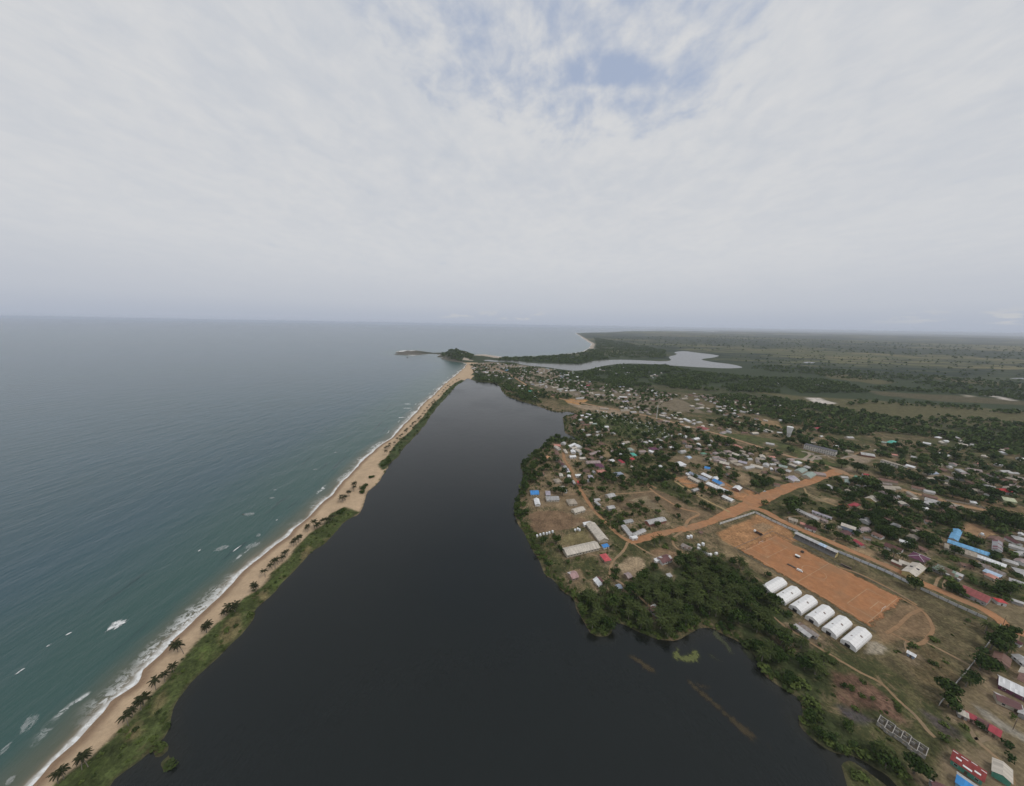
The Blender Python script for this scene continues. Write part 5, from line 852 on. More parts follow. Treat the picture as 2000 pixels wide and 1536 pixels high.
# ------------------------------------------------------------------ ground, sea, lagoon, river
def grow(a, step, ratio, end):
    out = [a]; s = step
    while abs(out[-1] - end) > abs(s) and len(out) < 900: out.append(out[-1] + s); s *= ratio
    return out[1:] + [end]
def build_ground():
    xs = sorted(grow(-330, -12, 1.35, -60000)) + list(np.arange(-330, 470, 2.2)) + grow(470, 2.4, 1.021, 60000)
    ys = [-400, -200, -100, 0, 60] + list(np.arange(100, 430, 2.0)) + grow(430, 2.1, 1.0145, 60000)
    X, Y = np.meshgrid(np.array(xs), np.array(ys)); P = np.stack([X.ravel(), Y.ravel()], 1); nx, ny = len(xs), len(ys)
    Fd = land_fields(P); sea, dl, dr, di = Fd; z = land_z(P, Fd); far = np.hypot(P[:, 0], P[:, 1])
    near = 1 - sstep(far, 1000, 1700)
    n1 = fbm(P, 55, 1); n2 = fbm(P, 240, 2)
    town = np.array([.074, .074, .031]) + (np.array([.175, .13, .076]) - [.074, .074, .031]) * sstep(n1 * .6 + n2 * .4, .4, .6)[:, None]
    wild = np.tile(np.array([.04, .054, .026]), (len(P), 1)); wildness = sstep(far, 2200, 3200)
    C = wild * (1 - near[:, None]) + town * near[:, None]
    mixing = near.copy()
    sand = np.array([.46, .34, .225]); wet = np.array([.25, .17, .11])
    spit = ((sea < 90) & (dl < 90) & (P[:, 1] < 2150)) | ((sea < 75) & (P[:, 1] < 2080)); spit &= sea > -30
    farb = (sea < 45) & (P[:, 1] > 3600) & (P[:, 1] < 14000); bar = (sea < 90) & (P[:, 1] > 2150) & (P[:, 1] < 3300) & (P[:, 0] > -330) & (P[:, 0] < -40)
    sm = spit | farb | bar
    sc_ = sand * (.9 + .2 * fbm(P, 9, 51))[:, None]; sc_ = wet + (sc_ - wet) * sstep(sea, 2.5, 9)[:, None]
    sc_ = np.where((P[:, 1] > 2100)[:, None], np.array([.4, .34, .28]), sc_)
    C = np.where(sm[:, None], sc_, C); mixing = np.where(sm, 0, mixing); wildness = np.where(sm, 0, wildness)
    rock = (di > -8) | ((sea < 16) & (P[:, 0] < -300) & (P[:, 1] > 2080))
    C = np.where(rock[:, None], np.array([.12, .11, .09]) * (.6 + .8 * fbm(P, 20, 61))[:, None], C)
    wildness = np.where(rock, 0, wildness)
    for poly, col, soft in COVER:
        V = np.asarray(poly); pad = soft * 2 + 8
        k = np.nonzero((P[:, 0] > V[:, 0].min() - pad) & (P[:, 0] < V[:, 0].max() + pad) & (P[:, 1] > V[:, 1].min() - pad) & (P[:, 1] < V[:, 1].max() + pad))[0]
        if len(k) == 0: continue
        big = max(4, soft * 3)
        d = sdf(poly, wob(P[k], min(soft * 1.4, 30), big * 2.2, 71)); wgt = sstep(d, -soft * .6, soft * .6)[:, None]
        C[k] = C[k] * (1 - wgt) + np.asarray(col) * wgt
        bare = .12 if col[0] > .16 else (.36 if far[k].mean() < 900 else .12)
        wildness[k] = wildness[k] * (1 - wgt[:, 0])
        mixing[k] = mixing[k] * (1 - wgt[:, 0]) + bare * wgt[:, 0]
    yd = fbm(P, 7, 131, 3)
    for (hx, hy, hr, hL, hW, *_r2) in HOUSES:                 # trodden earth round the houses
        if hx * hx + hy * hy > 1.2e6: continue
        k = np.nonzero((np.abs(P[:, 0] - hx) < hL * .5 + 14) & (np.abs(P[:, 1] - hy) < hL * .5 + 14))[0]
        if not len(k): continue
        dx, dy = P[k, 0] - hx, P[k, 1] - hy; ca, sa = math.cos(R(hr)), math.sin(R(hr))
        dd = np.maximum(np.abs(dx * ca + dy * sa) - hL / 2, np.abs(-dx * sa + dy * ca) - min(hW, 14) / 2)
        wgt = (1 - sstep(dd + (yd[k] - .5) * 11, 1.0, 6.5)) * .78
        C[k] = C[k] * (1 - wgt[:, None]) + np.array([.22, .165, .105]) * wgt[:, None]; mixing[k] *= 1 - .6 * wgt
    mud = np.minimum(dl, dr)
    mm = (1 - sstep(mud, .3, 2.2))[:, None] * (far < 2500)[:, None] * .7
    C = C * (1 - mm) + np.array([.075, .062, .035]) * mm
    V = np.stack([P[:, 0], P[:, 1], z], 1)
    i = np.arange(nx * ny).reshape(ny, nx); Q = np.stack([i[:-1, :-1], i[:-1, 1:], i[1:, 1:], i[1:, :-1]], -1).reshape(-1, 4)
    keep = z[Q].max(1) > -2.4; Q = Q[keep]
    u, inv = np.unique(Q, return_inverse=True); V = V[u]; Q = inv.reshape(-1, 4); C = C[u]; mixing = mixing[u]; wildness = wildness[u]
    m = npmesh('ground', V, Q, M_ground); m.shade_smooth()
    a = m.attributes.new('cover', 'FLOAT_COLOR', 'POINT'); a.data.foreach_set('color', np.concatenate([C, np.ones((len(C), 1))], 1).astype(np.float32).ravel())
    a = m.attributes.new('mixing', 'FLOAT', 'POINT'); a.data.foreach_set('value', mixing.astype(np.float32))
    a = m.attributes.new('wild', 'FLOAT', 'POINT'); a.data.foreach_set('value', wildness.astype(np.float32))
    tag(obj('ground', m), kind='structure')
build_ground()

def water_sheet(name, mat, xs, ys, field, lim, z, attr=None):
    X, Y = np.meshgrid(np.array(xs), np.array(ys)); P = np.stack([X.ravel(), Y.ravel()], 1); nx, ny = len(xs), len(ys)
    d = field(P); i = np.arange(nx * ny).reshape(ny, nx)
    Q = np.stack([i[:-1, :-1], i[:-1, 1:], i[1:, 1:], i[1:, :-1]], -1).reshape(-1, 4); Q = Q[d[Q].max(1) > lim]
    u, inv = np.unique(Q, return_inverse=True); V = np.concatenate([P[u], np.full((len(u), 1), z)], 1)
    m = npmesh(name, V, inv.reshape(-1, 4), mat)
    if attr: a = m.attributes.new(attr, 'FLOAT', 'POINT'); a.data.foreach_set('value', d[u].astype(np.float32))
    return tag(obj(name, m), kind='structure')
water_sheet('sea_water', M_ocean, sorted(grow(-150, -7, 1.03, -60000)) + list(np.arange(-150, 60, 15)) + grow(60, 20, 1.09, 26000),
            [-400, -100, 40] + list(np.arange(90, 700, 8)) + grow(700, 9, 1.04, 60000), lambda P: -land_fields(P)[0], -14, 0.0, 'shore')
lx = list(np.arange(-260, 330, 6)); ly = [-400, -100, 0, 60] + list(np.arange(90, 1200, 8)) + list(np.arange(1200, 1800, 20))
water_sheet('lagoon_water', M_lagoon, lx, ly, lambda P: -land_fields(P)[1], -5, 0.0, 'shore')
water_sheet('river_water', M_river, np.arange(-300, 2600, 25), np.arange(1500, 3600, 25), lambda P: -land_fields(P)[2], -20, 0.0)
water_sheet('pond_water', M_river, np.arange(2300, 3300, 20), np.arange(1200, 2600, 20), lambda P: np.maximum(sdf(POND1, P), sdf(POND2, P)), -15, 0.0)

# foam of breaking waves and weed mats lying on the water
def foam_fn(t, b):
    o = t.new('ShaderNodeTexCoord').outputs['Generated']; p = pos(t); s = t.new('ShaderNodeSeparateXYZ', i_0=o)
    u = t.math('ABSOLUTE', t.math('SUBTRACT', t.math('MULTIPLY', s.outputs[0], 2.0), 1.0)); v = t.math('ABSOLUTE', t.math('SUBTRACT', t.math('MULTIPLY', s.outputs[1], 2.0), 1.0))
    e = t.math('SUBTRACT', 1.0, t.math('SQRT', t.math('ADD', t.math('MULTIPLY', u, u), t.math('MULTIPLY', v, v))))
    n = t.math('ADD', t.noise(t.mapping(p, (1, .45, 1), (0, 0, R(-30))), .42, 7, .74, 1.2), t.math('MULTIPLY', t.smooth(e, 0.0, .6), .22))
    a = t.smooth(n, .6, .74)
    b.inputs['Base Color'].default_value = (.76, .77, .76, 1); b.inputs['Roughness'].default_value = .8; t.l.new(t.math('MULTIPLY', a, .92), b.inputs['Alpha'])
M_foam = material('sea_foam', foam_fn)
def foam_thin_fn(t, b):
    foam_fn(t, b)
    for l in list(b.inputs['Alpha'].links): src = l.from_socket
    t.l.new(t.math('MULTIPLY', src, .28), b.inputs['Alpha'])
M_foam2 = material('thin_foam', foam_thin_fn)
FN = ['nearest', 'second nearest', 'third nearest', 'fourth nearest', 'fifth nearest', 'sixth nearest', 'seventh nearest', 'eighth nearest', 'ninth nearest', 'tenth nearest', 'eleventh nearest', 'twelfth nearest', 'thirteenth nearest', 'fourteenth nearest', 'fifteenth nearest', 'sixteenth nearest', 'seventeenth nearest', 'eighteenth nearest', 'nineteenth nearest', 'twentieth nearest', 'twenty-first nearest', 'twenty-second nearest', 'twenty-third nearest', 'twenty-fourth nearest', 'twenty-fifth nearest']
for k, (x1, y1, x2, y2, w, strong) in enumerate(sorted(FOAM, key=lambda f: f[1])):
    L = math.hypot(x2 - x1, y2 - y1); thin = w < 3; n = 14; v = []; f = []
    w = max(w, 2.4); L = max(L, 4.0)
    for i in range(n + 1):
        t_ = i / n * 2 - 1; hw = w * .5 * math.sqrt(max(0.02, 1 - t_ * t_)); bow = (1 - t_ * t_) * L * .05
        v += [(t_ * L / 2, bow - hw, 0), (t_ * L / 2, bow, .12 if thin else .08), (t_ * L / 2, bow + hw, 0)]
    for i in range(n): f += [(3 * i, 3 * i + 3, 3 * i + 4, 3 * i + 1), (3 * i + 1, 3 * i + 4, 3 * i + 5, 3 * i + 2)]
    o = obj('wave_foam', mesh('wave_foam', v, f, M_foam if strong else M_foam2), None, ((x1 + x2) / 2, (y1 + y2) / 2, .25), math.atan2(y2 - y1, x2 - x1))
    tag(o, ('white streak of a breaking wave on the sea, ' if thin else 'patch of white foam on the sea, ') + FN[k] + ' to the camera', 'foam', 'foam patches off the beach')
for k, (x, y) in enumerate(ROCKS):
    r2 = random.Random(k + 5); v, f = [], []; s_ = (2.0, 1.5, 9, 8, 10, 8)[k]
    for j in range(5):
        for i in range(9): a = 2 * math.pi * i / 9; q = s_ * (1.15 - .24 * j) * r2.uniform(.75, 1.2); v.append((q * math.cos(a), q * .7 * math.sin(a), -.5 + j * s_ * .14 * r2.uniform(.8, 1.2)))
    for j in range(4):
        for i in range(9): f.append((j * 9 + i, j * 9 + (i + 1) % 9, (j + 1) * 9 + (i + 1) % 9, (j + 1) * 9 + i))
    f.append(tuple(36 + i for i in range(9)))
    tag(obj('sea_rock', mesh('sea_rock', v, f, M_rock), None, (x, y, 0), r2.uniform(0, 3)), ('dark rock in the foam off the beach, ' if k < 2 else 'dark rock awash beside the far island, ') + FN[k] + ' to the camera', 'rock', 'rocks in the sea')
def weed_mat(name, a, c, cov):
    def fn(t, b):
        p = pos(t); n = t.noise(p, .35, 6, .7, .5); e = t.new('ShaderNodeAttribute', attribute_name='edge').outputs['Fac']
        t.l.new(t.mix(t.noise(p, .8, 4), a, c), b.inputs['Base Color']); b.inputs['Roughness'].default_value = .9
        t.l.new(t.math('MULTIPLY', t.smooth(t.math('ADD', n, t.math('MULTIPLY', e, .3)), .72 - cov, 1.0 - cov), .35 + cov * 2), b.inputs['Alpha'])
    return material(name, fn)
WM = dict(lime=weed_mat('duckweed', (.085, .1, .028), (.135, .145, .045), .27), olive=weed_mat('lily_pads', (.04, .05, .022), (.085, .09, .045), .19), brown=weed_mat('brown_weed', (.045, .033, .015), (.085, .062, .026), .19))
wl = ['bright lime duckweed mat floating in the cove below the grove', 'short brown weed streak nearest the grove point', 'long thin brown weed streak trailing across the dark lagoon', 'small brown weed patch beside the top of the long streak', 'little brown weed wisp at the lower end of the long streak', 'olive lily patches hugging the grove shore', 'olive lily fringe along the bank below the tents', 'thin olive lily trail right of the duckweed mat']
for (nm, kind, poly), lb in zip(WEED, wl):
    p = smooth_poly(poly, 2); c = p.mean(0); q = c + (p - c) * 1.35
    x0, y0 = q.min(0); x1, y1 = q.max(0); gx = np.arange(x0, x1, .8); gy = np.arange(y0, y1, .8)
    X, Y = np.meshgrid(gx, gy); P = np.stack([X.ravel(), Y.ravel()], 1); d = sdf(p, P); nx = len(gx)
    i = np.arange(len(P)).reshape(len(gy), nx); Q = np.stack([i[:-1, :-1], i[:-1, 1:], i[1:, 1:], i[1:, :-1]], -1).reshape(-1, 4); Q = Q[d[Q].max(1) > -4.5]
    u, inv = np.unique(Q, return_inverse=True)
    m = npmesh(nm, np.concatenate([P[u] - c, np.zeros((len(u), 1))], 1), inv.reshape(-1, 4), WM[kind])
    a = m.attributes.new('edge', 'FLOAT', 'POINT'); a.data.foreach_set('value', np.clip(d[u] / 3.0, -1.5, 1).astype(np.float32))
    tag(obj(nm, m, None, (c[0], c[1], .05)), lb, 'water weed', 'weed on the lagoon')

# ------------------------------------------------------------------ roads and tracks
def catmull(pts, step):
    p = [np.array(q, float) for q in pts]; p = [2 * p[0] - p[1]] + p + [2 * p[-1] - p[-2]]; out = []
    for i in range(1, len(p) - 2):
        n = max(2, int(np.linalg.norm(p[i + 1] - p[i]) / step))
        for k in range(n):
            t = k / n; out.append(.5 * (2 * p[i] + (p[i + 1] - p[i - 1]) * t + (2 * p[i - 1] - 5 * p[i] + 4 * p[i + 1] - p[i + 2]) * t * t + (3 * p[i] - p[i - 1] - 3 * p[i + 1] + p[i + 2]) * t ** 3))
    out.append(p[-2]); return np.array(out)
ROAD_PTS = []
for k, (nm, lb, w, col, pts) in enumerate(ROADS):
    c = catmull(pts, 2.5); tn = np.gradient(c, axis=0); tn /= np.linalg.norm(tn, axis=1)[:, None] + 1e-9; nn = np.stack([-tn[:, 1], tn[:, 0]], 1)
    if isinstance(w, list): wv = np.interp(np.arange(len(c)) / (len(c) - 1), np.concatenate([[0], np.cumsum(np.hypot(*np.diff(np.array(pts), axis=0).T))]) / np.hypot(*np.diff(np.array(pts), axis=0).T).sum(), w); w = max(w)
    else: wv = np.full(len(c), float(w))
    ja = (fbm(c, 26, 81 + k, 3) - .5) * wv * .45; jb = (fbm(c, 26, 91 + k, 3) - .5) * wv * .45
    A = c + nn * (wv / 2 + ja)[:, None]; B = c - nn * (wv / 2 + jb)[:, None]
    zz = LAND_Z + .03 + .004 * k
    soft = np.minimum(wv * .22, 1.6); cols = [A + nn * (soft * .5)[:, None], A - nn * soft[:, None], B + nn * soft[:, None], B - nn * (soft * .5)[:, None]]
    V = np.stack([np.concatenate([q, np.full((len(q), 1), zz)], 1) for q in cols], 1).reshape(-1, 3)
    i = np.arange(len(c) - 1)[:, None] * 4 + np.arange(3)[None]; i = i.ravel(); Q = np.stack([i + 1, i + 5, i + 4, i], 1)
    m = npmesh(nm, V, Q, dirt_mat('road_dirt_%d' % k, col, True)); a = m.attributes.new('edge', 'FLOAT', 'POINT'); a.data.foreach_set('value', np.tile(np.array([0, 1, 1, 0], np.float32), len(c)))
    o = obj(nm, m); tag(o, kind='structure')
    ROAD_PTS.append((c, w))
pr = random.Random(21); M_path = dirt_mat('path_dirt', (.29, .2, .12), True)
for (hx, hy, hr, hL, hW, *_r2) in [h_ for h_ in HOUSES if 150 < math.hypot(h_[0], h_[1]) < 620][::3]:
    best = min(((float(np.hypot(*(c - [hx, hy]).T).min()), c[int(np.hypot(*(c - [hx, hy]).T).argmin())]) for c, w in ROAD_PTS), key=lambda q: q[0])
    if not 9 < best[0] < 75: continue
    a_, b_ = np.array([hx, hy]), np.array(best[1]); m_ = (a_ + b_) / 2 + np.array([pr.uniform(-.16, .16), pr.uniform(-.16, .16)]) * best[0]
    if min(float(land_fields(m_[None])[1][0]), float(land_fields(m_[None])[0][0])) < 4: continue
    c = catmull([a_, m_, b_], 2.0); tn = np.gradient(c, axis=0); tn /= np.linalg.norm(tn, axis=1)[:, None] + 1e-9; nn = np.stack([-tn[:, 1], tn[:, 0]], 1); wv = .8 + .5 * fbm(c, 9, 7)
    cols = [c + nn * wv[:, None] * 1.3, c + nn * wv[:, None] * .5, c - nn * wv[:, None] * .5, c - nn * wv[:, None] * 1.3]; zz = LAND_Z + .02
    V = np.stack([np.concatenate([q, np.full((len(q), 1), zz)], 1) for q in cols], 1).reshape(-1, 3); i = (np.arange(len(c) - 1)[:, None] * 4 + np.arange(3)[None]).ravel()
    m = npmesh('footpath', V, np.stack([i + 1, i + 5, i + 4, i], 1), M_path); a = m.attributes.new('edge', 'FLOAT', 'POINT'); a.data.foreach_set('value', np.tile(np.array([0, 1, 1, 0], np.float32), len(c)))
    tag(obj('footpath', m), kind='structure')
def road_dist(P):
    d = np.full(len(P), 1e9)
    for c, w in ROAD_PTS:
        cc = c[::2]
        for s in range(0, len(P), 20000):
            q = P[s:s + 20000]; d[s:s + 20000] = np.minimum(d[s:s + 20000], np.sqrt(((q[:, None] - cc[None]) ** 2).sum(2).min(1)) - w / 2)
    return d

# ------------------------------------------------------------------ football pitch
pA, pB, pC, pD = [np.array(q) for q in PITCH]
uL = ((pD - pA) + (pC - pB)); Lp = np.linalg.norm(uL) / 2; uL /= np.linalg.norm(uL); uW = np.array([uL[1], -uL[0]])
Wp = 61.0; pc = (pA + pB + pC + pD) / 4; prot = math.atan2(uL[1], uL[0])
def pl(s, t): q = pc + uL * s + uW * t; return float(q[0]), float(q[1])
pm = dirt_mat('pitch_dirt', (.37, .175, .083), True)
gs = np.linspace(-Lp / 2 - 4, Lp / 2 + 4, 70); gt = np.linspace(-Wp / 2 - 4, Wp / 2 + 4, 48); GS, GT = np.meshgrid(gs, gt)
de = np.minimum(Lp / 2 + 4 - np.abs(GS), Wp / 2 + 4 - np.abs(GT)).ravel(); XY = pc + uL * GS.ravel()[:, None] + uW * GT.ravel()[:, None]
i_ = np.arange(70 * 48).reshape(48, 70); Q_ = np.stack([i_[:-1, :-1], i_[:-1, 1:], i_[1:, 1:], i_[1:, :-1]], -1).reshape(-1, 4)
m = npmesh('football_pitch', np.concatenate([XY, np.full((len(XY), 1), LAND_Z + .14)], 1), Q_, pm); a = m.attributes.new('edge', 'FLOAT', 'POINT'); a.data.foreach_set('value', np.clip(de / 6.0, 0, 1).astype(np.float32))
tag(obj('football_pitch', m), kind='structure')
pitch_lines = thing('pitch_markings', pl(0, 0) + (LAND_Z + .15,), prot, 'faded pale lime lines marking the orange dirt football pitch', 'pitch markings')
M_line = dirt_mat('faded_lime', (.42, .25, .14))
def line(a, b, w=.55, parent=pitch_lines, m=M_line):
    mb = MB(); L = math.hypot(b[0] - a[0], b[1] - a[1]); mb.box(-L / 2, L / 2, -w / 2, w / 2, 0, .006)
    return mb.obj('line', m, parent, ((a[0] + b[0]) / 2, (a[1] + b[1]) / 2, .004 * len(parent.children)), math.atan2(b[1] - a[1], b[0] - a[0]))
hl, hw = Lp / 2, Wp / 2
for a, b in (((-hl, -hw), (hl, -hw)), ((-hl, hw), (hl, hw)), ((-hl, -hw), (-hl, hw)), ((hl, -hw), (hl, hw)), ((0, -hw), (0, hw))): line(a, b)
for s in (-1, 1):
    for dx, dy in ((16.5, 20), (5.5, 9)): line((s * hl, -dy), (s * (hl - dx), -dy)); line((s * hl, dy), (s * (hl - dx), dy)); line((s * (hl - dx), -dy), (s * (hl - dx), dy))
cv, cf = [], []
for i in range(49):
    a = 2 * math.pi * i / 48; cv += [(8.9 * math.cos(a), 8.9 * math.sin(a), .09), (9.5 * math.cos(a), 9.5 * math.sin(a), .09)]
for i in range(48): cf.append((2 * i, 2 * i + 1, 2 * i + 3, 2 * i + 2))
obj('centre_circle', mesh('centre_circle', cv, cf, M_line), pitch_lines)
for s, lb in ((-1, 'white goal frame at the near end of the dirt pitch'), (1, 'white goal frame at the far end of the dirt pitch')):
    g_ = thing('goal_frame', pl(s * hl, 0) + (LAND_Z + .14,), prot, lb, 'goal', 'goals of the dirt pitch')
    for y in (-3.66, 3.66): MB().tube([(0, y, 0), (0, y, 2.44)], .08).obj('post', M_white, g_)
    MB().tube([(0, -3.74, 2.44), (0, 3.74, 2.44)], .08).obj('crossbar', M_white, g_)
# rail fence around the pitch
fence = thing('rail_fence', pl(0, 0) + (LAND_Z,), prot, 'low grey rail fence running round the dirt pitch', 'fence')
fl_, fw_ = hl + 7, hw + 7
corn = [(-fl_, -fw_), (fl_, -fw_), (fl_, fw_), (-fl_, fw_)]
pm_ = MB().tube([(0, 0, 0), (0, 0, 1.15)], .09, 5).mesh('post', M_conc_dark)
for i in range(4):
    a, b = corn[i], corn[(i + 1) % 4]; L = math.hypot(b[0] - a[0], b[1] - a[1]); nn_ = int(L / 5)
    if i == 3: continue
    for k in range(nn_): obj('post', pm_, fence, (a[0] + (b[0] - a[0]) * k / nn_, a[1] + (b[1] - a[1]) * k / nn_, 0))
    MB().box(0, L, -.05, .05, .55, .65).box(0, L, -.05, .05, 1.0, 1.1).obj('rail', M_conc_dark, fence, (a[0], a[1], 0), math.atan2(b[1] - a[1], b[0] - a[0]))

# ------------------------------------------------------------------ white storage tents
rot_t, Lt, Wt = TENT_DIM; Wt = 9.2
tent_lab = ['white storage tent farthest from the lagoon corner, half behind a tree', 'second white storage tent of the row, partly hidden by trees', 'third white storage tent from the far end of the row', 'fourth white storage tent from the far end of the row', 'fifth white storage tent, next to last of the row', 'nearest white storage tent of the row with a dark open doorway']
eave, ridge = 2.5, 5.4; KX, KZ = .8, 3.75
prof = [(-Wt / 2, eave), (-Wt / 2 * KX, KZ), (0, ridge), (Wt / 2 * KX, KZ), (Wt / 2, eave)]
def sheet(profile, x0, x1, th=.06):
    mb = MB(); lo = [(y, z - th) for y, z in profile]; mb.prism(profile + lo[::-1], x0, x1); return mb
bays = 6; bw = Lt / bays
m_panel = sheet(prof, -bw / 2 + .05, bw / 2 - .05).mesh('roof_panel', M_tent); m_strip = sheet([(y * 1.004, z + .05) for y, z in prof], -.1, .1, .1).mesh('seam_strip', M_tent)
m_side = MB().box(-bw / 2, bw / 2, -.04, .04, 0, eave - .02).mesh('side_wall', M_tent)
m_end = MB().prism([(-Wt / 2 + .06, 0), (Wt / 2 - .06, 0), (Wt / 2 - .06, eave - .08), (Wt / 2 * KX, KZ - .09), (0, ridge - .08), (-Wt / 2 * KX, KZ - .09), (-Wt / 2 + .06, eave - .08)], -.04, .04).mesh('end_wall', M_tent)
M_flap = plain('brown_mesh_window', (.2, .15, .13), .9)
def flap(cy, cz, slope, w=1.5, l=1.6):
    c, s = math.cos(slope), math.sin(slope); v = []
    for dz in (0, .07):
        for x, t in ((-l / 2, -w / 2), (l / 2, -w / 2), (l / 2, w / 2), (-l / 2, w / 2)): v.append((x, cy + t * c - dz * s, cz + t * s + dz * c))
    return mesh('window_flap', v, [(3, 2, 1, 0), (4, 5, 6, 7), (0, 1, 5, 4), (1, 2, 6, 5), (2, 3, 7, 6), (3, 0, 4, 7)], M_flap)
sl = math.atan2(ridge - KZ, Wt / 2 * KX); fy = Wt / 2 * KX / 2; fz = (ridge + KZ) / 2 + .04
m_f1 = flap(-fy, fz, sl); m_f2 = flap(fy, fz, -sl, 1.0, 1.1)
m_door_dark = MB().box(-.05, .05, -1.5, 1.5, .02, 2.6).mesh('doorway', M_glass)  # near-black slab on the end wall, painted shade for the open tent interior
for k, (x, y) in enumerate(TENTS):
    t = thing('storage_tent', (x, y, LAND_Z), R(rot_t), tent_lab[k], 'tent', 'white storage tents beside the pitch')
    for i in range(bays):
        cx = -Lt / 2 + bw * (i + .5); obj('roof_panel', m_panel, t, (cx, 0, 0))
        for s in (-1, 1): obj('side_wall', m_side, t, (cx, s * (Wt / 2 - .08), 0))
        if i: obj('seam_strip', m_strip, t, (-Lt / 2 + bw * i, 0, 0))
    for s in (-1, 1): obj('end_wall', m_end, t, (s * (Lt / 2 - .1), 0, 0))
    if k: obj('window_flap', m_f1, t, (bw * .4, 0, 0)); obj('window_flap', m_f2, t, (-bw * 1.1 if k < 3 else -bw * .9, 0, 0))
    obj('doorway', m_door_dark, t, (-Lt / 2 + .05 - .12, .4 if k == 5 else .2, 0))

# ------------------------------------------------------------------ grandstand
s0, s1, s2, s3 = [np.array(q) for q in STAND]
ax = (s1 - s0) + (s2 - s3); Ls = np.linalg.norm(ax) / 2; ax /= np.linalg.norm(ax); cs = (s0 + s1 + s2 + s3) / 4
front = np.array([ax[1], -ax[0]]); front = front if front @ (s3 - s0) > 0 else -front
st = thing('grandstand', (cs[0], cs[1], LAND_Z), math.atan2(ax[1], ax[0]), 'long covered grandstand with pale tin roof and dark tiers beside the dirt pitch', 'grandstand')
sg = 1 if np.array([-ax[1], ax[0]]) @ front > 0 else -1       # local +y or -y faces the pitch
Ls = max(Ls, 37.0)
for i in range(6): MB().box(-Ls / 2, Ls / 2, *sorted((sg * (4.6 - i * 1.0), sg * (3.6 - i * 1.0))), 0, .7 + i * .55).obj('seating_tier', M_conc_dark, st)
MB().box(-Ls / 2, Ls / 2, *sorted((sg * -1.4, sg * -1.75)), 0, 5.6).obj('back_wall', M_conc, st)
for s in (-1, 1): MB().prism([(sg * 4.6, 0), (sg * -1.75, 0), (sg * -1.75, 5.7), (sg * -.6, 5.7), (sg * 4.6, 1.0)], s * (Ls / 2 + .02), s * (Ls / 2 + .3)).obj('side_wall', wall_mat('yellow'), st)
for i in range(9): MB().box(-.14, .14, -.14, .14, 0, 5.6).obj('column', M_conc, st, (-Ls / 2 + .5 + i * (Ls - 1) / 8, sg * 2.1, 0))
rn = 12
for i in range(rn):
    a = -Ls / 2 - .6 + i * (Ls + 1.2) / rn; b = a + (Ls + 1.2) / rn - .03
    v = [(a, sg * -2.3, 6.5), (b, sg * -2.3, 6.5), (b, sg * 3.0, 5.75), (a, sg * 3.0, 5.75)]; v += [(x, y, z - .1) for x, y, z in v]
    obj('roof_sheet', mesh('roof_sheet', v, [(0, 1, 2, 3), (7, 6, 5, 4), (0, 4, 5, 1), (1, 5, 6, 2), (2, 6, 7, 3), (3, 7, 4, 0)], roof_mat('lightblue' if i in (7, 8) else 'lightgrey')), st)

# ------------------------------------------------------------------ compound walls, in panels between posts
def wall_run(label, pts, h, mat, seg=6.0, postw=.4, tint=None):
    c = np.array(pts, float); root = thing('compound_wall', (c[0][0], c[0][1], LAND_Z), 0, label, 'wall'); md = {}
    for a, b in zip(c[:-1], c[1:]):
        L = np.linalg.norm(b - a); n = max(1, round(L / seg)); u = (b - a) / L; rz = math.atan2(u[1], u[0]); key = round(L / n, 1)
        for k in range(n):
            p = a + u * (L * (k + .5) / n) - c[0]
            mt = mat if not tint else roof_mat(tint[(k * 7) % len(tint)])
            if (key, mt.name) not in md: md[key, mt.name] = MB().box(-key / 2 + postw / 2, key / 2 - postw / 2, -.1, .1, -.2, h).mesh('wall_panel', mt)
            obj('wall_panel', md[key, mt.name], root, (p[0], p[1], 0), rz)
            q = a + u * (L * k / n) - c[0]
            if 'p' not in md: md['p'] = MB().box(-postw / 2, postw / 2, -postw / 2, postw / 2, -.2, h + .25).mesh('post', M_conc_dark)
            obj('post', md['p'], root, (q[0], q[1], 0), rz)
    return root
WL = dict(WALLS)
wall_run('white compound wall along the wide road at the top of the stadium ground', WL['NW'], 2.6, plain('limewash', (.6, .59, .57), .9))
wall_run('pale compound wall from the road corner to the grandstand', WL['NE'], 2.6, plain('limewash', (.6, .59, .57), .9))
wall_run('long white compound wall from the grandstand to the roadside tree', WL['NE2'], 2.7, plain('limewash_blue', (.58, .59, .62), .9))
wall_run('grey panelled compound wall at the far right of the stadium ground', WL['NE3'], 2.6, plain('wall_grey', (.48, .47, .45), .9, .25))
wall_run('thin grey wall closing the brown field at its right end', WL['SE'], 2.2, plain('wall_grey', (.48, .47, .45), .9, .25))
wall_run('low brown wall behind the school compound yard', WL['SCH'], 1.8, plain('wall_brown', (.24, .18, .13), .9, .25))
wall_run('pale wall beside the far eastern road', WL['E'], 2.2, plain('wall_tan', (.38, .33, .27), .9, .25))

# ------------------------------------------------------------------ water tower
tx, ty = TOWER; tz = LAND_Z
wt = thing('water_tower', (tx, ty, tz), 0, 'tall white concrete water tower with flared tank on splayed legs', 'water tower')
n = 28; v, f = [], []
for r, z in ((6.0, 15.5), (6.6, 17), (8.4, 25), (10.2, 33.4), (10.2, 34.2), (9.4, 34.2), (0.02, 35.4)):
    v += [(r * math.cos(2 * math.pi * k / n), r * math.sin(2 * math.pi * k / n), z) for k in range(n)]
for j in range(6):
    for k in range(n): f.append((j * n + k, j * n + (k + 1) % n, (j + 1) * n + (k + 1) % n, (j + 1) * n + k))
f.append(tuple(range(n))[::-1]); obj('tank', mesh('tank', v, f, M_white), wt)
m_rib = MB().tube([(6.65, 0, 16.8), (10.3, 0, 33.6)], .35, 4).mesh('rib', M_white); m_leg = MB().box(-.75, .75, -.75, .75, 0, 1).mesh('leg', M_white)
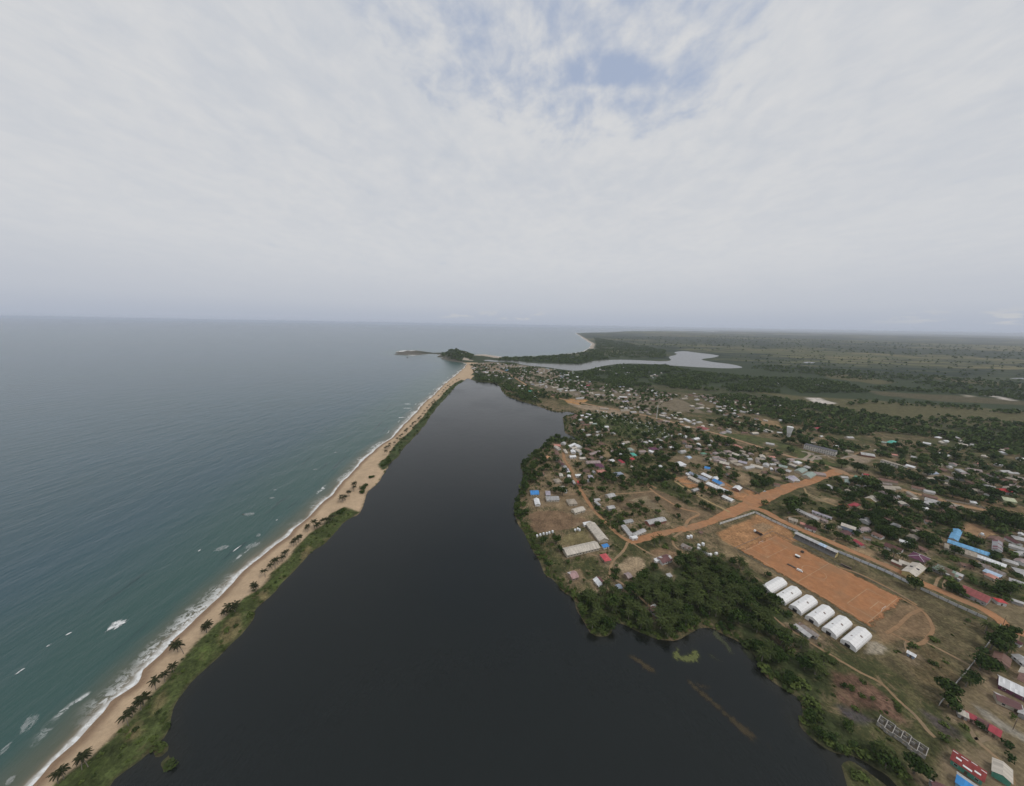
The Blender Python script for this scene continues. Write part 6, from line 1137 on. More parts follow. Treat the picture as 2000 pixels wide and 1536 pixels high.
for k in range(16): obj('rib', m_rib, wt, (0, 0, 0), 2 * math.pi * k / 16)
for k in range(8):
    a = 2 * math.pi * (k + .5) / 8; MB().tube([(4.6 * math.cos(a), 4.6 * math.sin(a), -.3), (6.2 * math.cos(a), 6.2 * math.sin(a), 16.6)], .75, 4).obj('leg', M_white, wt)
for z, r in ((5.3, 5.05), (10.6, 5.55)):
    rb = MB()
    for k in range(8):
        a, b = 2 * math.pi * (k + .5) / 8, 2 * math.pi * (k + 1.5) / 8
        rb.tube([(r * math.cos(a), r * math.sin(a), z), (r * math.cos(b), r * math.sin(b), z)], .45, 4)
    rb.obj('ring_beam', M_white, wt)
MB().tube([(0, 0, -.2), (0, 0, 15.6)], 1.1, 10).obj('riser_pipe', M_conc, wt)
wt.scale = (.58, .58, .8)
# radio mast
mx, my = MAST
ms = thing('radio_mast', (mx, my, LAND_Z), 0, 'thin pale radio mast rising beside the market road', 'mast')
for k in range(3):
    a = 2 * math.pi * k / 3; MB().tube([(1.3 * math.cos(a), 1.3 * math.sin(a), 0), (.4 * math.cos(a), .4 * math.sin(a), 38)], .16, 4).obj('leg', M_white, ms)
lt = MB()
for i in range(16):
    z0, z1 = i * 2.35, i * 2.35 + 2.35
    for k in range(3):
        a, b = 2 * math.pi * k / 3, 2 * math.pi * (k + 1) / 3; r0 = 1.3 - .9 * z0 / 38; r1 = 1.3 - .9 * z1 / 38
        lt.tube([(r0 * math.cos(a), r0 * math.sin(a), z0), (r1 * math.cos(b), r1 * math.sin(b), z1)], .08, 3)
lt.obj('lattice', M_white, ms)
for z in (33, 36): MB().tube([(.5, 0, z), (.95, 0, z)], [.7, .8], 10).obj('dish', M_white, ms)

# ------------------------------------------------------------------ unfinished block walls by the lagoon
r0, r1 = [np.array(q) for q in RUIN]; ru = (r1 - r0); Lr = np.linalg.norm(ru) + 4; ru /= np.linalg.norm(ru); rc = (r0 + r1) / 2
ruin = thing('unfinished_building', (rc[0], rc[1], LAND_Z), math.atan2(ru[1], ru[0]), 'roofless unfinished concrete block building with open rooms near the lagoon', 'building ruin')
M_block = plain('concrete_block', (.33, .31, .28), .95, .25); wth = .3; Wr = 6.6
MB().box(-Lr / 2, Lr / 2, -Wr / 2 - .3, Wr / 2 + .3, -.1, .12).obj('floor_slab', plain('dusty_slab', (.2, .165, .115), .95, .3), ruin)
def rwall(x0, y0, x1, y1, h, win=False):
    L = math.hypot(x1 - x0, y1 - y0); mb = MB()
    if win and L > 2: mb.box(0, L * .3, -wth / 2, wth / 2, 0, h).box(L * .7, L, -wth / 2, wth / 2, 0, h).box(L * .3, L * .7, -wth / 2, wth / 2, 0, .9).box(L * .3, L * .7, -wth / 2, wth / 2, h - .5, h)
    else: mb.box(0, L, -wth / 2, wth / 2, 0, h)
    mb.obj('room_wall', M_block, ruin, (x0, y0, 0), math.atan2(y1 - y0, x1 - x0))
nb = 6; bl = Lr / nb
for i in range(nb):
    x = -Lr / 2 + i * bl; off = .9 if i in (1, 4) else 0
    rwall(x + .12, -Wr / 2 - off, x + bl - .12, -Wr / 2 - off, 2.7, True); rwall(x + .12, Wr / 2 + (.6 if i % 2 else 0), x + bl - .12, Wr / 2 + (.6 if i % 2 else 0), 2.7 - .2 * (i % 3), True)
    rwall(x + .12, .2, x + bl * .6, .2, 2.6)
for i in range(nb + 1): rwall(-Lr / 2 + i * bl, -Wr / 2 - .9 if i in (1, 2, 4, 5) else -Wr / 2, -Lr / 2 + i * bl, Wr / 2 + .6, 2.7 - .15 * (i % 2))

# ------------------------------------------------------------------ small things
ms_ = misc
m_wh = MB().tube([(0, -.14, 0), (0, .14, 0)], .48, 12).mesh('wheel', M_rubber)
def truck(loc, rz, label, bed, cabm):
    t = thing('truck', loc, rz, label, 'truck')
    MB().prism([(-1.15, .7), (1.15, .7), (1.15, 2.1), (1.0, 2.8), (-1.0, 2.8), (-1.15, 2.1)], 2.6, 4.4).obj('cab', cabm, t)
    MB().box(4.41, 4.44, -.95, .95, 1.75, 2.5).obj('windscreen', M_glass, t)
    MB().box(-4.4, 4.2, -.45, .45, .55, .85).obj('chassis', M_rubber, t)
    b = MB().box(-4.4, 2.4, -1.2, 1.2, .95, 1.15)
    for s in (-1, 1): b.box(-4.4, 2.4, s * 1.2 - .06, s * 1.2 + .06, 1.15, 1.9)
    b.box(-4.46, -4.34, -1.2, 1.2, 1.15, 1.9).obj('cargo_bed', bed, t)
    for x in (3.3, -2.2, -3.4):
        for s in (-1, 1): obj('wheel', m_wh, t, (x, s * 1.0, .48))
    return t
truck((ms_['truck'][0], ms_['truck'][1], LAND_Z), R(-62) + math.pi, 'white-cabbed truck parked on the dirt above the pitch', plain('truck_bed', (.05, .035, .03), .8), M_white)
def car(loc, rz, label, m):
    t = thing('parked_car', loc, rz, label, 'car')
    MB().prism([(-.85, .35), (.85, .35), (.88, .9), (-.88, .9)], -2.1, 2.1).obj('body', m, t)
    v = [(-1.5, -.8, .9), (1.2, -.8, .9), (1.2, .8, .9), (-1.5, .8, .9), (-1.1, -.65, 1.45), (.4, -.65, 1.45), (.4, .65, 1.45), (-1.1, .65, 1.45)]
    obj('cabin', mesh('cabin', v, [(4, 5, 6, 7), (0, 1, 5, 4), (1, 2, 6, 5), (2, 3, 7, 6), (3, 0, 4, 7)], M_glass), t)
    MB().box(-1.05, .35, -.62, .62, 1.452, 1.5).obj('roof', m, t)
    for x in (1.35, -1.35):
        for s in (-1, 1):
            w_ = obj('wheel', m_wh, t, (x, s * .75, .34)); w_.scale = (.7, .7, .7)
car((ms_['car'][0], ms_['car'][1], LAND_Z), R(20), 'white car parked on the verge of the wide orange road', M_white)
def pile(loc, rz, label):
    t = thing('timber_pile', loc, rz, label, 'timber pile'); r2 = random.Random(3)
    for k in range(14): MB().box(-3.6 + r2.random(), 3.2 + r2.random(), -.14, .14, 0, .22).obj('plank', M_wood, t, (r2.uniform(-.4, .4), (k % 6 - 2.5) * .42, .24 * (k // 6) + .02), r2.uniform(-.06, .06))
pile((ms_['pile'][0], ms_['pile'][1], LAND_Z + .14), R(-60), 'dark pile of weathered planks lying on the orange pitch')
def booth(loc, rz, label, L, W, h, m, wm, name='kiosk'):
    t = thing(name, loc, rz, label, 'kiosk')
    for x in (-L / 2 + .1, L / 2 - .1):
        for y in (-W / 2 + .1, W / 2 - .1): MB().box(x - .07, x + .07, y - .07, y + .07, 0, h).obj('post', M_wood, t)
    MB().box(-L / 2 + .2, L / 2 - .2, -W / 2 + .2, W / 2 - .2, .02, h * .62).obj('counter_wall', wm, t)
    MB().prism([(-W / 2 - .35, h), (0, h + .5), (W / 2 + .35, h), (W / 2 + .35, h + .08), (0, h + .6), (-W / 2 - .35, h + .08)], -L / 2 - .3, L / 2 + .3).obj('roof', m, t)
    return t
booth((ms_['kiosk'][0], ms_['kiosk'][1], LAND_Z + .14), R(-60), 'white-topped kiosk standing on the orange pitch beside the plank pile', 3.6, 2.4, 2.2, M_white, plain('kiosk_dark', (.05, .04, .035)))
booth((ms_['booth'][0], ms_['booth'][1], LAND_Z), R(20), 'rusty brown round-topped kiosk near the white tanks by the road', 3.6, 3.2, 2.2, roof_mat('rust'), wall_mat('tan'))
vn = thing('delivery_van', (ms_['van'][0], ms_['van'][1], LAND_Z + .14), R(-50), 'small white van parked on the pitch just below the plank pile', 'van')
MB().prism([(-.9, .4), (.9, .4), (.92, 1.2), (.78, 2.0), (-.78, 2.0), (-.92, 1.2)], -2.3, 1.4).obj('body', M_white, vn)
MB().prism([(-.88, .4), (.88, .4), (.88, 1.15), (-.88, 1.15)], 1.4, 2.3).obj('bonnet', M_white, vn)
MB().box(1.405, 1.45, -.72, .72, 1.2, 1.85).obj('windscreen', M_glass, vn)
for x in (1.5, -1.4):
    for s in (-1, 1): w_ = obj('wheel', m_wh, vn, (x, s * .78, .36)); w_.scale = (.75, .75, .75)
jk = thing('wooden_crate', (ms_['junk'][0], ms_['junk'][1], LAND_Z + .14), R(15), 'dark wooden crate alone on the pitch near the grandstand', 'crate')
for i in range(4):
    for z in (.3, .9, 1.5): MB().box(-1.1, 1.1, 1.05, 1.12, z, z + .42).obj('slat', M_wood, jk, (0, 0, 0), i * math.pi / 2)
MB().box(-1.04, 1.04, -1.04, 1.04, 0, 1.6).obj('inner_box', plain('crate_dark', (.04, .03, .025)), jk)
bn = thing('team_shelter', (ms_['bench'][0], ms_['bench'][1], LAND_Z), R(-60), 'low brown team shelter on the far touchline of the pitch', 'shelter')
MB().box(-4, 4, -.1, .05, 0, 1.9).obj('back_panel', M_wood, bn); MB().box(-4.1, 4.1, -1.5, .2, 1.92, 2.02).obj('roof', M_wood, bn); MB().box(-3.8, 3.8, -.7, -.25, .4, .48).obj('bench_seat', M_wood, bn)
for x in (-3.9, 0, 3.9): MB().box(x - .06, x + .06, -1.45, -1.33, 0, 1.9).obj('post', M_wood, bn)
m_tk = bpy.data.meshes.new('tank_shell')
_mb = MB(); _pts = []
for r, z in ((1.25, 0), (1.3, .3), (1.3, 2.0), (1.1, 2.4), (.4, 2.62), (.35, 2.75), (0.02, 2.76)): _pts += [(r * math.cos(2 * math.pi * k / 14), r * math.sin(2 * math.pi * k / 14), z) for k in range(14)]
_f2 = [(j * 14 + k, j * 14 + (k + 1) % 14, (j + 1) * 14 + (k + 1) % 14, (j + 1) * 14 + k) for j in range(6) for k in range(14)]
m_tk = mesh('shell', _pts, _f2, M_tank); m_tb = MB().tube([(0, 0, -.3), (0, 0, 0)], 1.45, 14).mesh('base', M_conc)
tl = ['left tank of the rear white pair by the brown kiosk', 'right tank of the rear white pair by the brown kiosk', 'left tank of the front white pair beside the grove', 'right tank of the front white pair beside the grove', 'single white tank below the L-shaped pale roofs']
for (x, y), lb in zip(ms_['tanks'], tl):
    t = thing('water_tank', (x, y, LAND_Z + .3), 0, lb + ', round plastic', 'water tank', 'white plastic water tanks'); obj('shell', m_tk, t); obj('base', m_tb, t)
    t.scale = (1.25, 1.25, 1.1)
for i, (x, y) in enumerate(ms_['ltank']):
    t = thing('water_tank', (x, y, LAND_Z + .3), 0, ('white tank in the lakeside school row, number %s from the lagoon' % ['one', 'two', 'three', 'four', 'five', 'six'][i]) if i < 6 else 'white tank in the schoolyard cluster, %s of three from the left' % ['first', 'second', 'last'][i - 6], 'water tank', 'white plastic water tanks')
    obj('shell', m_tk, t); obj('base', m_tb, t); t.scale = (.95, .95, .9)
m_lt = MB().prism([(-1.1, 0), (1.1, 0), (1.1, 1.9), (0, 2.5), (-1.1, 1.9)], -1.6, 1.6).mesh('canvas', M_tent); m_ld = MB().box(1.605, 1.64, -.4, .4, .02, 1.7).mesh('door_flap', plain('blue_tarp', (.2, .33, .5)))
(xa, ya), (xb, yb), (xc, yc), (xd, yd) = ms_['latr']
for i in range(6):
    x, y = (xa + (xb - xa) * i / 3, ya + (yb - ya) * i / 3) if i < 4 else ((xc, yc) if i == 4 else (xd, yd))
    t = thing('canvas_cabin', (x, y, LAND_Z), R(-60 if i < 4 else 20), 'small white canvas cabin by the grove, %s of the line from the left' % ['first', 'second', 'third', 'fourth', 'fifth', 'last'][i], 'cabin', 'white canvas cabins'); obj('canvas', m_lt, t); obj('door_flap', m_ld, t)
tws = thing('tank_stand', (ms_['wt'][0], ms_['wt'][1], LAND_Z), 0, 'grey concrete tank stand at the edge of the sky-blue school yard', 'tank stand')
for x in (-1.4, 1.4):
    for y in (-1.4, 1.4): MB().box(x - .2, x + .2, y - .2, y + .2, 0, 3.6).obj('leg', M_conc, tws)
MB().box(-1.8, 1.8, -1.8, 1.8, 3.6, 3.85).obj('platform', M_conc, tws); o = obj('tank', m_tk, tws, (0, 0, 3.85)); o.scale = (1, 1, .8)
pn = ['left of the sky-blue school', 'behind the sky-blue short wing, left one', 'behind the sky-blue short wing, right one', 'at the end of the orange stadium road', 'beside the right touchline', 'on the gravel track near the corner', 'in grass right of the coral-red roof']
for (x, y), lb in zip(ms_['poles'], pn):
    t = thing('utility_pole', (x, y, LAND_Z), R(25), 'thin utility pole ' + lb, 'utility pole', 'utility poles')
    MB().tube([(0, 0, -.3), (0, 0, 8.5)], [.16, .1], 6).obj('pole', M_wood, t); MB().box(-.9, .9, -.06, .06, 7.7, 7.85).obj('crossarm', M_wood, t)
    for s in (-.7, .7): MB().tube([(s, 0, 7.85), (s, 0, 8.1)], .06, 5).obj('insulator', M_steel, t)
# ------------------------------------------------------------------ houses
COLN = dict(cream='cream', tan='tan', grey='grey', lightgrey='pale grey', white='white', lavender='lavender', blue='blue', skyblue='sky-blue', lightblue='pale blue', red='red', crimson='crimson', coral='coral', salmon='salmon', orange='orange', orangered='orange-red', purple='purple', pinkgrey='pinkish grey', rust='rusty', rustgrey='rust-streaked grey', brown='brown', maroon='maroon', green='green', greygreen='grey-green', teal='teal', palegreen='pale green', olive='olive', darkgrey='dark grey', bluegrey='blue-grey', stripe='striped', camo='patched', dullred='dull red', darkred='dark red', patchmaroon='patched maroon', patchpink='patched pink', bluesplit='blue', maroonsplit='brown')
def house_parts(L, W, h, roof):
    ov = .55 if L < 30 else .8; rise = min(W * .2, 3.0); hw = W / 2 - ov; hl = L / 2 - ov
    wall = MB(); rf = MB()
    if roof == 'flat':
        wall.box(-L / 2 + .3, L / 2 - .3, -W / 2 + .3, W / 2 - .3, -.3, h); rf.box(-L / 2, L / 2, -W / 2, W / 2, h + .002, h + .35)
    elif roof == 'shed':
        wall.prism([(-hw, -.3), (hw, -.3), (hw, h + rise * .45), (-hw, h - .1)], -hl, hl)
        a, b = h - .1 - .02, h + rise * .5 + .05; rf.prism([(-W / 2, a), (W / 2, b), (W / 2, b + .14), (-W / 2, a + .14)], -L / 2, L / 2)
    elif roof == 'hip' and L > 5:
        wall.box(-hl, hl, -hw, hw, -.3, h); r = max(.3, L / 2 - W / 2); z0, z1 = h, h + rise * 1.25
        v = [(-L / 2, -W / 2, z0), (L / 2, -W / 2, z0), (L / 2, W / 2, z0), (-L / 2, W / 2, z0), (-r, 0, z1), (r, 0, z1)]
        v += [(x, y, z - .14) for x, y, z in v[:4]]
        rf.add(v, [(0, 1, 5, 4), (1, 2, 5), (2, 3, 4, 5), (3, 0, 4), (0, 6, 7, 1), (1, 7, 8, 2), (2, 8, 9, 3), (3, 9, 6, 0), (9, 8, 7, 6)])
    else:
        wall.prism([(-hw, -.3), (hw, -.3), (hw, h), (0, h + rise * hw / (W / 2)), (-hw, h)], -hl, hl)
        e = h - ov * rise / (W / 2) * .9
        for s in (-1, 1):
            pf = [(s * W / 2, e), (0, h + rise + .02), (0, h + rise + .16), (s * W / 2, e + .14)]
            rf.prism(pf if s > 0 else pf[::-1], -L / 2, L / 2)
    return wall, rf, hl, hw, rise
houses = []
for (x, y, rot, L, W, h, roof, col, wallc, lab, lm) in HOUSES:
    d = math.hypot(x, y)
    if L > 60: L = 60.0 if 'government' not in lab else L
    if lab: W = min(W, max(L * 1.15, 9.0)) if 'section' not in lab else min(W, 9.0)
    elif d > 520: W = min(W, max(8.0, min(L * .75, 12.0)))
    elif W > L * 1.7: W = L * 1.5
    if d > 800 and not lab: L = min(L, 26.0); W = min(W, 10.0)
    if 'government' in lab: W = 13.0
    houses.append(dict(x=x, y=y, rot=R(rot), L=L, W=W, h=h, roof=roof, col=col, wall=wallc, lab=lab, lm=lm, s=math.sqrt(L * W) / slant(x, y)))
cc = dict(l='lightgrey', w='white', c='cream', p='pinkgrey', g='greygreen', b='bluegrey', r='rust', t='tan')
def hrect(P, hs, pad):
    m = np.zeros(len(P), bool)
    for q in hs:
        k = np.nonzero((np.abs(P[:, 0] - q['x']) < q['L'] + 14) & (np.abs(P[:, 1] - q['y']) < q['L'] + 14))[0]
        if not len(k): continue
        D = P[k] - [q['x'], q['y']]; c, s = math.cos(q['rot']), math.sin(q['rot'])
        pd = pad[k] if hasattr(pad, '__len__') else pad
        m[k] |= (np.abs(D[:, 0] * c + D[:, 1] * s) < q['L'] / 2 + pd) & (np.abs(-D[:, 0] * s + D[:, 1] * c) < q['W'] / 2 + pd)
    return m
def hit(p, hs, pad):
    for q in hs:
        dx, dy = p[0] - q['x'], p[1] - q['y']
        if abs(dx) > q['L'] + pad or abs(dy) > q['L'] + pad: continue
        c, s = math.cos(q['rot']), math.sin(q['rot'])
        if abs(dx * c + dy * s) < q['L'] / 2 + pad and abs(-dx * s + dy * c) < q['W'] / 2 + pad: return True
    return False
def wet_near(p):
    for k in (LG, RV): 
        if abs(p[1] - k[:, 1].mean()) < 1500 and sdf(k, p[None])[0] > -12: return True
    return sdf(OC, p[None])[0] > -12
for n_, cols, poly in FILL:
    V = np.asarray(poly); k = 0; tries = 0
    while k < n_ and tries < 900:
        tries += 1; p = V.min(0) + rng.random(2) * (V.max(0) - V.min(0))
        if not inside(poly, p[None])[0] or hit(p, houses, 7) or road_dist(p[None])[0] < 7: continue
        if wet_near(p): continue
        L = float(rng.uniform(9, 17)); W = float(rng.uniform(7, 10)); k += 1
        houses.append(dict(x=float(p[0]), y=float(p[1]), rot=R(float(rng.choice([20, 25, 110, -60, 60])) + float(rng.normal(0, 9))), L=L, W=W, h=2.8, roof='hip' if rng.random() < .3 else 'gable', col=cc[cols[int(rng.integers(len(cols)))]], wall=['cream', 'white', 'tan', 'grey'][int(rng.integers(4))], lab='', lm='', s=math.sqrt(L * W) / slant(*p) * .9))
houses.sort(key=lambda q: -q['s'] - (1 if q['lab'] else 0))
LM = [(q['lm'], q['x'], q['y']) for q in houses if q['lm']] + [('the water tower', TOWER[0], TOWER[1]), ('the radio mast', MAST[0], MAST[1]), ('the grandstand', float(cs[0]), float(cs[1])), ('the unfinished block walls', float(rc[0]), float(rc[1])), ('the farthest white tent', TENTS[0][0], TENTS[0][1]), ('the nearest white tent', TENTS[5][0], TENTS[5][1]), ('the third white tent', TENTS[2][0], TENTS[2][1]), ('the wide road junction', 395.0, 425.0), ('the road bend', 135.0, 348.0), ('the duckweed mat', 132.0, 209.0)]
_auto = {}
ORD = ['', 'second', 'third', 'fourth', 'fifth', 'sixth', 'seventh', 'eighth', 'ninth', 'tenth', 'eleventh', 'twelfth', 'thirteenth', 'fourteenth', 'fifteenth', 'sixteenth', 'seventeenth', 'eighteenth', 'nineteenth', 'twentieth']
_load = {}
def auto_label(o, desc, x, y):
    best = None
    for ph, lx, ly in LM:
        d = math.hypot(x - lx, y - ly)
        if d < 1: continue
        fx, fy = lx / math.hypot(lx, ly), ly / math.hypot(lx, ly); a = (x - lx) * fx + (y - ly) * fy; b = (x - lx) * fy - (y - ly) * fx
        rel = ('behind' if a > 0 else 'in front of') if abs(a) > abs(b) * 1.2 else ('right of' if b > 0 else 'left of')
        sc_ = d * (1 + .25 * _load.get((desc, ph, rel), 0))
        if best is None or sc_ < best[0]: best = (sc_, d, rel, ph)
    _, d, rel, ph = best; k = (desc, ph, rel); _load[k] = _load.get(k, 0) + 1; _auto.setdefault(k, []).append((d, o))
def flush_labels():
    for (desc, ph, rel), lst in _auto.items():
        lst.sort(key=lambda t: t[0])
        for i, (d, o) in enumerate(lst):
            if len(lst) == 1: o['label'] = '%s %s %s' % (desc, rel, ph)
            else: o['label'] = '%s, %s %s %s' % (desc, 'closest' if i == 0 else (ORD[i] + ' closest' if i < 20 else 'number %d' % (i + 1)), rel, ph)
m_win = MB().box(-.65, .65, -.05, .05, -.55, .55).mesh('pane', M_glass); m_frame = MB().box(-.75, .75, -.04, .02, -.65, -.56).box(-.75, .75, -.04, .02, .56, .65).box(-.75, -.66, -.04, .02, -.56, .56).box(.66, .75, -.04, .02, -.56, .56).mesh('window', M_white)
m_door = MB().box(-.5, .5, -.05, .05, 0, 2.05).mesh('door', M_door); m_gwin = MB().box(-.7, .7, -.06, .06, -.6, .6).mesh('window', M_glass)
def build_house(q):
    L, W, h = q['L'], q['W'], q['h']; near = slant(q['x'], q['y']) < 640
    t = thing('house' if 'school' not in q['lab'] and 'hall' not in q['lab'] and 'government' not in q['lab'] else ('school_block' if 'school' in q['lab'] or 'classroom' in q['lab'] else 'public_hall'), (q['x'], q['y'], q['z']), q['rot'], q['lab'] or None, 'house', 'houses of the coastal town')
    if 'school' in q['lab'] or 'classroom' in q['lab'] or 'hall' in q['lab'] or 'government' in q['lab']: t['category'] = 'building'
    wl_, rf, hl, hw, rise = house_parts(L, W, h, q['roof']); wl_.obj('wall', wall_mat(q['wall']), t)
    ro = rf.obj('roof', roof_mat(q['col']), t)
    if q['col'] in ('bluesplit', 'maroonsplit'):
        ro.data.materials.append(roof_mat('lightgrey' if q['col'] == 'bluesplit' else 'white'))
        # the slope turned away / towards the viewer carries the other sheets
        ny = Vector((math.sin(q['rot']), -math.cos(q['rot'])))
        flip = (Vector((-q['x'], -q['y'])).dot(ny) > 0)
        for p in ro.data.polygons:
            yc = p.center.y
            if (yc > 0) == (flip if q['col'] == 'bluesplit' else not flip): p.material_index = 1
    if near and q['roof'] != 'flat':
        n_ = max(1, int((2 * hl) / 3.4))
        for s in (-1, 1):
            for i in range(n_):
                x = -hl + (i + .5) * 2 * hl / n_
                if i == n_ // 2 and s == -1: obj('door', m_door, t, (x, s * (hw + .02), 0)); continue
                w_ = obj('window', m_frame, t, (x, s * (hw + .03), min(h - 1.0, 1.6)), 0 if s > 0 else math.pi); obj('pane', m_win, w_)
    if q['roof'] == 'flat' and h > 5:
        rows = int(h // 3)
        n_ = int(2 * hl / 3.3)
        for r_ in range(rows):
            for i in range(n_): obj('window', m_gwin, t, (-hl + (i + .5) * 2 * hl / n_, -(W / 2 - .3) - .03, 1.7 + r_ * 3.05))
        for r_ in range(1, rows): MB().box(-L / 2, L / 2, -W / 2 - .1, -W / 2 + .28, r_ * 3.05 + .05, r_ * 3.05 + .4).obj('floor_ledge', M_white, t)
        obj('door', m_door, t, (0, -(W / 2 - .3) - .12, 0))
    if 'white ridge' in q['lab']:
        r = max(.3, L / 2 - W / 2); z1 = h + rise * 1.25 + .04
        for a, b in (((-r, 0, z1), (r, 0, z1)), ((r, 0, z1), (L / 2, W / 2, h + .04)), ((r, 0, z1), (L / 2, -W / 2, h + .04)), ((-r, 0, z1), (-L / 2, W / 2, h + .04)), ((-r, 0, z1), (-L / 2, -W / 2, h + .04))): MB().tube([a, b], .16, 4).obj('ridge_cap', M_white, ro)
    if 'roof hatch' in q['lab']:
        for s in (-1, 1): MB().box(-1.6, .6, s * W * .2 - 1.1, s * W * .2 + 1.1, h + rise * .55, h + rise * .7 + .25).obj('roof_hatch', M_glass, ro)
    if 'white patches' in q['lab']:
        r2 = random.Random(4)
        for i in range(7):
            s = -1 if i % 2 else 1; yy = r2.uniform(.15, .8) * W / 2; xx = -L / 2 + 1 + i * (L - 2) / 6; zz = h + rise * (1 - yy / (W / 2)) + .12
            a = math.atan2(rise, W / 2); c, sn = math.cos(a), math.sin(a); l_, w_ = r2.uniform(.8, 1.7), .45; v = []
            for dz in (0, .05):
                for dx, dy in ((-l_, -w_), (l_, -w_), (l_, w_), (-l_, w_)): v.append((xx + dx, s * (yy + dy * c) , zz - dy * sn + dz))
            obj('roof_patch', mesh('roof_patch', v, [(3, 2, 1, 0), (4, 5, 6, 7), (0, 1, 5, 4), (1, 2, 6, 5), (2, 3, 7, 6), (3, 0, 4, 7)], M_white), ro)
    if not q['lab']:
        size = 'long' if L > 20 else ('small' if L < 9 else '')
        auto_label(t, ('%s %s-roofed house' % (size, COLN[q['col']])).strip().replace('  ', ' '), q['x'], q['y'])
vis = [q for q in houses if visible(q['x'], q['y'])]
for q, z_ in zip(vis, land_z(np.array([(q['x'], q['y']) for q in vis]))): q['z'] = float(max(z_, .6))
for q in vis[:300]: build_house(q)
rest = vis[300:]
def far_houses():
    V, Fc, MI, mats = [], [], [], []
    def slot(m):
        if m not in mats: mats.append(m)
        return mats.index(m)
    for q in rest:
        wl_, rf, *_ = house_parts(q['L'], q['W'], q['h'], q['roof']); c, s = math.cos(q['rot']), math.sin(q['rot']); zz = q['z']
        for mb, m in ((wl_, wall_mat(q['wall'])), (rf, roof_mat(q['col']))):
            b = len(V); V += [(q['x'] + x * c - y * s, q['y'] + x * s + y * c, z + zz) for x, y, z in mb.v]; Fc += [tuple(b + i for i in f) for f in mb.f]; MI += [slot(m)] * len(mb.f)
    m = mesh('distant_houses', V, Fc, mats); m.polygons.foreach_set('material_index', MI)
    tag(obj('distant_houses', m), 'far crowded houses of the old town towards the headland', 'houses', None, 'stuff')
if rest: far_houses()

# white tombs of the cemetery
m_tomb = MB().box(-.6, .6, -1.25, 1.25, -.1, .55).box(-.5, .5, -1.15, 1.15, .55, .7).box(-.5, .5, 1.0, 1.25, .7, 1.5).mesh('tomb', M_tank)
tp = []; V1, V2 = np.asarray(TOMBS), np.asarray(TOMBS2); V = np.vstack([V1, V2])
while len(tp) < 150:
    p = V.min(0) + rng.random(2) * (V.max(0) - V.min(0))
    if (inside(TOMBS, p[None])[0] or (inside(TOMBS2, p[None])[0])) and not hit(p, houses, 3): tp.append(p)
for p in tp:
    o = obj('tomb', m_tomb, None, (p[0], p[1], LAND_Z), R(25 + float(rng.normal(0, 8)))); k = float(rng.uniform(.8, 1.4)); o.scale = (k, k, k)
    tag(o, 'small whitewashed tomb in the grassy cemetery below the market road', 'tomb', 'white tombs of the cemetery')

# ------------------------------------------------------------------ plants
def leaf_cloud(n, R_, r, flat=.8, lumps=9, size=.95, low=.0):
    L_ = []
    for k in range(lumps):
        a = r.uniform(0, 6.283); d = R_ * r.uniform(.2, .62) if k else 0; L_.append((d * math.cos(a), d * math.sin(a), R_ * flat * r.uniform(-.25, .45) + R_ * low, R_ * r.uniform(.36, .58)))
    V, Q, N = [], [], []
    for i in range(n):
        cx, cy, cz, lr = L_[r.randrange(lumps)]
        while True:
            d = Vector((r.gauss(0, 1), r.gauss(0, 1), r.gauss(.25, 1)))
            if d.length > .1: d.normalize(); break
        p = Vector((cx, cy, cz)) + Vector((d.x * lr, d.y * lr, d.z * lr * flat)) * r.uniform(.78, 1.06)
        nn = (d + Vector((r.gauss(0, .42), r.gauss(0, .42), r.gauss(.1, .42)))).normalized()
        t = nn.cross(Vector((r.gauss(0, 1), r.gauss(0, 1), r.gauss(0, 1)))).normalized(); b = nn.cross(t); s = size * r.uniform(.55, 1.15)
        j = len(V); V += [tuple(p + t * s * .5 + b * s * .12), tuple(p + b * s * .5 - t * s * .1), tuple(p - t * s * .5 - b * s * .1), tuple(p - b * s * .5 + t * s * .12)]; Q.append((j, j + 1, j + 2, j + 3))
    return V, Q
rr = random.Random(11)
CROWN = []
for k in range(6):
    V, Q = leaf_cloud(520, 5.0, rr, rr.uniform(.68, .95), rr.choice([8, 10, 12]), 1.15); CROWN.append(mesh('crown', V, Q, M_leaf))
TRUNK = []
for k in range(3):
    mb = MB().tube([(0, 0, -.3), (.1, .05, 1.6), (.15 * k, .1, 3.4)], [.38, .3, .24], 6)
    for a in (0.4, 2.4, 4.4): mb.tube([(.12 * k, .08, 2.4), (1.3 * math.cos(a + k), 1.3 * math.sin(a + k), 4.4), (2.3 * math.cos(a + k), 2.3 * math.sin(a + k), 5.6)], [.18, .12, .06], 5)
    TRUNK.append(mb.mesh('trunk', M_trunk))
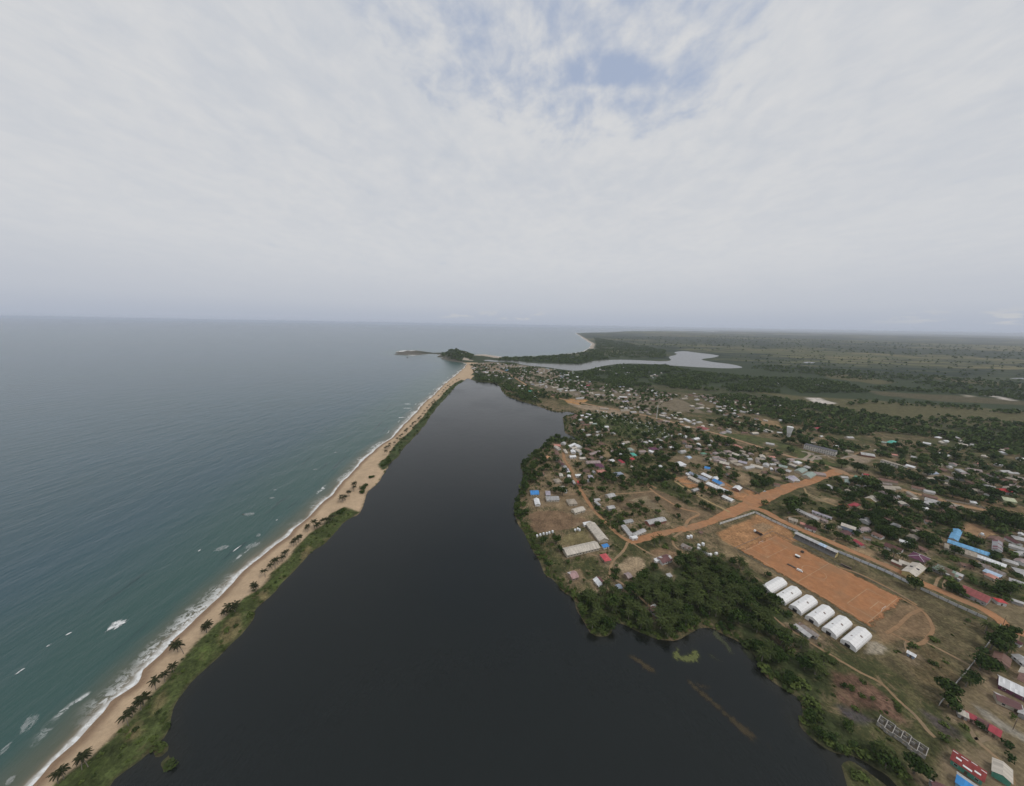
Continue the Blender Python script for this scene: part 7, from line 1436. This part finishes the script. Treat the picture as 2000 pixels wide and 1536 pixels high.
def frond_geo(L, up, droop, leaf, r, n=11, w=.5):
    V, Q = [], []; pts = []
    x = z = 0.0; a = up
    for i in range(n + 1):
        pts.append((x, z, a)); x += math.cos(a) * L / n; z += math.sin(a) * L / n; a -= droop / n
    for i in range(n):                                        # midrib
        (x0, z0, _), (x1, z1, _) = pts[i], pts[i + 1]; ww = .07 * (1 - i / n) + .02; b = len(V)
        V += [(x0, -ww, z0), (x0, ww, z0), (x1, ww, z1), (x1, -ww, z1)]; Q.append((b, b + 1, b + 2, b + 3))
    for i in range(1, n + 1):
        t = i / n; x0, z0, a0 = pts[i]; ll = leaf * (math.sin(math.pi * min(1, .22 + .74 * t)) ** .7) * r.uniform(.85, 1.1)
        for s in (-1, 1):
            b = len(V); dx = math.cos(a0) * ll * .45; V += [(x0 - w * .5, 0, z0), (x0 + w * .5, 0, z0 - .02), (x0 + dx + .08, s * ll * .8, z0 - ll * .5), (x0 + dx - .08, s * ll * .78, z0 - ll * .52)]; Q.append((b, b + 1, b + 2, b + 3))
    return V, Q
def merge(parts):
    V, Q = [], []
    for (v, q, rz, dz) in parts:
        b = len(V); c, s = math.cos(rz), math.sin(rz); V += [(x * c - y * s, x * s + y * c, z + dz) for x, y, z in v]; Q += [tuple(b + i for i in f) for f in q]
    return V, Q
FROND = [mesh('frond', *frond_geo(4.6, R(62), R(95), 1.15, rr), M_coco), mesh('frond', *frond_geo(5.0, R(32), R(85), 1.2, rr), M_coco), mesh('frond', *frond_geo(4.6, R(2), R(75), 1.1, rr), M_coco)]
def palm_crown(nf, L, leaf, m, lo, hi, name='crown'):
    P_ = []
    for i in range(nf):
        t = (i + .5) / nf; P_.append((*frond_geo(L * rr.uniform(.85, 1.1), R(hi + (lo - hi) * t + rr.uniform(-8, 8)), R(rr.uniform(70, 100)), leaf, rr, 8, .62), i * 2.4 + rr.uniform(-.2, .2), 0))
    return mesh(name, *merge(P_), m)
COCO_CROWN = [palm_crown(18, 4.8, 1.2, M_coco, -20, 72) for k in range(3)]
OIL_CROWN = [palm_crown(26, 5.4, 1.25, M_palm, -28, 75) for k in range(3)]
COCO_TRUNK = [(MB().tube([(0, 0, -.4), (l * .15, 0, 2.5), (l * .5, 0, 5.5), (l, 0, 8.4)], [.27, .2, .16, .14], 6).mesh('trunk', M_ptrunk), l) for l in (.6, 1.6, -1.2)]
OIL_TRUNK = MB().tube([(0, 0, -.4), (0, 0, 8.4)], [.4, .33], 7).mesh('trunk', M_ptrunk)
NUTS = MB().tube([(.25, .1, -.5), (.25, .1, -.1)], [.22, .18], 5).tube([(-.2, .2, -.55), (-.2, .2, -.15)], [.22, .18], 5).tube([(0, -.27, -.5), (0, -.27, -.12)], [.2, .18], 5).mesh('nuts', plain('coconut_husk', (.13, .13, .04)))

# coconut palms along the spit
cz_ = land_z(np.array(COCO)); order = sorted(range(len(COCO)), key=lambda i: COCO[i][1])
EN = lambda i: ['nearest', 'second', 'third', 'fourth', 'fifth', 'sixth', 'seventh', 'eighth', 'ninth', 'tenth', '11th', '12th', '13th', '14th', '15th', '16th', '17th', '18th', '19th', '20th'][i] if i < 20 else '%d%s' % (i + 1, {1: 'st', 2: 'nd', 3: 'rd'}.get((i + 1) % 10, 'th') if (i + 1) % 100 not in (11, 12, 13) else 'th')
for rank, i in enumerate(order):
    x, y = COCO[i]; ls = random.Random(i * 3 + 1); s = ls.uniform(.7, .98)
    t = thing('coconut_palm', (x, y, cz_[i]), ls.uniform(0, 6.28), 'coconut palm on the sandy spit, %s from the camera end' % EN(rank), 'palm tree', 'coconut palms along the beach'); t.scale = (s, s, s * ls.uniform(.8, 1.2)); t.rotation_euler[0] = R(ls.uniform(-7, 7)); t.rotation_euler[1] = R(ls.uniform(-7, 7))
    tm, lean = COCO_TRUNK[ls.randrange(3)]; obj('trunk', tm, t)
    if rank < 44:
        for k in range(19):
            o = obj('frond', FROND[0 if k < 5 else (1 if k < 12 else 2)], t, (lean, 0, 8.4), k * 2.4 + ls.uniform(-.25, .25)); q_ = ls.uniform(.85, 1.12); o.scale = (q_, q_, q_)
        obj('nuts', NUTS, t, (lean, 0, 8.4))
    else: obj('crown', COCO_CROWN[ls.randrange(3)], t, (lean, 0, 8.3), ls.uniform(0, 6))

# scatter the rest of the vegetation
broad = [(x, y, r * .8) for x, y, r in TREES]; oil = []; bush = []; ndig = len(broad)
BARE = [p for p, c, s in COVER if c[0] > .16 and s <= 5 and max(q[1] for q in p) < 1500]
for dens, wts, size, poly in SCATTER:
    V = np.asarray(poly); A = .5 * abs(np.dot(V[:, 0], np.roll(V[:, 1], 1)) - np.dot(V[:, 1], np.roll(V[:, 0], 1)))
    near_ = np.hypot(*V.mean(0)) < 900
    n_ = int(dens * A / 1e4 * (1.5 if near_ else 1.0)); got = []
    if n_ < 1: n_ = 3
    for _ in range(12):
        P = V.min(0) + rng.random((n_ * 4 + 20, 2)) * (V.max(0) - V.min(0)); P = P[inside(poly, P)]
        if not near_ and n_ > 300: P = P[fbm(P, 90, 77) > .4]
        got.append(P)
        if sum(map(len, got)) >= n_: break
    P = np.concatenate(got)[:n_]
    for p in P:
        u = rng.random(); s = size * float(np.clip(rng.normal(.92, .26), .45, 1.5))
        (broad if u < wts[0] else (oil if u < wts[0] + wts[1] else bush)).append((float(p[0]), float(p[1]), s))
def fringe(line, step, size, lo, hi, ymax, w=(0, 0, 1)):
    c = np.array(line, float); side = 1
    for a, b in zip(c[:-1], c[1:]):
        L = np.linalg.norm(b - a)
        if a[1] > ymax or L < .5: continue
        n_ = max(1, int(L / step)); nv = np.array([-(b - a)[1], (b - a)[0]]) / L
        for k in range(n_):
            p = a + (b - a) * (k + rng.random()) / n_ + nv * float(rng.uniform(lo, hi)); s = size * float(rng.uniform(.6, 1.35)); u = rng.random()
            (broad if u < w[0] else bush).append((float(p[0]), float(p[1]), s))
fringe(BANK, 2.2, 2.3, 0.5, 6.5, 700, (.12, 0, 1)); fringe(BANK, 3.5, 2.6, 1, 9, 3000, (.3, 0, 1)); fringe(BANKL, 5, 1.5, -6, 1, 900)
def clean(lst, keep_first, padk, water=1.5, spacing=None):
    P = np.array([(a, b) for a, b, c in lst]); r = np.array([c for a, b, c in lst]); F = land_fields(P)
    ok = (F[0] > 7) & (F[1] > water) & (F[2] > 2)
    ok &= ~hrect(P, vis, r * padk); ok &= ~hrect(P, OBST, r * .55); rd_ = road_dist(P) > r * .32; ok &= rd_
    bare = np.zeros(len(P), bool)
    for b in BARE: bare |= sdf(b, P) > -.3
    bare[:keep_first] = False; ok &= ~bare
    ok &= np.array([visible(a, b, 5.0, .06) for a, b in P])
    out = []; cell = {}
    for i in np.nonzero(ok)[0]:
        x, y, s = P[i][0], P[i][1], r[i]
        if spacing:
            g = (int(x // 10), int(y // 10)); bad = False
            for gx in (-1, 0, 1):
                for gy in (-1, 0, 1):
                    for (a, b, c) in cell.get((g[0] + gx, g[1] + gy), ()):
                        if (a - x) ** 2 + (b - y) ** 2 < (spacing * (c + s)) ** 2: bad = True; break
            if bad and i >= keep_first: continue
            cell.setdefault(g, []).append((x, y, s))
        out.append((x, y, s))
    return out
OBST = [dict(x=TOWER[0] - 6, y=TOWER[1] - 9, rot=0, L=16, W=26)] + [dict(x=float(pc[0]), y=float(pc[1]), rot=prot, L=Lp + 8, W=Wp + 8), dict(x=float(cs[0]), y=float(cs[1]), rot=math.atan2(ax[1], ax[0]), L=Ls, W=9), dict(x=float(rc[0]), y=float(rc[1]), rot=math.atan2(ru[1], ru[0]), L=Lr + 3, W=11)] + [dict(x=x, y=y, rot=R(rot_t), L=Lt + 1, W=Wt + 1) for x, y in TENTS]
broad = clean(broad, ndig, .12, 1.5, .42); oil = clean(oil, 0, .15, 2.0, .34); bush = clean(bush, 0, .25, .6, .3)
broad.sort(key=lambda t: -t[2] / slant(t[0], t[1])); oil.sort(key=lambda t: -t[2] / slant(t[0], t[1]))
NB, NO = 300, 220
bz = land_z(np.array([(a, b) for a, b, c in broad])); oz = land_z(np.array([(a, b) for a, b, c in oil]))
for i, (x, y, s) in enumerate(broad[:NB]):
    ls = random.Random(i); k = s / 5.0; t = thing('broadleaf_tree', (x, y, bz[i]), ls.uniform(0, 6.28), None, 'tree', 'broadleaf trees of the town'); t.scale = (k, k, k * ls.uniform(.9, 1.15))
    obj('trunk', TRUNK[ls.randrange(3)], t); obj('crown', CROWN[ls.randrange(6)], t, (0, 0, 5.3), ls.uniform(0, 6.28))
    auto_label(t, ('large' if s > 7.5 else ('small' if s < 3.6 else 'medium')) + ' leafy tree', x, y)
for i, (x, y, s) in enumerate(oil[:NO]):
    ls = random.Random(i + 999); k = ls.uniform(.75, 1.1); t = thing('oil_palm', (x, y, oz[i]), ls.uniform(0, 6.28), None, 'palm tree', 'oil palms of the town'); t.scale = (k, k, k)
    obj('trunk', OIL_TRUNK, t); obj('crown', OIL_CROWN[ls.randrange(3)], t, (0, 0, 8.3), ls.uniform(0, 6.28))
    auto_label(t, 'bushy oil palm', x, y)
for i, (x, y, r_) in enumerate(SANDBUSH):
    t = thing('shore_shrub', (x, y, max(.3, gz1(x, y))), i * 1.1, 'rounded green shrub on the narrow bare sand, %s from the camera' % EN(i), 'shrub', 'shrubs on the bare sand'); k = r_ / 5.0 * 1.1; t.scale = (k, k, k * .62)
    obj('stem', TRUNK[i % 3], t).scale = (1, 1, .5); obj('foliage', bpy.data.meshes.get('shrub_foliage') or mesh('shrub_foliage', *leaf_cloud(420, 5.0, rr, .7, 9, 1.2), M_bush), t, (0, 0, 2.6))
# everything smaller or farther is one mass of wood, one of palms, one of scrub
def proto(n, size, flat=.8, lumps=7): V, Q = leaf_cloud(n, 1.0, rr, flat, lumps, size); return np.array(V).reshape(-1, 4, 3)
LOD = [[proto(150, .36) for k in range(4)], [proto(64, .5) for k in range(4)], [proto(22, .85) for k in range(4)]]
BLOD = [[proto(110, .42, .65) for k in range(3)], [proto(40, .6, .65) for k in range(3)], [proto(12, 1.0, .65) for k in range(3)]]
def mass(name, lst, zs, lod, mat, lift, label, cat, zk=1.05):
    VV, T = [], []
    for i, (x, y, s) in enumerate(lst):
        d = slant(x, y); pr = lod[0 if d < 620 else (1 if d < 1150 else 2)]; pr = pr[i % len(pr)]
        a = float(rng.uniform(0, 6.28)); c, sn = math.cos(a), math.sin(a)
        v = pr.copy(); xx = v[..., 0] * c - v[..., 1] * sn; yy = v[..., 0] * sn + v[..., 1] * c
        VV.append(np.stack([xx * s + x, yy * s + y, v[..., 2] * s * zk + zs[i] + s * lift], -1)); T.append(np.full(len(v), rng.random() if d < 1150 else .4 + .6 * rng.random(), np.float32))
    V = np.concatenate(VV).reshape(-1, 3); m = npmesh(name, V, np.arange(len(V)).reshape(-1, 4), mat)
    a = m.attributes.new('tint', 'FLOAT', 'FACE'); a.data.foreach_set('value', np.concatenate(T)); tag(obj(name, m), label, cat, None, 'stuff')
    print(name, len(lst), len(V) // 4)
restb = broad[NB:] + oil[NO:]; zb = np.concatenate([bz[NB:], oz[NO:]])
mass('woodland', restb, zb, LOD, M_leaf_s, .8, 'dark green mass of farther trees through the town and the coastal woods', 'woodland')
mass('scrub', bush, land_z(np.array([(a, b) for a, b, c in bush])), BLOD, M_bush_s, .3, 'low green scrub and bank vegetation along lagoon, spit and yards', 'scrub', .8)
flush_labels()

# ------------------------------------------------------------------ the hazy air
hzm = bpy.data.materials.new('haze_air'); hzm.use_nodes = True; ht = NT(hzm.node_tree); ho = ht.new('ShaderNodeOutputMaterial')
pv_ = ht.new('ShaderNodeVolumePrincipled', i_Color=(.83, .88, 1.0), i_Density=3.8e-5, i_Anisotropy=0.0); ht.l.new(pv_.outputs[0], ho.inputs['Volume'])
tag(MB().box(-62000, 62000, -2000, 62000, -7, 262).obj('haze', hzm), 'pale blue-grey haze filling the air over sea and town', 'haze', None, 'stuff')
